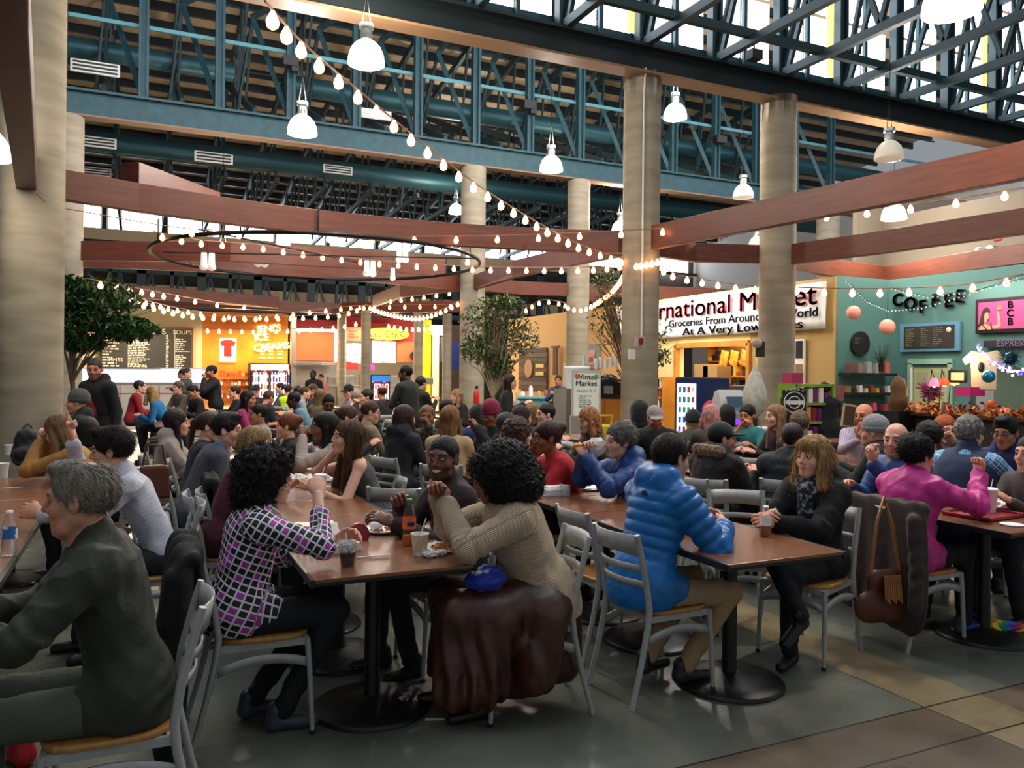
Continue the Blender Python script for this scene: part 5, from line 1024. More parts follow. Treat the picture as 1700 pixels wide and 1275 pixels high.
mb.build('canopy',ms,t); MB().tube([ux*-.06,ux*.02],.008).build('tip',m_edge,t)
# paper slip on floor
tag(MB().box(onZ(722,1194,.003),(.09,.02,.002),RV(z=-.35)).build('paper_slip',m_paper),'white paper straw wrapper on the floor by the black base','litter')
# draped coats & bag
def cloth(fn,lo,hi,h,mat,name,parent): V_,Q_=nets(fn,lo,hi,h); return mobj(name,npmesh(name,V_,Q_,mat),parent)

p=onZ(30,1266,.0); t=empty('red_sneaker',p,.6,'red sneaker with silver laces at the picture corner, under the old man','shoe'); V_,Q_=nets(lambda P:np.maximum(evalp(P,[dict(a=(0,-.05,.04),b=(0,.12,.028),ra=.04,rb=.034),dict(a=(0,-.05,.04),b=(0,-.03,.1),ra=.038,rb=.042)],.02),-P[:,2]),(-.08,-.12,-.02),(.08,.19,.17),.008); mobj('upper',npmesh('upper',V_,Q_,M('sneaker_red','#b81f22',.45)),t); mb=MB()
for k in range(6): mb.tube([(-.03,.0+.014*k,.085-.006*k),(0,.007+.014*k,.1-.007*k),(.03,.0+.014*k,.085-.006*k)],.005,5)
mb.build('laces',M('silver_lace','#c8c8cc',.3,.6),t)
# ================================================================ PEOPLE
def skin_mat():
    m=bpy.data.materials.new('skin'); m.use_nodes=True; nt=m.node_tree; b=nt.nodes['Principled BSDF']; a=nt.nodes.new('ShaderNodeAttribute'); a.attribute_name='Col'; nt.links.new(a.outputs['Color'],b.inputs['Base Color']); b.inputs['Roughness'].default_value=.48
    b.inputs['Subsurface Weight'].default_value=.06; b.inputs['Subsurface Radius'].default_value=(.02,.008,.004)
    tc=nt.nodes.new('ShaderNodeTexCoord'); n=nt.nodes.new('ShaderNodeTexNoise'); n.inputs['Scale'].default_value=90; bp=nt.nodes.new('ShaderNodeBump'); bp.inputs['Strength'].default_value=.1; bp.inputs['Distance'].default_value=.004; nt.links.new(tc.outputs['Object'],n.inputs['Vector']); nt.links.new(n.outputs['Fac'],bp.inputs['Height']); nt.links.new(bp.outputs[0],b.inputs['Normal'])
    return m
m_skin=skin_mat()
SK=dict(f='#d9a184',w='#cf9474',p='#e2ad94',r='#c98468',o='#c88f72',t='#b97c58',b='#8a5638',k='#6e4632',d='#3e2418')
def wig(P,f,s=0.):
    x,y,z=P[:,0]*f,P[:,1]*f,P[:,2]*f
    return (np.sin(x+1.7*np.sin(y*.7+s)+s)+np.sin(y*1.3+1.9*np.sin(z*.8+s*2)+1.3*s)+np.sin(z*1.1+1.5*np.sin(x*.9+s)+.5))/3
HC={}
def head_template(kind,h):
    key=(kind,h)
    if key in HC: return HC[key]
    fem='f' in kind; old='o' in kind; smile='s' in kind; hvy='h' in kind
    j=.0 if not fem else -.004
    pr=[dict(el=(0,-.015,.035),r=(.077,.098,.09)),dict(el=(0,.022,-.015),r=(.063+j,.068,.088)),
        dict(a=(-.043-j,.0,-.058),b=(-.014,.064,-.096),ra=.026+j,rb=.02),dict(a=(.043+j,.0,-.058),b=(.014,.064,-.096),ra=.026+j,rb=.02),dict(a=(0,.064,-.098),b=(0,.066,-.094),ra=.02+j,rb=.02),
        dict(a=(-.037,.053,-.028),b=(.037,.053,-.028),ra=.027,rb=.027),dict(a=(-.034,.076,.03),b=(.034,.076,.03),ra=.0125 if not fem else .009,rb=.0125 if not fem else .009),
        dict(el=(0,.066,-.058),r=(.034,.027,.03))]
    if hvy or old: pr+=[dict(a=(-.04,.035,-.085),b=(.04,.035,-.085),ra=.028,rb=.028),dict(a=(0,.02,-.11),b=(0,-.0,-.14),ra=.04,rb=.05)]
    pr+=[dict(op='-',el=(-.031,.101,.008),r=(.017,.018,.012),k=.014),dict(op='-',el=(.031,.101,.008),r=(.017,.018,.012),k=.014)]
    pr+=[dict(el=(-.031,.0765,.007),r=(.0145,.0135,.0125),k=.004),dict(el=(.031,.0765,.007),r=(.0145,.0135,.0125),k=.004)]
    nz=.004 if old or not fem else -.002
    pr+=[dict(a=(0,.086,.022),b=(0,.106+nz,-.022),ra=.0085,rb=.0115 if not fem else .0095,k=.01),dict(a=(-.0125,.094,-.029),b=(.0125,.094,-.029),ra=.0085,rb=.0085,k=.008)]
    lw=.026 if smile else .021; lz=.006 if smile else 0
    pr+=[dict(a=(-lw,.081,-.053+lz),b=(0,.0935,-.052),ra=.004,rb=.0065,k=.006),dict(a=(lw,.081,-.053+lz),b=(0,.0935,-.052),ra=.004,rb=.0065,k=.006),dict(a=(-lw*.8,.081,-.064+lz),b=(0,.091,-.068 if smile else -.065),ra=.005,rb=.0075,k=.006),dict(a=(lw*.8,.081,-.064+lz),b=(0,.091,-.068 if smile else -.065),ra=.005,rb=.0075,k=.006)]
    pr+=[dict(op='-',a=(-lw,.088,-.058+lz),b=(lw,.088,-.058+lz),ra=.0016,rb=.0016,k=.003)]
    for s in(-1,1): pr+=[dict(el=(s*.078,-.01,-.002),r=(.009,.02,.033),R=RV(z=s*.35),k=.006),dict(op='-',el=(s*.089,-.004,.002),r=(.008,.011,.02),k=.004)]
    pr+=[dict(a=(0,-.02,-.06),b=(0,-.045,-.19),ra=.05+j,rb=.056+j,k=.03)]
    fn=lambda P: evalp(P,pr,.022)+(.0012*wig(P,120) if old else 0)
    V,Q=nets(fn,(-.11,-.135,-.22),(.11,.14,.145),h); x,y,z=V.T; ax=np.abs(x); cl=np.zeros(len(V),int)
    up=h*.5
    front=y>.055
    ex=ax-.031; e=(ex/.0135)**2+((z-.007)/(.0062+up*.35))**2
    cl[front&(e<1.9)&(y>.07)]=6; cl[front&(e<1.0)&(y>.07)]=3; cl[front&((ex/.0055)**2+((z-.007)/(.0062+up*.2))**2<1)&(y>.07)]=4
    bz=.0285+.006*(1-((ax-.032)/.02)**2)*.8; cl[front&(np.abs(z-bz)<.0032+up*.5)&(ax>.012)&(ax<.052)]=2
    lipz=-.058+lz*(ax/lw)**2
    hh=.0115 if not smile else .014
    cl[front&(np.abs(z-lipz+.001)<hh*(1-(ax/(lw+.006))**2)+.001)&(ax<lw+.004)&(y>.07)]=1
    cl[front&(np.abs(z-lipz)<.0022+up*.2)&(ax<lw+.002)&(y>.07)&(cl==1)]=6
    if smile: cl[front&(np.abs(z-lipz)<.0062*(1-(ax/lw)**2)+.0005)&(ax<lw*.95)&(y>.07)]=5
    beard=(z<-.035)&(y>.0)&(z>-.125)&(cl==0)&~((ax<.018)&(z>-.045)); cl[beard&(y>.0)]=7
    HC[key]=(V,Q,cl); return HC[key]
HAND={}
def hand_template(pose,h):
    key=(pose,h)
    if key in HAND: return HAND[key]
    fat=1.0 if h<.005 else (1.1 if h<.007 else 1.3)
    ang=dict(relax=[(28,38)]*4,flat=[(6,8)]*4,grip=[(50,75),(52,75),(50,70),(45,62)],fist=[(78,98)]*4,point=[(75,95),(78,98),(78,98),(4,5)],pinch=[(60,60),(55,60),(50,55),(42,48)],cup=[(38,52),(38,50),(36,46),(32,42)])[pose]
    pr=[dict(el=(0,.048,0),r=(.041,.052,.0155)),dict(a=(0,-.03,0),b=(0,.03,0),ra=.026,rb=.024,sq=((0,0,1),.72),k=.02),dict(a=(.02,.02,-.006),b=(.034,.055,-.008),ra=.016,rb=.012,k=.015)]
    for i,(xb,L) in enumerate(((-.031,.058),(-.0105,.07),(.0105,.076),(.031,.069))):
        a1,a2=ang[i]; p=np.array([xb,.084-abs(xb)*.15,0.]); an=radians(a1); spread=xb*1.6
        for seg,(fr,r0,r1) in enumerate(((.46,.0088,.0082),(.30,.0082,.0076),(.24,.0076,.0066))):
            d=np.array([spread*cos(an),cos(an),-sin(an)]); q=p+d*L*fr*1.05; pr.append(dict(a=tuple(p),b=tuple(q),ra=r0*fat,rb=r1*fat,k=.003 if seg else .008)); p=q; an+=radians(a2 if seg==0 else a2*.6)
    t0=np.array([.03,.03,-.006]); c_=dict(flat=.1,point=.9,fist=1,grip=.9,pinch=.9,relax=.45,cup=.6)[pose]
    t1=t0+np.array([.024-.008*c_,.026,-.014*c_]); t2=t1+np.array([.012-.022*c_,.026,-.014*c_]); pr+=[dict(a=tuple(t0),b=tuple(t1),ra=.0115*fat,rb=.0098*fat,k=.01),dict(a=tuple(t1),b=tuple(t2),ra=.0096*fat,rb=.0078*fat,k=.003)]
    V,Q=nets(lambda P:evalp(P,pr,.006),(-.06,-.06,-.11),(.085,.175,.035),h); HAND[key]=(V,Q); return HAND[key]
# ---------------------------------------------------------------- hair
HR={}
def hair_mesh(kind,h,seed=0):
    key=(kind,h)
    if key in HR: return HR[key]
    R=lambda a,b,ra,rb,k=.03,**q: dict(a=a,b=b,ra=ra,rb=rb,k=k,**q)
    cap=[dict(el=(0,-.02,.042),r=(.087,.108,.098))]; ex=[]; amp=.0022; fr=46; cur=0.; cf=60
    face=dict(el=(0,.125,-.04),r=(.068,.085,.112)); lowcut=None; lo,hi=[-.14,-.19,-.16],[.14,.14,.18]
    sh=(0,.3,-.95,.048)
    if kind=='short': cap=[dict(el=(0,-.018,.04),r=(.083,.104,.096))]; lowcut=sh; amp=.0015
    if kind=='crop': cap=[dict(el=(0,-.018,.038),r=(.081,.102,.094))]; lowcut=(0,.35,-.93,.035); amp=.0; cur=.0016; cf=110; face=dict(el=(0,.13,-.03),r=(.07,.085,.11))
    if kind=='thick': cap=[dict(el=(0,-.018,.044),r=(.087,.107,.102)),dict(el=(0,.05,.115),r=(.05,.045,.03))]; lowcut=sh; amp=.003
    if kind=='thin': cap=[dict(el=(0,-.02,.036),r=(.0835,.105,.094)),dict(el=(0,.045,.112),r=(.055,.05,.026)),dict(op='-',el=(0,-.05,.138),r=(.042,.05,.024),k=.012)]; lowcut=(0,.3,-.95,.06); amp=.0024; fr=40
    if kind=='messy': cap=[dict(el=(0,-.022,.045),r=(.094,.112,.104))]; lowcut=(0,.2,-.98,.09); amp=.003; cur=.004; cf=90
    if kind=='long': ex=[R((0,-.06,.02),(0,-.085,-.27),.078,.06,sq=((0,1,0),.7)),R((-.07,-.01,.0),(-.085,.0,-.24),.03,.03),R((.07,-.01,.0),(.085,.0,-.24),.03,.03)]; lo=[-.17,-.19,-.36]
    if kind=='verylong': ex=[R((0,-.06,.02),(0,-.10,-.38),.078,.075,sq=((0,1,0),.6)),R((-.07,-.01,.0),(-.1,.0,-.33),.03,.028),R((.07,-.01,.0),(.1,.02,-.34),.03,.03)]; lo=[-.19,-.2,-.48]; amp=.0035
    if kind=='shoulder': ex=[R((0,-.06,.0),(0,-.08,-.17),.085,.07,sq=((0,1,0),.8)),R((-.07,0,.0),(-.092,.02,-.16),.032,.04),R((.07,0,.0),(.092,.02,-.16),.032,.04)]; lo=[-.18,-.2,-.26]; amp=.004; cur=.004; cf=45; face=dict(el=(0,.122,-.055),r=(.062,.08,.105))
    if kind=='bob': ex=[R((0,-.05,.0),(0,-.06,-.09),.085,.08),R((-.065,.0,.0),(-.08,.01,-.09),.03,.032),R((.065,0,.0),(.08,.01,-.09),.03,.032)]; lo=[-.16,-.2,-.2]; amp=.003
    if kind=='afro': cap=[dict(el=(0,-.05,.02),r=(.155,.165,.15)),dict(el=(0,-.08,-.06),r=(.175,.155,.13))]; face=dict(el=(0,.15,-.05),r=(.085,.13,.125)); amp=0; cur=.0075; cf=85; lo,hi=[-.22,-.28,-.24],[.22,.16,.21]
    if kind=='bigcurly': cap=[dict(el=(0,-.03,.03),r=(.125,.13,.125)),dict(el=(0,-.06,-.07),r=(.125,.105,.12)),dict(el=(0,.06,.085),r=(.07,.045,.045))]; face=dict(el=(.0,.14,-.05),r=(.068,.09,.115)); amp=.003; fr=24; cur=.008; cf=55; lo,hi=[-.19,-.22,-.23],[.19,.15,.2]
    if kind=='curly': cap=[dict(el=(0,-.025,.04),r=(.105,.118,.11))]; ex=[R((0,-.06,.0),(0,-.07,-.13),.09,.08),R((-.075,0,.0),(-.09,.0,-.12),.035,.035),R((.075,0,.0),(.09,.0,-.12),.035,.035)]; cur=.007; cf=60; lo=[-.18,-.2,-.24]
    if kind=='bun': lowcut=sh; ex=[R((0,-.105,.07),(0,-.12,.07),.042,.04,.012)]; amp=.0015
    if kind=='pony': lowcut=sh; ex=[R((0,-.11,.05),(0,-.14,.02),.028,.028,.012),R((0,-.14,.02),(0,-.135,-.2),.03,.016,.01)]; lo=[-.14,-.22,-.26]; amp=.0015
    if kind=='fringe': cap=[dict(el=(0,-.02,.04),r=(.09,.11,.099)),dict(el=(0,.06,.075),r=(.06,.035,.04))]; ex=[R((0,-.06,.0),(0,-.07,-.15),.085,.075,sq=((0,1,0),.8)),R((-.075,.02,.02),(-.088,.025,-.16),.028,.036),R((.075,.02,.02),(.088,.025,-.16),.028,.036)]; face=dict(el=(0,.13,-.065),r=(.061,.075,.103)); amp=.0042; fr=38; cur=.003; cf=40; lo=[-.18,-.2,-.26]
    if kind=='ring': cap=[dict(el=(0,-.02,.03),r=(.0825,.104,.09)),dict(op='-',el=(0,.0,.12),r=(.075,.1,.07),k=.01)]; lowcut=(0,.3,-.95,.06); amp=.001
    if kind=='beanie': cap=[dict(el=(0,-.02,.055),r=(.093,.113,.108)),]; lowcut=(0,.1,-.995,-.012); amp=.0012; fr=70; hi[2]=.2; face=dict(el=(0,.2,-.08),r=(.06,.08,.08)); ex=[]
    if kind=='cap': cap=[dict(el=(0,-.02,.05),r=(.089,.109,.094))]; lowcut=(0,0,-1,-.03); amp=0; hi=[.14,.22,.18]; ex=[dict(el=(0,.1,.04),r=(.075,.09,.01),k=.008)]; face=dict(el=(0,.3,-.08),r=(.06,.08,.08))
    if kind=='hood': cap=[dict(el=(0,-.04,.03),r=(.115,.135,.13)),R((0,-.07,-.05),(0,-.07,-.13),.11,.11)]; face=dict(el=(0,.13,-.02),r=(.078,.13,.125)); amp=0; cur=.003; cf=30; lo,hi=[-.16,-.22,-.24],[.16,.13,.2]
    f2=dict(face); f2['op']='-'; f2['k']=.014
    def fn(P):
        d=evalp(P,cap+[f2],.03)
        if lowcut is not None: d=np.maximum(d,P@np.array(lowcut[:3],np.float32)-lowcut[3])
        if ex:
            e=evalp(P,ex+([dict(op='-',el=(0,.13,-.09),r=(.062,.095,.12),k=.015)] if kind not in('cap','bun','pony') else []),.02); d=smin(d,e,.02)
        a=np.arctan2(P[:,0],P[:,1]+.02)
        if kind in('short','thick','thin','messy','crop'): a=np.arctan2(P[:,0],P[:,2]+.3)*5+P[:,1]*14
        if amp: d=d+amp*np.sin(a*fr+2.2*np.sin(P[:,2]*22)+3*np.sin(P[:,1]*15))
        if kind=='beanie': d=np.where(P[:,2]<.045,d-.005,d)
        if cur: d=d+cur*wig(P,cf*1.6,1.)+cur*.7*wig(P,cf*3.1,2.)
        return d
    V,Q=nets(fn,lo,hi,h)
    if h<.0062 and kind not in('beanie','cap','hood','ring'):
        fnm=np.zeros_like(V); a,b_,c_,d_=[V[Q[:,i]] for i in range(4)]; nn=np.cross(c_-a,d_-b_)
        for i in range(4): np.add.at(fnm,Q[:,i],nn)
        fnm/=np.linalg.norm(fnm,axis=1,keepdims=True)+1e-9
        NS={'afro':5200,'bigcurly':4200,'curly':2200,'messy':1900,'crop':900}.get(kind,2300); r=np.random.default_rng(5); ix=r.integers(0,len(V),NS); p=V[ix]; n=fnm[ix]
        frizz=kind in('afro','bigcurly','curly','crop'); L=.02 if kind!='crop' else .006; L=L if frizz else (.085 if ex else .04)
        if kind in('afro','bigcurly'): L=.026
        t=r.normal(size=p.shape) if frizz else np.stack([p[:,0]*5,(p[:,1]+.02)*4,-np.ones(NS)],1)+r.normal(size=p.shape)*.12
        if not frizz and kind in('short','thick','thin','messy','crop'): t=np.stack([p[:,0]*2,-np.ones(NS)*.7,-.6+0*p[:,2]],1)+r.normal(size=p.shape)*(.5 if kind=='messy' else .22)
        t-=n*(t*n).sum(1,keepdims=True); t/=np.linalg.norm(t,axis=1,keepdims=True)+1e-9; sd=np.cross(t,n); w=.0014 if h<.005 else .002
        P_=[]; q=p+n*.001
        for k in range(4):
            P_.append((q-sd*w*(1-k*.2),q+sd*w*(1-k*.2)))
            if frizz: t=t+r.normal(size=t.shape)*.9+n*.5
            else: t=t+r.normal(size=t.shape)*.05+n*(.06 if k<1 else -.05)
            t/=np.linalg.norm(t,axis=1,keepdims=True); q=q+t*L/3*np.where((p[:,1:2]>.03)&(not frizz),.35,1.)
        base=len(V); allp=np.concatenate([x for pr in P_ for x in pr]); qs=[]
        i0=np.arange(NS)
        for k in range(3): qs.append(np.stack([base+2*k*NS+i0,base+(2*k+1)*NS+i0,base+(2*k+3)*NS+i0,base+(2*k+2)*NS+i0],1))
        V=np.concatenate([V,allp]); Q=np.concatenate([Q]+qs)
    HR[key]=(V,Q); return HR[key]
def hairmat(c,c2=None):
    n='hair_'+c.strip('#')+(c2 or '').strip('#')
    if n in MC: return MC[n]
    if c2 is None:
        r=[int(c[i:i+2],16) for i in(1,3,5)]; c2='#%02x%02x%02x'%tuple(max(0,int(v*.6)) for v in r)
    return M(n,c,.5,0,c2,7,stretch=(9,9,1.2),bump=.5,bscale=22,bstretch=(9,9,.8),contrast=(.35,.65),spec=.3)
HM={}
LOD=((5.4,.0034,.0042,.0078,.0045),(8.2,.005,.006,.0125,.0065),(12.5,.0075,.008,.017,.009),(99,.0105,.011,.024,.012))
def unit(v): v=np.asarray(v,float); return v/np.linalg.norm(v)
def ik(S,T,a,b,pole):
    S,T=np.array(S,float),np.array(T,float); d=T-S; L=np.linalg.norm(d); Lm=(a+b)*.985
    if L>Lm: T=S+d/L*Lm; L=Lm; d=T-S
    dn=d/L; x=(a*a-b*b+L*L)/(2*L); hgt=math.sqrt(max(0,a*a-x*x)); p=np.array(pole,float); p=p-dn*(p@dn); p=p/np.linalg.norm(p)
    return S+dn*x+p*hgt,T
ARM=dict(table=((.11,.33,.815),(.45,-.5,-1.2),'relax'),lap=((.1,.22,.68),(.8,-.6,-.6),'relax'),clasp=((.03,.33,.84),(.9,-.3,-.7),'cup'),chin=((.05,.17,1.05),(.7,.5,-1),'fist'),eat=((.05,.24,1.02),(.8,.1,-1),'pinch'),down=((.24,.03,.78),(.3,-1,0),'relax'),pocket=((.2,.12,.86),(.9,-.8,0),'fist'),phone=((.1,.3,.98),(.7,-.2,-1),'grip'),raise_=((.2,.3,1.12),(.6,.1,-1),'pinch'))
PEOPLE=[]
def person(px,yt,Y,yaw,label,hair=('short','#2a1d16'),top='#303338',skin='f',kind='m',ts=None,lean=8,sway=0,hy=0,hp=0,hr=0,twist=0,L='table',R='table',pants='#23242a',sit=True,girth=1.,th=.014,hem=.0,sleeve=1.,collar='none',quilt=None,inner=None,legs='std',shoe='#1d1a18',hat=None,glasses=False,beard=None,chairp=True,topmat=None,short=None,sc=1.,skirt=None,cname=None,lod=None,fold=1.,topname=None,chlabel=None,chdx=0,seatlift=0,brow=None,world=True,chrot=0,root=None):
    # yaw: facing in the camera's frame (0 away, 90 to the picture's left, 180 towards, -90 to the right)
    rz=radians(yaw)-TH; li=lod if lod is not None else [i for i,l in enumerate(LOD) if Y<l[0]][0]; _,hh,hnd,clh,hrh=LOD[li]
    tgt=PX(px,yt,Y); zt=tgt.z
    la,sa=radians(lean),radians(sway); D=unit((sin(sa),sin(la),cos(la)))
    hk={'f':'f' ,'m':'m'}.get(kind[0],'m')
    PZ=.535+seatlift if sit else .93*sc
    topadd=.128+(.03 if hair and hair[0] in('afro','bigcurly') else .006)
    if hat: topadd=.128+.022
    nd=unit(D*.75+np.array([0,.22,.5])); 
    if ts is None: ts=(zt-PZ-nd[2]*.155-topadd)/(D[2]*.47); ts=min(1.2,max(.78,ts))
    P0=np.array([0,-.10 if sit else 0,PZ]); LS=.47*ts; N=P0+D*LS; tw=radians(twist); lat=unit((cos(tw),sin(tw),0)); fw=unit(np.cross(D,lat)); fw=-fw if fw[1]<0 else fw
    Hc=N+nd*.155; RH=RV(z=tw*0+radians(hy))@RV(y=radians(hr))@RV(x=radians(hp)); 
    topl=Hc+np.array(RH@Vector((0,-.01,.128)))
    cz,sz=cos(rz),sin(rz)
    if root is None: loc=Vector((tgt.x-(topl[0]*cz-topl[1]*sz),tgt.y-(topl[0]*sz+topl[1]*cz),0))
    else: loc=Vector((root[0],root[1],0))
    t=empty('person',loc,rz,label,'person'); g=girth; fm=hk=='f'
    sw=.158*(.9 if fm else 1)*g**.4*sc; S={s:N+lat*s*sw-D*.05 for s in(-1,1)}
    skc=np.array(hx(SK[skin])); arms={}; hands=[]
    for s,spec in((-1,L),(1,R)):
        if isinstance(spec,str): T,pole,hpz=ARM[spec]; T=(T[0]*s,T[1],T[2])
        else: T=spec[0]; pole=spec[1]; hpz=spec[2]
        zoff=0 if (not isinstance(spec,str) or spec in('table','lap','clasp')) else (N[2]-1.0 if spec not in('down','pocket') else (N[2]-1.0)*.0+ (.0 if not sit else -.0))
        if not sit and isinstance(spec,str) and spec in('phone','eat','chin','raise_','clasp','table'): zoff=N[2]-1.02 if spec not in('clasp','table') else .3
        T=(T[0],T[1]+(N[1]*.5 if zoff and sit else 0),T[2]+zoff); pole=(pole[0]*s if isinstance(spec,str) else pole[0],pole[1],pole[2])
        E,Wp=ik(S[s],T,.285*sc,.255*sc,pole); arms[s]=(E,Wp); hd=unit(Wp-E)
        if len(spec)>3 and not isinstance(spec,str): hd=unit(spec[3])
        pn=np.array([-s*.5,0,-.85]) if isinstance(spec,str) and spec in('table','lap','down') else (np.array([-s,.2,.1]) if isinstance(spec,str) else np.array(spec[4] if len(spec)>4 else (-s,.1,-.3)))
        yv=hd; zv=-(pn-yv*(pn@yv)); zv=unit(zv); xv=np.cross(yv,zv); HV,HQ=hand_template(hpz,hnd); HV=HV.copy()
        if s>0: HV[:,0]*=-1; HQ=HQ[:,::-1]
        k=.96 if fm else 1.05; hands.append(((HV[:,:1]*xv+HV[:,1:2]*yv+HV[:,2:]*zv)*k+Wp+yv*.03,HQ)); arms[s]=(E,Wp,yv,zv)
    # legs
    if sit:
        if legs=='std': KN={s:np.array([s*.11,.34,.53+seatlift]) for s in(-1,1)}; AN={s:np.array([s*.11,.30+.05*s,.09]) for s in(-1,1)}
        elif legs=='tuck': KN={s:np.array([s*.12,.33,.52]) for s in(-1,1)}; AN={-1:np.array([-.08,.0,.1]),1:np.array([.1,.1,.09])}
        else: KN,AN=legs
    else: KN={s:np.array([s*.1,.03,.5*sc]) for s in(-1,1)}; AN={s:np.array([s*.11,-.0+.04*s,.09]) for s in(-1,1)}
    # ---- body, one continuous surface under the clothes, plus fine head and hands
    sq=(tuple(fw),.68); sk=.012
    W_=.118*g; 
    bp=[dict(a=P0+D*.1*ts,b=P0+D*.36*ts,ra=W_-.01-sk,rb=W_+.012-sk,sq=sq),dict(a=P0-lat*.05,b=P0+lat*.05,ra=.105*g-sk,rb=.105*g-sk,sq=sq),dict(a=S[-1],b=S[1],ra=.045,rb=.045),dict(a=N-D*.05,b=N+nd*.07,ra=.052,rb=.047)]
    for s in(-1,1):
        E,Wp=arms[s][:2]; bp+=[dict(a=S[s],b=E,ra=.044*g**.5*(.88 if fm else 1),rb=.035,k=.02),dict(a=E,b=Wp+arms[s][2]*.02,ra=.035*(.92 if fm else 1),rb=.024,k=.012),dict(a=P0+lat*s*.08,b=KN[s],ra=.07,rb=.045),dict(a=KN[s],b=AN[s],ra=.045,rb=.032)]
    al=np.array([N,P0,Hc]+[arms[s][i] for s in(-1,1) for i in(0,1)]+[KN[s] for s in(-1,1)]+[AN[s] for s in(-1,1)]); lo,hi=al.min(0)-.16,al.max(0)+.16
    bh=clh if (sleeve<.9 or topname=='tank_top') else max(.02,clh*1.6)
    BV,BQ=nets(lambda P:evalp(P,bp,.03),lo,hi,bh)
    HV0,HQ0,cl=head_template(kind,hh); RHn=np.array(RH); HVt=HV0@RHn.T+Hc
    cols={0:skc,1:skc*np.array([.82,.55,.52]),2:np.array(hx(brow or (hair[1] if hair else '#5a4636')))*.8,3:np.array([.45,.42,.39]) if li<2 else skc*.45,4:np.array([.02,.015,.012]),5:np.array([.75,.72,.66]),6:skc*.35,7:skc if not beard else skc*.35+np.array(hx(beard))*.65}
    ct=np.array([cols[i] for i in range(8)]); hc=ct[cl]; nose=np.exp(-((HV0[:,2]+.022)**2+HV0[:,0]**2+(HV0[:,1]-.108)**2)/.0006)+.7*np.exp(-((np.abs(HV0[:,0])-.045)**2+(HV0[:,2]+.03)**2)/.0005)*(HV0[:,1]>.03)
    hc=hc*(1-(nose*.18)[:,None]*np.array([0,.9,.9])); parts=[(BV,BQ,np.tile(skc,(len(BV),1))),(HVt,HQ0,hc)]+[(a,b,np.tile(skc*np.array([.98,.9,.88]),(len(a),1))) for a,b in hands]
    n=0; VV=[];QQ=[];CC=[]
    for a,b,c_ in parts: VV.append(a);QQ.append(b+n);CC.append(c_);n+=len(a)
    mobj('body',npmesh('body',np.concatenate(VV),np.concatenate(QQ),m_skin,np.concatenate(CC)),t)
    # ---- hair and hats
    HMx=Matrix.Translation(Vector(Hc))@RH.to_4x4()
    def headpart(name,kd,mat,scl=1.):
        key=(kd,hrh,mat.name)
        if key not in HM: V_,Q_=hair_mesh(kd,hrh); HM[key]=npmesh(name,V_,Q_,mat)
        return mobj(name,HM[key],t,HMx@Matrix.Scale(scl,4))
    if hair: headpart('hair',hair[0],hairmat(*hair[1:]))
    if hat: headpart(hat[0],hat[0] if hat[0]!='headscarf' else 'hood',M('knit_'+hat[1].strip('#'),hat[1],.85,bump=.4,bscale=120,sheen=.2),1.0)
    if glasses:
        mb=MB()
        for s in(-1,1): mb.tube([(s*.033+.022*cos(a),.104,.004+.017*sin(a)) for a in np.linspace(0,2*pi,15)[:-1]],.0018,5,close=True); mb.tube([(s*.055,.103,.008),(s*.08,.05,.008),(s*.082,-.01,.004)],.0018,5)
        mb.tube([(-.011,.105,.006),(.011,.105,.006)],.0018,5); o=mb.build('glasses',m_edge,t); o.matrix_basis=HMx
    # ---- top
    seed=(px*7+yt)%97*.1; ftop=fold*(.0045 if li<2 else .0035)
    mt=topmat or M('cloth_'+top.strip('#'),top,.8,0,bump=.35,bscale=90,sheen=.03)
    jp=[dict(a=P0+D*.08*ts,b=P0+D*.36*ts,ra=W_+th*.6,rb=W_+.014+th,sq=(tuple(fw),.74)),dict(a=P0-lat*.05+D*.02,b=P0+lat*.05+D*.02,ra=.112*g+th,rb=.112*g+th,sq=(tuple(fw),.85)),dict(a=S[-1]*.9+S[1]*.1-D*.01,b=S[1]*.9+S[-1]*.1-D*.01,ra=.05+th,rb=.05+th,k=.05)]
    if hem: jp+=[dict(a=P0-D*hem*.7+np.array([0,.0,-.02]) if not sit else P0+np.array([0,-.01,-.02]),b=P0+lat*0+D*.05,ra=.13*g+th,rb=.12*g+th,sq=(tuple(fw),.8))]
    if hem and sit: jp+=[dict(a=P0+lat*s*.08+np.array([0,.02,-.0]),b=P0+lat*s*.1+np.array([0,hem,-.0]),ra=.09+th*.5,rb=.078+th*.5) for s in(-1,1)]
    if quilt: jp[0]['q']=quilt; jp[1]['q']=None; jp[1].pop('q')
    for s in(-1,1):
        E,Wp=arms[s][:2]; ru=.049*g**.4*(.9 if fm else 1)+th; a_=dict(a=S[s],b=E,ra=ru,rb=.043+th*.9,k=.035)
        if sleeve>=.3 or sleeve>0:
            if sleeve<.5: a_['b']=S[s]+(E-S[s])*(sleeve*2)
            jp.append(a_)
            if sleeve>.5:
                we=E+(Wp-E)*((sleeve-.5)*2*.98); b_=dict(a=E,b=we,ra=.042+th*.9,rb=.031+th*.8,k=.018)
                if li<2: a_['ring']=(.004*fold,34,1.); b_['ring']=(.004*fold,30,.0)
                jp.append(b_)
                if quilt: a_['q']=quilt; b_['q']=quilt; a_.pop('ring',0); b_.pop('ring',0)
    if collar=='stand': jp.append(dict(a=N-D*.03,b=N+nd*.035,ra=.068+th*.5,rb=.066+th*.4,k=.02))
    if collar=='turtle': jp.append(dict(a=N-D*.03,b=N+nd*.055,ra=.062,rb=.057,k=.015))
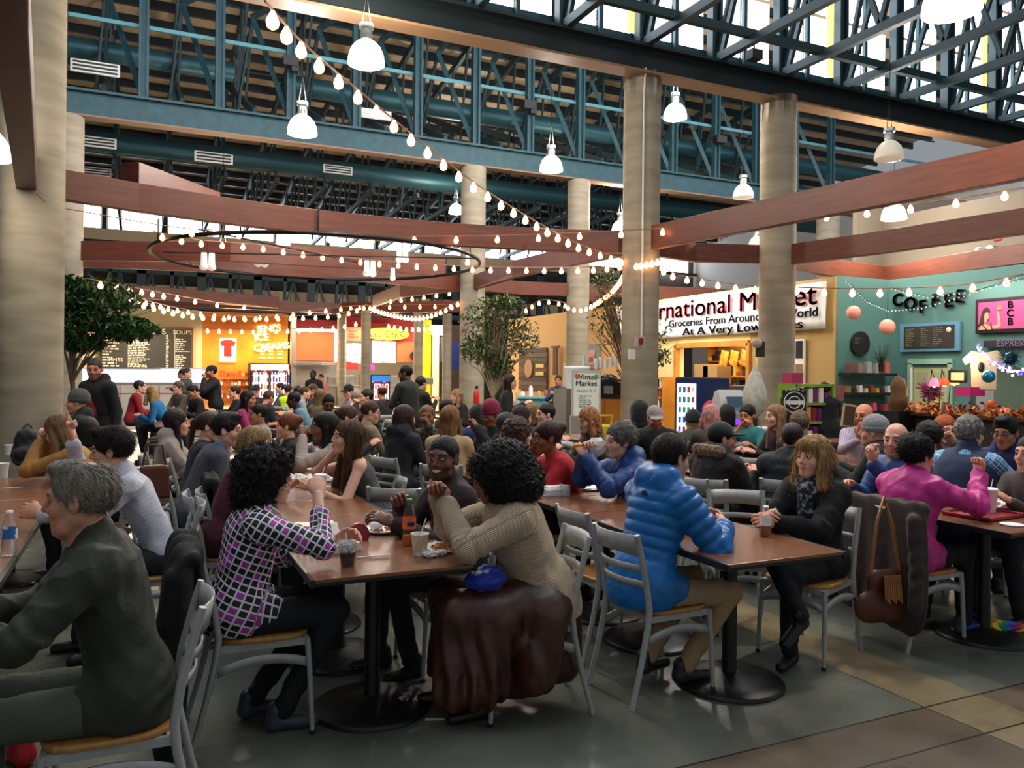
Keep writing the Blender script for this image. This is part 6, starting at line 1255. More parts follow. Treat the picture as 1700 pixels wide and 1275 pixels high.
    if collar=='hood': jp+=[dict(a=N-fw*.05+lat*.06+nd*.03,b=N-fw*.05-lat*.06+nd*.03,ra=.055+th,rb=.055+th,k=.03),dict(a=N+lat*.075+fw*.02+nd*.01,b=N-fw*.06+lat*.05+nd*.03,ra=.035,rb=.045,k=.02),dict(a=N-lat*.075+fw*.02+nd*.01,b=N-fw*.06-lat*.05+nd*.03,ra=.035,rb=.045,k=.02)]
    if collar=='lapel': jp+=[dict(a=N+lat*s*.055+nd*.025-fw*.02,b=N+lat*s*.045+fw*.095-D*.14,ra=.022,rb=.014,k=.01) for s in(-1,1)]
    if sleeve==0: jp=[dict(a=P0+D*.08*ts,b=P0+D*.33*ts,ra=W_+.005,rb=W_+.015,sq=(tuple(fw),.74)),jp[1],dict(a=S[-1]*.75+S[1]*.25-D*.03,b=S[1]*.75+S[-1]*.25-D*.03,ra=.045,rb=.045,k=.05)]
    def ftopf(P):
        d=evalp(P,jp,.04)
        if quilt is None:
            n1=wig(P,26,seed); n2=wig(P*np.array([1,1,.55],np.float32),52,seed+1); d=d-ftop*(2.0*(1-np.abs(n1)**.55)*(.6+.4*np.sin(P[:,2]*9+seed))+.9*n2-.8)
        else: d=d-ftop*.6*wig(P,70,seed)
        if sit: d=np.where((P[:,1]<.17)&(P[:,2]>.3),np.maximum(d,.458-P[:,2]),d)
        return d
    al=np.array([N,P0,S[-1],S[1],P0+np.array([0,hem,0]) if sit else P0-np.array([0,0,hem+.05])]+[arms[s][i] for s in(-1,1) for i in(0,1)]); lo,hi=al.min(0)-.2*g**.5,al.max(0)+.2*g**.5
    V_,Q_=nets(ftopf,lo,hi,clh)
    pat=None
    if topmat and topmat.name.startswith('pat'):
        best=None; pat=np.zeros((len(V_),3))
        for i,p in enumerate(jp):
            a_=np.asarray(p['a'],float); b_=np.asarray(p['b'],float); e,tt=rc(V_.astype(np.float32),a_,b_,p['ra'],p['rb'],p.get('sq')); 
            ax_=D if i<3 else unit(b_-a_); r0=fw if i<3 else unit(np.cross(ax_,(.31,.9,.2))); r1=np.cross(ax_,r0); w=V_-(a_ if i>=3 else P0); ang=np.arctan2(w@r1,w@r0); cc=np.stack([ang*(.15 if i<3 else .055),w@ax_+(.37*i if i>=3 else 0),np.full(len(V_),i*3. if i>=3 else 0)],1)
            m_=np.ones(len(V_),bool) if best is None else e<best; best=np.where(m_,e,best if best is not None else e); pat[m_]=cc[m_]
    mobj(topname or 'jacket',npmesh(topname or 'jacket',V_,Q_,mt,pat=pat),t)
    if inner:
        ip=[dict(a=N-D*.02+fw*.045,b=P0+D*.16*ts+fw*(W_*.74+th-.012),ra=.04,rb=inner[1],k=.02)]+([dict(a=N-D*.02+nd*.0,b=N+nd*.03,ra=.06,rb=.056)] if len(inner)<3 else [])
        V_,Q_=nets(lambda P:evalp(P,ip,.02)-.003*wig(P,60,3),np.minimum(N,P0)-.2,np.maximum(N,P0)+.2,clh); mobj('shirt',npmesh('shirt',V_,Q_,M('cloth_'+inner[0].strip('#'),inner[0],.8,bump=.3,bscale=90)),t)
    # ---- trousers or skirt, shoes
    if skirt is None:
        tp=[dict(a=P0-lat*.06+np.array([0,.01,0]),b=P0+lat*.06+np.array([0,.01,0]),ra=.104*g**.6,rb=.104*g**.6)]
        for s in(-1,1): tp+=[dict(a=P0+lat*s*.085-np.array([0,0,.02]),b=KN[s],ra=.083*g**.5,rb=.062,ring=(.004,22,.9),k=.03),dict(a=KN[s],b=AN[s]+np.array([0,0,.0]),ra=.06,rb=.045,ring=(.004,26,.95),k=.02)]
        al=np.array([P0]+[KN[s] for s in(-1,1)]+[AN[s] for s in(-1,1)]); ch2=clh*1.15; V_,Q_=nets(lambda P:(lambda d:np.where((P[:,1]<.17)&(P[:,2]>.39),np.maximum(d,.458-P[:,2]),d) if sit else d)(evalp(P,tp,.03)-.004*(1-np.abs(wig(P,30,seed+2))**.6)),al.min(0)-.17,al.max(0)+.17,ch2); mobj('trousers',npmesh('trousers',V_,Q_,M('cloth_'+pants.strip('#'),pants,.85,bump=.3,bscale=110)),t)
    ms_=M('shoe_'+shoe.strip('#'),shoe,.4,bump=.1,bscale=60)
    for s in(-1,1):
        key=('shoe',shoe)
        if key not in HM:
            V_,Q_=nets(lambda P:np.maximum(evalp(P,[dict(a=(0,-.04,.035),b=(0,.13,.022),ra=.036,rb=.03),dict(a=(0,-.04,.03),b=(0,-.03,.09),ra=.036,rb=.04)],.02),-P[:,2]),(-.07,-.1,-.02),(.07,.19,.15),.009); HM[key]=npmesh('shoe',V_,Q_,ms_)
        a=AN[s]; o=mobj('shoe',HM[key],t,Matrix.Translation(Vector((a[0],a[1],max(0,a[2]-.09))))@Matrix.Rotation(-s*.15,4,'Z')@(Matrix.Rotation(-.5,4,'X') if a[2]>.15 else Matrix()))
    if sit and chairp:
        off=Vector((0,0,0)); chair(loc.x+chdx*sin(rz)*-1,loc.y+chdx*cos(rz),rz+radians(chrot),chlabel or ('grey chair under the '+(short or label)))
    info=dict(t=t,loc=loc,rz=rz,arms=arms,N=N,P0=P0,D=D,fw=fw,lat=lat,Hc=Hc,S=S,HM=HMx)
    def tw_(q): q=np.asarray(q,float); return Vector((loc.x+q[0]*cz-q[1]*sz,loc.y+q[0]*sz+q[1]*cz,q[2]))
    info['w']=tw_; PEOPLE.append(info); return info
# ---------------------------------------------------------------- named fabrics
def checker_mat():
    m=bpy.data.materials.new('pat_checker'); m.use_nodes=True; nt=m.node_tree; N=nt.nodes; L=nt.links; b=N['Principled BSDF']; b.inputs['Roughness'].default_value=.6
    a=N.new('ShaderNodeAttribute'); a.attribute_name='pat'; mp=N.new('ShaderNodeMapping'); mp.inputs['Rotation'].default_value=(0,0,.22); L.new(a.outputs['Vector'],mp.inputs[0])
    br=N.new('ShaderNodeTexBrick'); br.offset=0; br.squash=1; br.inputs['Scale'].default_value=1; br.inputs['Brick Width'].default_value=.036; br.inputs['Row Height'].default_value=.032; br.inputs['Mortar Size'].default_value=.0036; br.inputs['Mortar Smooth'].default_value=0; br.inputs['Bias'].default_value=0
    br.inputs['Color1'].default_value=(0,0,0,1); br.inputs['Color2'].default_value=(1,1,1,1); br.inputs['Mortar'].default_value=(.5,.5,.5,1); L.new(mp.outputs[0],br.inputs['Vector'])
    r=N.new('ShaderNodeValToRGB'); r.color_ramp.interpolation='CONSTANT'; e=r.color_ramp.elements; e[0].position=0; e[0].color=(*hx('#16141c'),1); e[1].position=.74; e[1].color=(*hx('#b03aa6'),1); L.new(br.outputs['Color'],r.inputs[0])
    mx=N.new('ShaderNodeMix'); mx.data_type='RGBA'; L.new(br.outputs['Fac'],mx.inputs[0]); L.new(r.outputs[0],mx.inputs[6]); mx.inputs[7].default_value=(*hx('#e6e2ea'),1); L.new(mx.outputs[2],b.inputs['Base Color']); return m
def rib_mat(name,c1,c2,freq,amp=.6):
    m=bpy.data.materials.new(name); m.use_nodes=True; nt=m.node_tree; N=nt.nodes; L=nt.links; b=N['Principled BSDF']; b.inputs['Roughness'].default_value=.9; b.inputs['Sheen Weight'].default_value=.2
    a=N.new('ShaderNodeAttribute'); a.attribute_name='pat'; s=N.new('ShaderNodeSeparateXYZ'); L.new(a.outputs['Vector'],s.inputs[0]); mu=N.new('ShaderNodeMath'); mu.operation='MULTIPLY'; mu.inputs[1].default_value=freq; L.new(s.outputs[0],mu.inputs[0]); sn=N.new('ShaderNodeMath'); sn.operation='SINE'; L.new(mu.outputs[0],sn.inputs[0])
    mr=N.new('ShaderNodeMapRange'); mr.inputs['From Min'].default_value=-1; L.new(sn.outputs[0],mr.inputs[0]); mx=N.new('ShaderNodeMix'); mx.data_type='RGBA'; L.new(mr.outputs[0],mx.inputs[0]); mx.inputs[6].default_value=(*hx(c1),1); mx.inputs[7].default_value=(*hx(c2),1); L.new(mx.outputs[2],b.inputs['Base Color'])
    nz=N.new('ShaderNodeTexNoise'); nz.inputs['Scale'].default_value=150; ad=N.new('ShaderNodeMath'); ad.operation='ADD'; L.new(mr.outputs[0],ad.inputs[0]); L.new(nz.outputs['Fac'],ad.inputs[1]); bp=N.new('ShaderNodeBump'); bp.inputs['Strength'].default_value=amp; bp.inputs['Distance'].default_value=.006; L.new(ad.outputs[0],bp.inputs['Height']); L.new(bp.outputs[0],b.inputs['Normal']); return m
def plaid_mat(name,c1,c2,c3,s=.03):
    m=bpy.data.materials.new(name); m.use_nodes=True; nt=m.node_tree; N=nt.nodes; L=nt.links; b=N['Principled BSDF']; b.inputs['Roughness'].default_value=.8
    a=N.new('ShaderNodeAttribute'); a.attribute_name='pat'; br=N.new('ShaderNodeTexBrick'); br.offset=0; br.inputs['Scale'].default_value=1; br.inputs['Brick Width'].default_value=s; br.inputs['Row Height'].default_value=s*2; br.inputs['Mortar Size'].default_value=s*.12; br.inputs['Mortar Smooth'].default_value=.3
    for k,c_ in(('Color1',c1),('Color2',c2),('Mortar',c3)): br.inputs[k].default_value=(*hx(c_),1)
    L.new(a.outputs['Vector'],br.inputs['Vector']); L.new(br.outputs['Color'],b.inputs['Base Color']); return m
m_check=checker_mat(); m_knit=rib_mat('pat_cream_knit','#d6bd9e','#bfa484',900,.9); m_fine=plaid_mat('pat_fine_shirt','#cfcfd8','#c8c8d2','#a9a9c0',.012); m_plaid=plaid_mat('pat_blue_plaid','#5aa6d0','#2c5e98','#bfe0f0',.022)
m_zebra=rib_mat('pat_grey_stripe','#3a3a3e','#b8b8ba',260,.2); m_lil=rib_mat('pat_lilac_stripe','#b9aebf','#8f7f9a',300,.2)
m_camo=M('camo_cloth','#4a4638',.85,0,'#1e1d1a',26,contrast=(.45,.55)); m_snow=M('speckled_scarf','#1c1f26',.8,0,'#8c96a4',34,contrast=(.52,.62)); m_tank=M('charcoal_wash_top','#3c3e42',.8,0,'#5c5e62',12)
m_puff=M('glossy_blue_nylon','#0e67ad',.38,0,bump=.25,bscale=45); m_ol=M('olive_soft_shell','#34382c',.75,0,'#2c3026',6,bump=.25,bscale=70,sheen=.02)
m_pinkj=M('magenta_nylon','#c42a86',.5,0,bump=.3,bscale=30); m_blk=M('black_wool','#101012',.9,bump=.3,bscale=100); m_navy=M('royal_blue_shell','#1c3f7c',.5,0,bump=.2,bscale=40)
m_velvet=M('brown_velvet','#4f281b',.36,0,'#331a12',10,bump=.3,bscale=30,spec=.7)
A=lambda T,pole,h,d=None,pn=None:(T,pole,h)+((d,) if d else ())+((pn,) if pn else ())
RU,LU=-65,115   # seated facing the far side / the near side of a table row
# ---- nearest table guests
om=person(134,763,2.65,LU-3,'old man with thin grey hair in an olive jacket facing away from the aisle',('thin','#9a8f82','#6e655c'),topmat=m_ol,skin='o',kind='moh',lean=13,hy=-14,hp=-4,L=A((-.13,.42,.82),(-.9,-.4,-.8),'relax'),R=A((.04,.43,.84),(.6,-.3,-.9),'relax'),pants='#4f5347',girth=1.2,th=.02,collar='stand',hem=.1,short='old man in olive',chdx=-.05,brow='#8a8178',fold=1.7,lod=0)
ws=person(184,710,4.55,LU+0,'dark haired man in a white checked shirt raising one arm',('thick','#2a1d18'),topmat=m_fine,skin='f',kind='m',lean=26,hy=-12,hp=-6,L=A((-.10,.52,.83),(-.9,-.3,-.8),'relax'),R=A((.16,.40,1.19),(.8,.4,-1),'point',(0,.25,.97),(0,-1,0)),pants='#23242a',th=.012,collar='stand',short='man in white checked shirt',fold=1.4,lod=0,cname='shirt',topname='shirt')
cj=person(446,735,3.68,RU,'woman with big dark curls in a black, white and magenta checkered jacket',('bigcurly','#1d1414','#0e0a0a'),topmat=m_check,skin='p',kind='f',lean=12,hy=-12,hp=-4,L=A((-.08,.36,.8),(-.7,-.5,-.9),'relax'),R=A((.05,.26,1.03),(.9,.6,-1),'fist'),pants='#1b1c22',girth=1.2,th=.016,collar='stand',hem=.13,sleeve=.84,short='woman in the checkered jacket',shoe='#3a434c',fold=1.2,lod=0,legs='tuck')
sm=person(737,722,4.45,LU+4,'smiling man in a dark brown jacket turning towards the camera',('crop','#17110f'),top='#2a1c1c',skin='k',kind='mhs',lean=10,hy=42,hp=0,L='table',R=A((-.02,.28,.9),(.7,-.2,-1),'pinch'),girth=1.15,th=.02,collar='stand',inner=('#18161a',.03),short='smiling man in dark brown',beard='#1a1210',lod=0)
sw_=person(812,737,3.86,LU-10,'woman with a large afro in a cream knit sweater and brown velvet skirt',('afro','#191211','#0d0908'),topmat=m_knit,skin='b',kind='f',lean=24,hy=0,hp=-16,L=A((-.03,.40,1.0),(-.9,.2,-1.),'pinch'),R=A((.06,.42,1.02),(.9,.1,-1),'pinch'),girth=1.4,th=.026,collar='none',hem=.05,skirt=1,pants='#32170f',short='woman in the cream sweater',shoe='#1f1411',fold=1.5,lod=0,topname='sweater')
bm=person(1117,719,4.2,RU+4,'man in a bright blue puffer jacket and tan trousers',('short','#2e221b','#1f1712'),topmat=m_puff,skin='f',kind='m',lean=16,hy=2,hp=-8,L=A((-.14,.36,.82),(-.7,-.4,-.8),'relax'),R=A((.12,.35,.81),(.9,-.3,-.9),'relax'),pants='#a08763',girth=1.2,th=.032,collar='hood',hem=.12,quilt=(.058,.014),short='man in blue puffer',shoe='#2b2a2e',lod=0,legs=({-1:np.array([-.12,.36,.5]),1:np.array([.14,.38,.48])},{-1:np.array([-.08,.02,.14]),1:np.array([.08,.14,.12])}))
bc=person(1352,722,4.72,LU+18,'blond woman in a black coat resting her clasped hands on the table',('fringe','#bd9560','#7d5a36'),topmat=m_blk,skin='p',kind='f',lean=4,hy=-9,hp=2,L=A((.0,.35,.80),(-.7,-.3,-1.2),'cup'),R=A((.07,.34,.82),(.7,-.3,-1.2),'cup'),pants='#131316',girth=1.1,th=.024,collar='hood',hem=.1,inner=('#1c1f26',.045),short='woman in the black coat',shoe='#0f0f10',lod=0,legs=({-1:np.array([-.06,.32,.52]),1:np.array([.05,.34,.62])},{-1:np.array([-.04,.30,.10]),1:np.array([-.16,.42,.34])}))
pk=person(1524,721,5.0,RU+2,'person with short black hair in a magenta jacket',('messy','#1d1a1b','#0e0d0e'),topmat=m_pinkj,skin='p',kind='f',lean=12,hy=-8,hp=-4,L='table',R=A((.16,.40,1.0),(.9,.2,-1),'fist',(0,.1,1),(0,-1,.1)),pants='#17171a',girth=1.28,th=.028,collar='stand',hem=.13,short='person in magenta',shoe='#3a3a3c',fold=2.0,lod=0)
# skirt of the sweater woman
t=sw_['t']
def skf(P):
    d=evalp(P,[dict(a=(-.06,-.08,.54),b=(.06,-.08,.54),ra=.16,rb=.16),dict(a=(-.1,.0,.53),b=(-.14,.36,.52),ra=.12,rb=.095),dict(a=(.1,.0,.53),b=(.14,.36,.52),ra=.12,rb=.095),dict(a=(-.12,.36,.5),b=(-.14,.37,.16),ra=.09,rb=.1),dict(a=(.12,.34,.5),b=(.14,.34,.13),ra=.09,rb=.1),dict(a=(0,.2,.46),b=(0,.2,.2),ra=.14,rb=.16),dict(a=(0,.0,.42),b=(0,.05,.2),ra=.15,rb=.19),dict(a=(-.2,-.06,.5),b=(-.2,.0,.22),ra=.1,rb=.09),dict(a=(.2,-.06,.5),b=(.2,.0,.22),ra=.1,rb=.09),dict(a=(-.19,.18,.5),b=(-.19,.24,.18),ra=.1,rb=.09),dict(a=(.19,.18,.5),b=(.19,.24,.18),ra=.1,rb=.09),dict(a=(0,-.16,.46),b=(0,-.16,.22),ra=.12,rb=.13)],.07)
    a=np.arctan2(P[:,0],P[:,1]-.2); w=np.clip((.56-P[:,2])/.3,0,1); d=d+w*.013*np.sin(a*19+2*np.sin(P[:,2]*9))-w*.012*(1-np.abs(np.sin(a*11+3*P[:,2]))**.5)+.004*wig(P,24)
    return np.maximum(d,.1-P[:,2]+.03*np.sin(a*2+1))
V_,Q_=nets(skf,(-.42,-.35,.02),(.42,.7,.8),.0105); mobj('skirt',npmesh('skirt',V_,Q_,m_velvet),t)
# scarf of the black coat woman, logo patch on the blue jacket
V_,Q_=nets(lambda P:evalp(P,[dict(a=bc['N']+bc['lat']*.05+bc['fw']*.05,b=bc['N']-bc['lat']*.05+bc['fw']*.05,ra=.05,rb=.05),dict(a=bc['N']+bc['fw']*.08-bc['D']*.04,b=bc['P0']+bc['D']*.14+bc['fw']*.14,ra=.06,rb=.045)],.02)-.006*np.abs(wig(P,60,2)),bc['P0']-.25,bc['N']+.25,.009); mobj('scarf',npmesh('scarf',V_,Q_,m_snow),bc['t'])
q=bm['N']-bm['fw']*.175-bm['D']*.1+bm['lat']*.07; o=MB().prism([(-.02,-.012),(.022,-.012),(.022,.0),(.012,.012),(-.005,.014),(-.02,.004)],-.004,.004,'y').build('chest_logo',M('dark_logo','#17354e',.5),bm['t']); o.location=Vector(bm['N']-bm['fw']*.155-bm['D']*.06+bm['lat']*.05)
# food in hands, napkin, phone
def held(p,s,name,col,label,r=.03,sq=(1.3,.7,.6)):
    w=p['arms'][s][1]+p['arms'][s][2]*.11; o=MB().ball((0,0,0),r,10,sq).build(name,M('held_'+col.strip('#'),col,.7,bump=.3)); o.location=p['w'](w); return tag(o,label,name.replace('_',' '))
held(sw_,-1,'bread_piece','#b9743a','piece of golden flatbread held by the woman in cream knit',.024)
held(pk,1,'crumpled_tissue','#e8e4e0','white tissue in the raised fist of the magenta jacket person',.02)
# blue cloth in lap, purse, draped coats
o=cloth(lambda P:evalp(P,[dict(el=(0,0,.0),r=(.1,.085,.05)),dict(el=(.03,.03,.03),r=(.06,.05,.03))],.03)-.006*wig(P,80,1)-.004*wig(P,160,2),(-.15,-.13,-.09),(.15,.13,.1),.006,M('cobalt_cloth','#1a36a8',.5,sheen=.2),'blue_knit_bag',None); o.location=PX(806,962,3.72); tag(o,'bright blue crumpled cloth bag on the lap above the brown skirt','bag'); o['kind']='thing'
def draped(chx,chy,rz,label,mat,L=.75,th=.27,name='draped_coat',wd=.24,z0=.87,seed=0.,tail=0):
    t=empty(name,(chx,chy,0),rz,label,'coat')
    def f(P):
        a=[dict(a=(-wd*.8,-.26,z0-.01),b=(wd*.8,-.26,z0-.01),ra=.036,rb=.036)]
        for k in range(3):
            x=-wd*.55+wd*.55*k; a.append(dict(a=(x,-.30,z0-.1),b=(x*1.15,-.345,z0-L+.12+.05*sin(k*1.7+seed)),ra=.13,rb=.14,sq=((0,1,0),th),k=.04))
        for k in range(2): x=-wd*.45+.9*wd*k; a.append(dict(a=(x,-.235,z0-.07),b=(x,-.21,z0-.25),ra=.1,rb=.1,sq=((0,1,0),.22),k=.03))
        a.append(dict(a=(wd*.8,-.33,z0-.08),b=(wd*.95,-.38,z0-.55),ra=.045,rb=.038,k=.02,ring=(.004,30,.6)))
        d=evalp(P,a,.04); return d+.009*np.sin(P[:,0]*42+2*np.sin(P[:,2]*6+seed))-.006*(1-np.abs(wig(P,22,seed))**.5)
    V_,Q_=nets(f,(-.42,-.52,max(.02,z0-L-.15)),(.42,-.1,z0+.1),.01); mobj('coat_body',npmesh('coat_body',V_,Q_,mat),t); return t
cl=cj['loc']; draped(cl.x-.04,cl.y-.1,cj['rz'],'black coat hanging over the chair of the checkered jacket woman',M('black_coat_cloth','#141418',.85,0,'#0e0e11',8,bump=.3),.82,wd=.3,z0=.87,th=.42)
cl=pk['loc']; draped(cl.x+.02,cl.y+.0,pk['rz'],'long brown coat hanging over the chair back behind magenta jacket',M('brown_coat_cloth','#3a2c26',.8,0,'#2e221e',6,bump=.2,sheen=.2),.68,wd=.3,z0=.86,seed=2)
# leather purse on the black coat woman's chair
p=PX(1470,972,4.66); t=empty('leather_purse',(p.x,p.y,p.z),-radians(25)+.2,'brown leather purse with fringe hanging from the chair','purse',None,1.22); V_,Q_=nets(lambda P:evalp(P,[dict(a=(-.09,0,-.1),b=(.09,0,-.1),ra=.075,rb=.075,sq=((0,1,0),.55)),dict(a=(-.05,0,.03),b=(.05,0,.03),ra=.05,rb=.05,sq=((0,1,0),.6))],.05)-.003*wig(P,60),(-.2,-.1,-.22),(.2,.1,.14),.008); mobj('bag_body',npmesh('bag_body',V_,Q_,M('tan_leather','#5f3220',.45,0,'#43220f',9)),t)
mb=MB(); mb.tube([(-.08,0,.05),(-.05,0,.3),(0,.02,.42),(.03,0,.3),(.08,0,.05)],.009,6); mb.build('strap',M('tan_strap','#9a6238',.5),t); mb=MB()
for k in range(9): mb.tube([(-.04+.01*k,-.05,.06),(-.045+.011*k,-.065,-.05-.01*(k%3))],.005,5)
mb.build('tassel',MC['tan_strap'],t)
def seat(side,px,vguess=None):
    pass
# ---- second rank
P=person
P(90,679,6.1,LU-10,'blond woman in a mustard sweater hiding her face behind her hands',('long','#8a6846','#5c422c'),top='#a67638',skin='p',kind='f',lean=34,hy=-30,hp=-24,L=A((.0,.42,1.06),(-.8,.3,-1),'cup'),R=A((.1,.40,1.05),(.8,.3,-1),'cup'),short='woman in mustard',topname='sweater')
P(130,646,8.6,LU,'person in a grey beanie and dark padded coat near the first column',None,top='#15161a',skin='f',hat=('beanie','#4a4a48'),lean=5,hy=-5,th=.03,collar='hood',short='person in grey beanie',ts=None,seatlift=.06)
P(146,692,6.9,RU+60,'person with plain black hair seen behind the raised arm',('bob','#141214'),top='#26262a',skin='f',kind='f',short='black haired person behind the raised arm')
P(157,594,9.1,165,'bearded man standing in an open black hoodie over a dark red shirt',('short','#4b443e'),top='#141416',skin='r',beard='#4a4038',sit=False,L='down',R='down',girth=1.2,th=.02,collar='hood',inner=('#7a1c22',.06),pants='#1c2028',hy=30,hp=-8)
P(292,679,7.4,RU-8,'woman with long dark hair in a pale grey hooded coat',('verylong','#2c1e1c'),top='#9a9088',skin='p',kind='f',lean=10,hy=10,th=.03,collar='hood',short='woman in pale grey coat',fold=1.6)
P(352,684,7.0,RU,'woman with brown ponytail in a dark grey blazer',('pony','#4a3322'),top='#33353b',skin='p',kind='f',lean=14,hy=-16,hp=-10,th=.018,short='woman in dark grey blazer')
P(378,686,6.1,RU,'dark haired man in a grey suit and blue shirt facing the table',('thick','#221b19'),top='#4b5058',skin='p',kind='m',lean=24,hy=-18,hp=-4,girth=1.15,th=.022,collar='lapel',inner=('#6f8fc0',.02),short='man in grey suit',R='table')
P(425,708,5.2,RU,'blond woman in a maroon sweater half hidden by dark curls',('long','#b08f5e','#7d6038'),top='#4a1626',skin='p',kind='f',lean=22,hy=-34,hp=-2,girth=1.15,th=.016,short='blond woman in maroon',lod=0,R='lap')
P(582,697,5.75,LU-8,'woman with very long brown hair in a sleeveless charcoal top',('verylong','#33231c','#6a4c30'),topmat=m_tank,skin='p',kind='f',lean=20,hy=4,hp=6,sleeve=0,L=A((-.13,.36,.80),(-.6,.2,-1),'relax'),R=A((.03,.20,1.05),(.9,.5,-1),'fist'),short='woman in sleeveless top',lod=0,topname='tank_top',girth=1.05)
P(540,684,6.8,LU-5,'black haired woman in a beige top touching her lips',('long','#151112'),top='#a6988a',skin='b',kind='f',lean=14,hy=-2,L=A((-.04,.24,1.06),(-.8,.4,-1),'pinch'),short='woman in beige top touching her lips')
P(478,686,7.9,LU-8,'red haired woman with a bun in a dark top',('bun','#7d4128','#5a2c1a'),top='#222026',skin='p',kind='f',lean=10,hy=-10,short='red haired woman with bun')
P(430,670,9.6,LU,'dark haired man in a striped dark top beyond the grey suit',('short','#17110f'),topmat=m_zebra,skin='t',lean=8,short='man in striped dark top')
P(617,665,8.9,RU+5,'man with brown hair and glasses in a tan shirt',('short','#56382a'),top='#8c8168',skin='p',lean=8,hy=-16,hp=-8,glasses=True,short='man in tan shirt',girth=1.15)
P(583,673,8.6,RU-10,'woman with brown ponytail leaning between tan shirt and long hair',('pony','#5a4030','#3c2a20'),top='#2a2a30',skin='p',kind='f',lean=20,hp=-16,hy=-10,short='ponytailed woman mid table')
P(546,654,10.6,170,'young man with short black hair looking down',('crop','#151110'),top='#20222a',skin='k',hp=-22,hy=30,short='young man looking down',th=.02)
P(672,672,7.5,RU+25,'woman with dark auburn hair in a navy hooded jacket',('bob','#3b2022','#261416'),top='#191d28',skin='p',kind='f',girth=1.15,th=.028,collar='hood',hem=.1,short='auburn haired woman in navy',fold=1.5)
P(708,672,8.7,178,'boy with orange brown hair in a camouflage jacket',('short','#8a5a3c'),topmat=m_camo,skin='b',L='chin',R='table',short='boy in camouflage',hr=6)
P(748,673,7.0,-12,'woman with long wavy brown hair in a cream sweater seen from behind',('verylong','#5f4128','#93693e'),top='#b79e78',skin='p',kind='f',girth=1.15,th=.02,short='wavy haired woman in cream',topname='sweater')
P(812,664,8.1,LU+20,'person in a maroon beanie and glasses wearing a black coat',('short','#241a18'),top='#121214',skin='b',kind='f',hat=('beanie','#7a1436'),glasses=True,hp=-14,hy=10,th=.025,short='person in maroon beanie',L='eat')
P(793,671,9.3,20,'person in a blue and black hooded coat behind the maroon beanie',None,top='#1a2a5a',skin='b',hat=('headscarf','#15151a'),th=.03,short='person in blue hooded coat')
P(862,694,6.5,RU-2,'woman with wavy brown hair and black and white striped scarf',('curly','#4b3228','#33211b'),topmat=m_zebra,skin='p',kind='f',lean=16,hy=-6,hp=-4,R='phone',short='woman with striped scarf')
rs=P(908,698,5.95,LU-10,'woman with hair pinned up in a bright red sweater',('bun','#3d2220'),top='#a8141f',skin='b',kind='f',lean=24,hy=0,hp=-4,girth=1.15,th=.018,L=A((-.02,.40,.88),(-.8,-.2,-1),'grip'),R=A((.05,.26,1.04),(.8,.3,-1),'fist'),short='woman in red sweater',topname='sweater')
P(842,684,7.2,RU+10,'person with short charcoal hair beside the wavy haired woman',('short','#39363a'),top='#2a2c32',skin='p',lean=10,short='person with charcoal hair')
P(866,673,8.3,RU+8,'woman with dark brown bob seen from behind',('bob','#2e1d1b'),top='#2a2024',skin='p',kind='f',short='woman with dark brown bob')
P(886,670,9.3,RU+4,'person with straight sandy hair and glasses',('bob','#96764c'),top='#40464a',skin='p',kind='f',hy=-10,glasses=True,short='sandy haired person')
P(907,669,9.0,LU,'dark haired man in a navy shirt talking to the sandy haired person',('short','#241a17'),top='#1c2c54',skin='p',hy=-8,girth=1.15,short='man in navy shirt')
P(973,676,8.0,LU-6,'woman with long auburn blond hair in a black cardigan',('shoulder','#7c4a2e','#b07a4c'),top='#141315',skin='p',kind='f',hp=-14,lean=10,hy=4,girth=1.1,short='woman in black cardigan')
be=P(1030,702,5.65,LU-4,'grey haired person in a blue shell jacket eating a sandwich',('messy','#77726c','#4c4844'),topmat=m_navy,skin='p',kind='f',lean=20,hy=0,hp=0,L=A((-.05,.40,1.04),(-.7,.0,-1),'cup'),R=A((.06,.36,1.06),(.8,.0,-1),'cup'),girth=1.15,th=.026,collar='hood',inner=('#8d8a84',.03),short='sandwich eater in blue jacket',fold=1.5,lod=0)
held(be,-1,'sandwich','#cf9448','half eaten sandwich in a bun held before the face',.032)
o=MB().ball((0,0,0),.07,12,(1.1,.7,1)); 
for i in range(len(o.v)): v=Vector(o.v[i]); n_=.012*sin(v.x*90+v.z*70)*cos(v.y*80); o.v[i]=tuple(v*(1+n_*8))
o.sm=[False]*len(o.f); o=tag(o.build('plastic_bag',M('thin_white_plastic','#e6ded8',.35,alpha=.85)),'puffed white plastic bag in front of the sandwich eater','bag'); o.location=PX(990,742,5.6); o.scale=(1,1,1)
ph=P(1087,672,8.6,168,'man in a pinkish grey cap and black coat holding up a phone',('crop','#1d1815'),top='#111114',skin='r',hat=('cap','#8e8284'),hp=-12,hy=10,hr=5,girth=1.3,th=.03,inner=('#4a1020',.05),beard='#3a2a24',R=A((.28,.30,.98),(.9,-.4,-.8),'grip',(0,.3,.95),(0,-1,.2)),L='table',short='man in pinkish cap')
q=ph['w'](ph['arms'][1][1]+ph['arms'][1][2]*.1); phone(q,ph['rz']+pi,.15,'large silver phone held up by the man in a pinkish cap')
q=rs['w'](rs['arms'][-1][1]+rs['arms'][-1][2]*.1); phone(q,rs['rz']+pi/2,-.6,'dark phone in the hand of the woman in red').children[0].data.materials
P(1062,664,9.6,-10,'person in a black hood seen over the capped man',None,top='#131417',skin='f',hat=('headscarf','#101113'),th=.03,short='person in black hood')
P(1198,698,6.3,RU+8,'person in dark green cap and black coat with brown fur hood',('short','#1c1614'),top='#17120f',skin='f',hat=('cap','#17241f'),lean=18,hy=-30,girth=1.3,th=.035,collar='hood',hem=.1,short='person in dark green cap',fold=1.6)
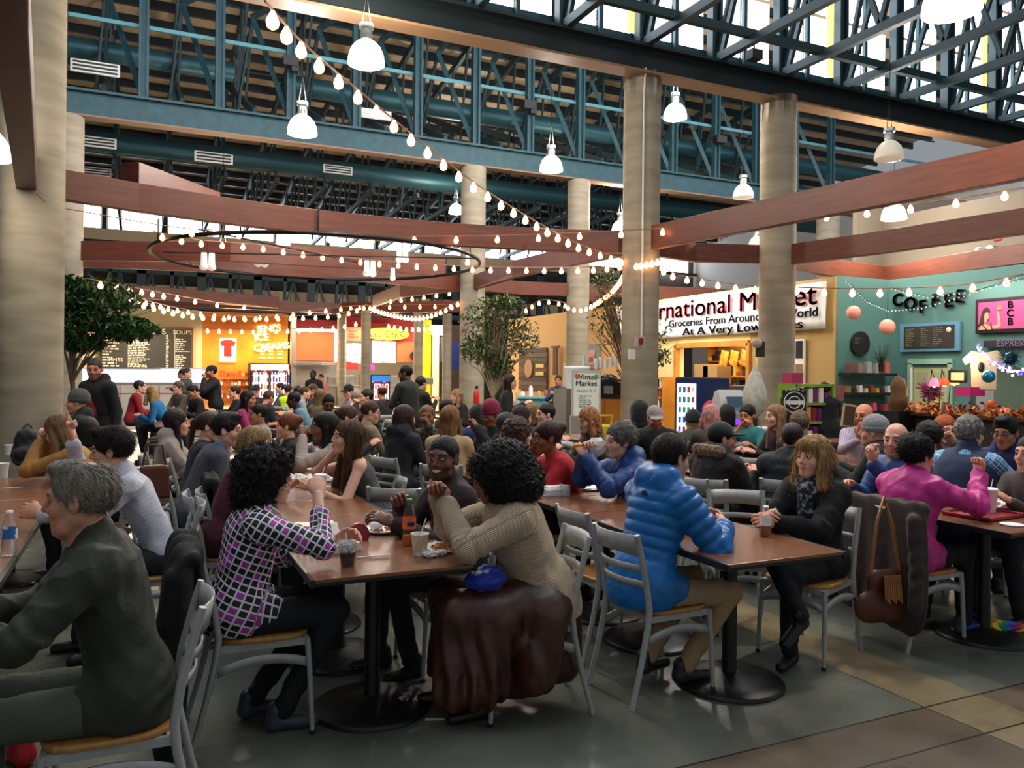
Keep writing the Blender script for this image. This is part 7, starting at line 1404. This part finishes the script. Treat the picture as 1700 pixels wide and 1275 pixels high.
o=PEOPLE[-1]; V_,Q_=nets(lambda P:evalp(P,[dict(a=o['N']-o['fw']*.1+o['lat']*.1+np.array([0,0,.03]),b=o['N']-o['fw']*.12-o['lat']*.1+np.array([0,0,.03]),ra=.05,rb=.05)],.03)-.008*wig(P,150,1),o['N']-.25,o['N']+.25,.01); mobj('fur_trim',npmesh('fur_trim',V_,Q_,M('brown_fur','#5c4432',.9,0,'#7a6048',40,bump=.6,sheen=.5)),o['t'])
P(1180,671,8.4,-5,'person with pale pink hair seen from behind',('shoulder','#c98f8a','#8a5a58'),top='#3b3430',skin='p',kind='f',short='person with pink hair',th=.02)
P(1150,684,9.6,15,'person in a black beanie and olive coat',None,top='#3d3a33',skin='f',hat=('beanie','#141416'),girth=1.2,th=.03,short='person in black beanie')
P(1207,670,9.6,10,'person with black hair in a brown coat by the pink haired one',('bob','#181416'),top='#4a3526',skin='f',short='person in brown coat',th=.025)
P(1240,671,9.4,LU+40,'woman with dark tied hair in a teal dress',('bun','#1c1413'),top='#2f7a7c',skin='t',kind='f',hy=-20,hp=-8,sleeve=.4,R='eat',short='woman in teal',topname='dress')
P(1288,671,8.5,LU-6,'woman with long light brown hair in a dark plum top',('verylong','#6e4c38','#94704e'),top='#2b1c24',skin='p',kind='f',hy=-6,lean=10,short='woman in plum top')
P(1328,683,7.9,-30,'person with curly grey brown hair behind the charcoal coat',('messy','#6b5a48','#4a3c30'),top='#3c3834',skin='p',short='curly grey haired person')
P(1316,701,6.2,-30,'person with dark hair in a charcoal quilted coat seen from behind',('short','#1a1718'),top='#24272c',skin='f',girth=1.3,th=.035,collar='stand',hem=.1,lean=8,short='person in charcoal coat',fold=1.3,quilt=(.08,.008))
P(1370,633,12.2,-10,'short haired person standing in a long black coat',('short','#4a2e20'),top='#101012',skin='f',sit=False,sc=.86,girth=1.25,th=.03,hem=.25,L='clasp',R='clasp',pants='#101012')
P(1434,669,8.3,LU+30,'bald bearded man with glasses in a lilac striped shirt',None,topmat=m_lil,skin='r',kind='m',beard='#2a2220',glasses=True,hy=-20,hp=-4,girth=1.3,L=A((-.2,.36,1.02),(-.7,0,-1),'flat',(0,.3,.95),(-.3,-1,0)),R=A((-.02,.36,.98),(.8,0,-1),'flat',(-.3,.3,.9),(0,-1,0)),short='bald man with glasses',topname='shirt')
P(1452,689,6.9,LU-60,'person in a light grey beanie and black coat with red collar',None,top='#121215',skin='f',hat=('beanie','#83858c'),girth=1.35,th=.032,hem=.1,lean=10,inner=('#7a1c24',.02),short='person in light grey beanie')
bb=P(1488,701,5.9,LU-2,'bald man with goatee in a dark vest and blue shirt',None,top='#2a2e2c',skin='f',kind='mh',beard='#8a6a54',brow='#6b4a38',hy=22,hp=-2,girth=1.2,lean=8,th=.022,collar='stand',inner=('#1e1a18',.02),R='table',L=A((-.12,.36,1.0),(-.5,-.2,-1),'pinch',(0,.3,.95),(0,-1,0)),short='bald man with goatee',lod=0,topmat=m_navy)
held(bb,-1,'tissue','#eeeae6','small white tissue pinched by the bald goateed man',.016)
P(1541,700,6.6,20,'person with short dark hair partly behind the magenta jacket',('messy','#221c1c'),top='#2c2a30',skin='p',short='person with dark hair behind magenta')
P(1570,689,7.0,165,'red haired young woman with glasses',('long','#8c3f1e','#b05a2c'),top='#4c4044',skin='p',kind='f',glasses=True,hy=10,hp=-4,short='red haired woman with glasses',L='chin',inner=('#b8a8a0',.03))
pv=P(1610,691,5.95,RU+14,'grey haired man in a navy vest over a blue plaid shirt',('messy','#8d8a88','#4a4644'),topmat=m_plaid,skin='p',hy=-8,girth=1.35,lean=14,th=.016,short='man in navy vest',topname='shirt',R=A((.2,.42,.84),(.9,-.3,-.8),'relax'))
V_,Q_=nets(lambda Q:evalp(Q,[dict(a=pv['P0']+pv['D']*.02,b=pv['P0']+pv['D']*.36,ra=.228,rb=.222,sq=(tuple(pv['fw']),.74)),dict(a=pv['S'][-1]*.8+pv['S'][1]*.2,b=pv['S'][1]*.8+pv['S'][-1]*.2,ra=.085,rb=.085,k=.05),dict(a=pv['N'],b=pv['N']+np.array([0,0,.06]),ra=.075,rb=.072)],.04)-.004*wig(Q,40),pv['P0']-.3,pv['N']+.3,.012); mobj('vest',npmesh('vest',V_,Q_,M('navy_vest','#1b2c4c',.75,bump=.2)),pv['t'])
P(1668,691,6.3,LU+10,'young man with black hair and glasses in a navy hoodie',('thick','#121011'),top='#182a5c',skin='t',glasses=True,hy=4,hp=-10,lean=12,th=.022,collar='hood',short='young man in navy hoodie',inner=('#4a1c22',.03))
P(1712,722,5.4,LU-4,'person in a dark taupe sweater cut off by the picture edge',('short','#2a2220'),top='#4a3f3c',skin='f',lean=10,girth=1.2,short='person in taupe sweater')
# ---- far crowd
P(232,631,15.0,RU,'man in a red sweater seated far off before the ice cream counter',('short','#33231c'),top='#8f1420',skin='p',girth=1.1,lean=14,seatlift=.12,short='far man in red sweater')
P(252,641,13.6,LU-20,'blond person in a bright blue fleece leaning on a far table',('shoulder','#b89a64','#8a6c40'),top='#1a6aa0',skin='p',kind='f',lean=28,hy=-40,seatlift=.1,short='far person in blue fleece')
P(296,633,16.5,150,'grey brown haired person behind the far table of red napkins',('messy','#6a5648'),top='#54483e',skin='p',seatlift=.08,short='far grey brown haired person')
P(316,638,14.8,LU+20,'dark haired man bending over his food in a black jacket',('short','#141113'),top='#15151a',skin='t',lean=20,hp=-25,seatlift=.05,short='far man bending over his food')
P(311,611,19.5,-100,'standing man in a grey jacket queueing at the counter',('short','#3a2c24'),top='#3d3f44',skin='p',sit=False)
P(303,612,20.3,95,'standing man with darker hair facing the queueing man',('short','#2a201c'),top='#4a4440',skin='t',sit=False)
P(351,605,15.5,LU+10,'standing bearded man in black cap and padded black jacket',('crop','#1a1413'),top='#16181c',skin='t',sit=False,hat=('cap','#101012'),beard='#1a1412',L='eat',girth=1.15,th=.03,pants='#3a4a66')
P(390,640,15.5,LU,'seated person in black near the padded jacket man',('short','#2c201c'),top='#131417',skin='p',short='far seated person in black')
P(425,637,16.5,-150,'person in a dark flat cap by the freezer',('short','#1c1714'),top='#2a2320',skin='p',hat=('cap','#15151a'),seatlift=.06,short='far person in dark cap')
P(412,648,11.7,LU+150,'long black haired woman in a magenta coat, mid distance',('long','#151113'),top='#8c1c5c',skin='t',kind='f',short='far woman in magenta coat')
P(465,635,18.5,LU,'dark haired person in a grey top below the freezer doors',('short','#171314'),top='#3a3c44',skin='p',seatlift=.08,short='far person below the freezer')
P(479,638,17.5,RU+40,'worker in a fluorescent yellow jacket',('short','#2a2019'),top='#c8e81c',skin='p',seatlift=.08,short='far worker in yellow')
P(496,640,16.5,RU+20,'black haired person in a grey green coat next to yellow jacket',('short','#131113'),top='#30343a',skin='k',seatlift=.06,short='far person in grey green')
P(505,641,15.2,RU-6,'young man in a pale grey hoodie facing the tan coat',('short','#4a3a2e'),top='#8e939c',skin='p',lean=16,collar='hood',seatlift=.05,short='far young man in pale hoodie')
P(449,648,13.8,LU-150,'man in a dark blazer hunched over the table',('short','#5a4030'),top='#15161a',skin='r',lean=26,hp=-20,girth=1.2,short='far man in dark blazer')
P(486,650,12.4,LU-10,'person with black hair in a pale denim jacket and blue scarf',('short','#141113'),top='#5d7f8f',skin='d',lean=28,hy=-4,hp=-10,inner=('#2038a8',.05),short='far person in denim jacket')
P(519,637,15.5,LU,'man with brown hair in profile beyond the denim jacket',('short','#5a3b2a'),top='#33302c',skin='r',short='far brown haired man')
P(531,645,13.4,-20,'woman with long fair hair in an olive tan coat',('long','#7a6244'),top='#5c5240',skin='p',kind='f',short='far woman in olive tan')
P(520,614,21.0,170,'tall dark figure standing in a black zip jacket at the grill',('crop','#120e0d'),top='#121214',skin='d',sit=False,girth=1.2,L='down',R='down')
P(533,626,22.0,170,'standing person in a pink shirt beside the black zip jacket',('crop','#3a2620'),top='#b86a64',skin='r',sit=False,sc=.95)
P(577,637,14.5,LU+20,'person in black cap and grey patterned sweater',('short','#201815'),topmat=m_zebra,skin='p',hat=('cap','#0f1014'),hp=-12,hy=14,short='far person in black cap')
P(594,650,13.8,RU+30,'grey haired person stooping near the patterned sweater',('short','#8a7a68'),top='#23262c',skin='p',lean=22,hp=-20,short='far stooping grey haired person')
P(609,646,12.8,LU,'dark haired person in black eating with both hands',('short','#141012'),top='#18181c',skin='p',lean=16,L='eat',R='eat',short='far person eating with both hands')
P(634,639,14.5,RU+100,'man with receding hair in a dark jacket near far columns',('ring','#3a2e28'),top='#1e1c1e',skin='r',girth=1.15,short='far man with receding hair')
P(672,606,11.8,LU-55,'big man standing in a dark green sweatshirt with black hair and beard',('crop','#141010'),top='#20251f',skin='k',sit=False,girth=1.35,beard='#15100f',hy=20,L='clasp',R='clasp',hp=-8)
P(699,624,13.5,-40,'standing person in black partly behind the big man',('short','#1c1616'),top='#111216',skin='f',sit=False,sc=.97,girth=1.1)
P(757,643,14.0,LU,'blond woman in black leaning near the extinguisher column',('shoulder','#b08a5c'),top='#1b1a1c',skin='p',kind='f',lean=24,hp=-10,short='far blond woman in black')
P(742,663,10.6,RU,'person with black backpack straps beside the camouflage boy',('short','#1a1516'),top='#1a1b20',skin='p',short='person with backpack straps',lean=14)
P(846,621,13.0,LU+150,'woman with long dark hair standing and holding a white tote',('long','#2a1a18'),top='#141316',skin='p',kind='f',sit=False,sc=.95)
P(927,626,18.0,165,'bar worker in a denim shirt with dark hair and arms folded',('short','#1c1514'),top='#2c3e54',skin='t',sit=False,L='clasp',R='clasp')
q=PEOPLE[-2]; o=MB().prism([(-.14,-.2),(.14,-.2),(.11,.16),(-.11,.16)],-.05,.05,'y'); o.tube([(-.07,0,.16),(-.05,0,.3),(.05,0,.3),(.07,0,.16)],.01); o=tag(o.build('tote_bag',M('natural_canvas','#d3c8b8',.8),bevel=.02),'off white canvas tote with pink scarf carried by standing woman','bag'); o.location=q['w']((-.05,.2,1.0)); o.rotation_euler=(0,0,q['rz'])
# ---- empty chairs that the photo shows
for (px,py,z,yaw,lb) in ((953,845,.84,LU-180,'empty grey chair between the cream sweater and blue puffer, tucked in'),(1000,895,.84,-65,'empty'),(1222,815,.84,175,'empty light grey chair standing behind the amber drink bottle'),(1110,785,.84,RU,'empty grey chair beyond the blue puffer man'),(1165,795,.84,-20,'second empty grey chair beyond the blue puffer, facing away'),(340,815,.84,RU,'empty grey chair between grey suit and maroon sweater'),(300,850,.84,RU,'empty'),(655,810,.84,-10,'empty grey chair behind the smiling man'),(690,835,.84,0,'empty'),(1260,760,.84,0,'empty white grey chair before the teal dress table'),(1185,760,.84,-30,'empty chair beside the green cap person'),(1365,700,.84,0,'empty'),(335,680,.84,LU,'empty far chair behind the pale grey coat')):
    if lb=='empty': continue
    g=onZ(px,py,z); rz=radians(yaw)-TH; chair(g.x-.25*sin(rz)*1,g.y+.25*cos(rz)*1,rz,lb)
# black dark coat + brown bag on chair of white shirt man
cl=ws['loc']; draped(cl.x+.12,cl.y+.75,ws['rz'],'long black coat on the chair behind the white checked shirt',M('black_coat_cloth2','#0f0f12',.85,bump=.3),.8,wd=.2,seed=4)
p=PX(256,800,5.2); t=empty('leather_bag',p,0,'reddish brown leather handbag hanging beside black coats','bag'); mb=MB().box((0,0,0),(.2,.09,.22),taper=.85); mb.build('bag_body',M('red_brown_leather','#5a2c18',.45),t,bevel=.02); MB().tube([(-.07,0,.1),(-.05,0,.24),(.05,0,.24),(.07,0,.1)],.008).build('handle',MC['red_brown_leather'],t)
# ================================================================ LIGHT
w=bpy.data.worlds.new('world'); SC.world=w; w.use_nodes=True; bg=w.node_tree.nodes['Background']; bg.inputs[0].default_value=(.86,.93,1,1); bg.inputs[1].default_value=.32
light('nave_skylight','AREA',(4,4.5,12),1080,(.88,.94,1),20,(0,0,0),8)
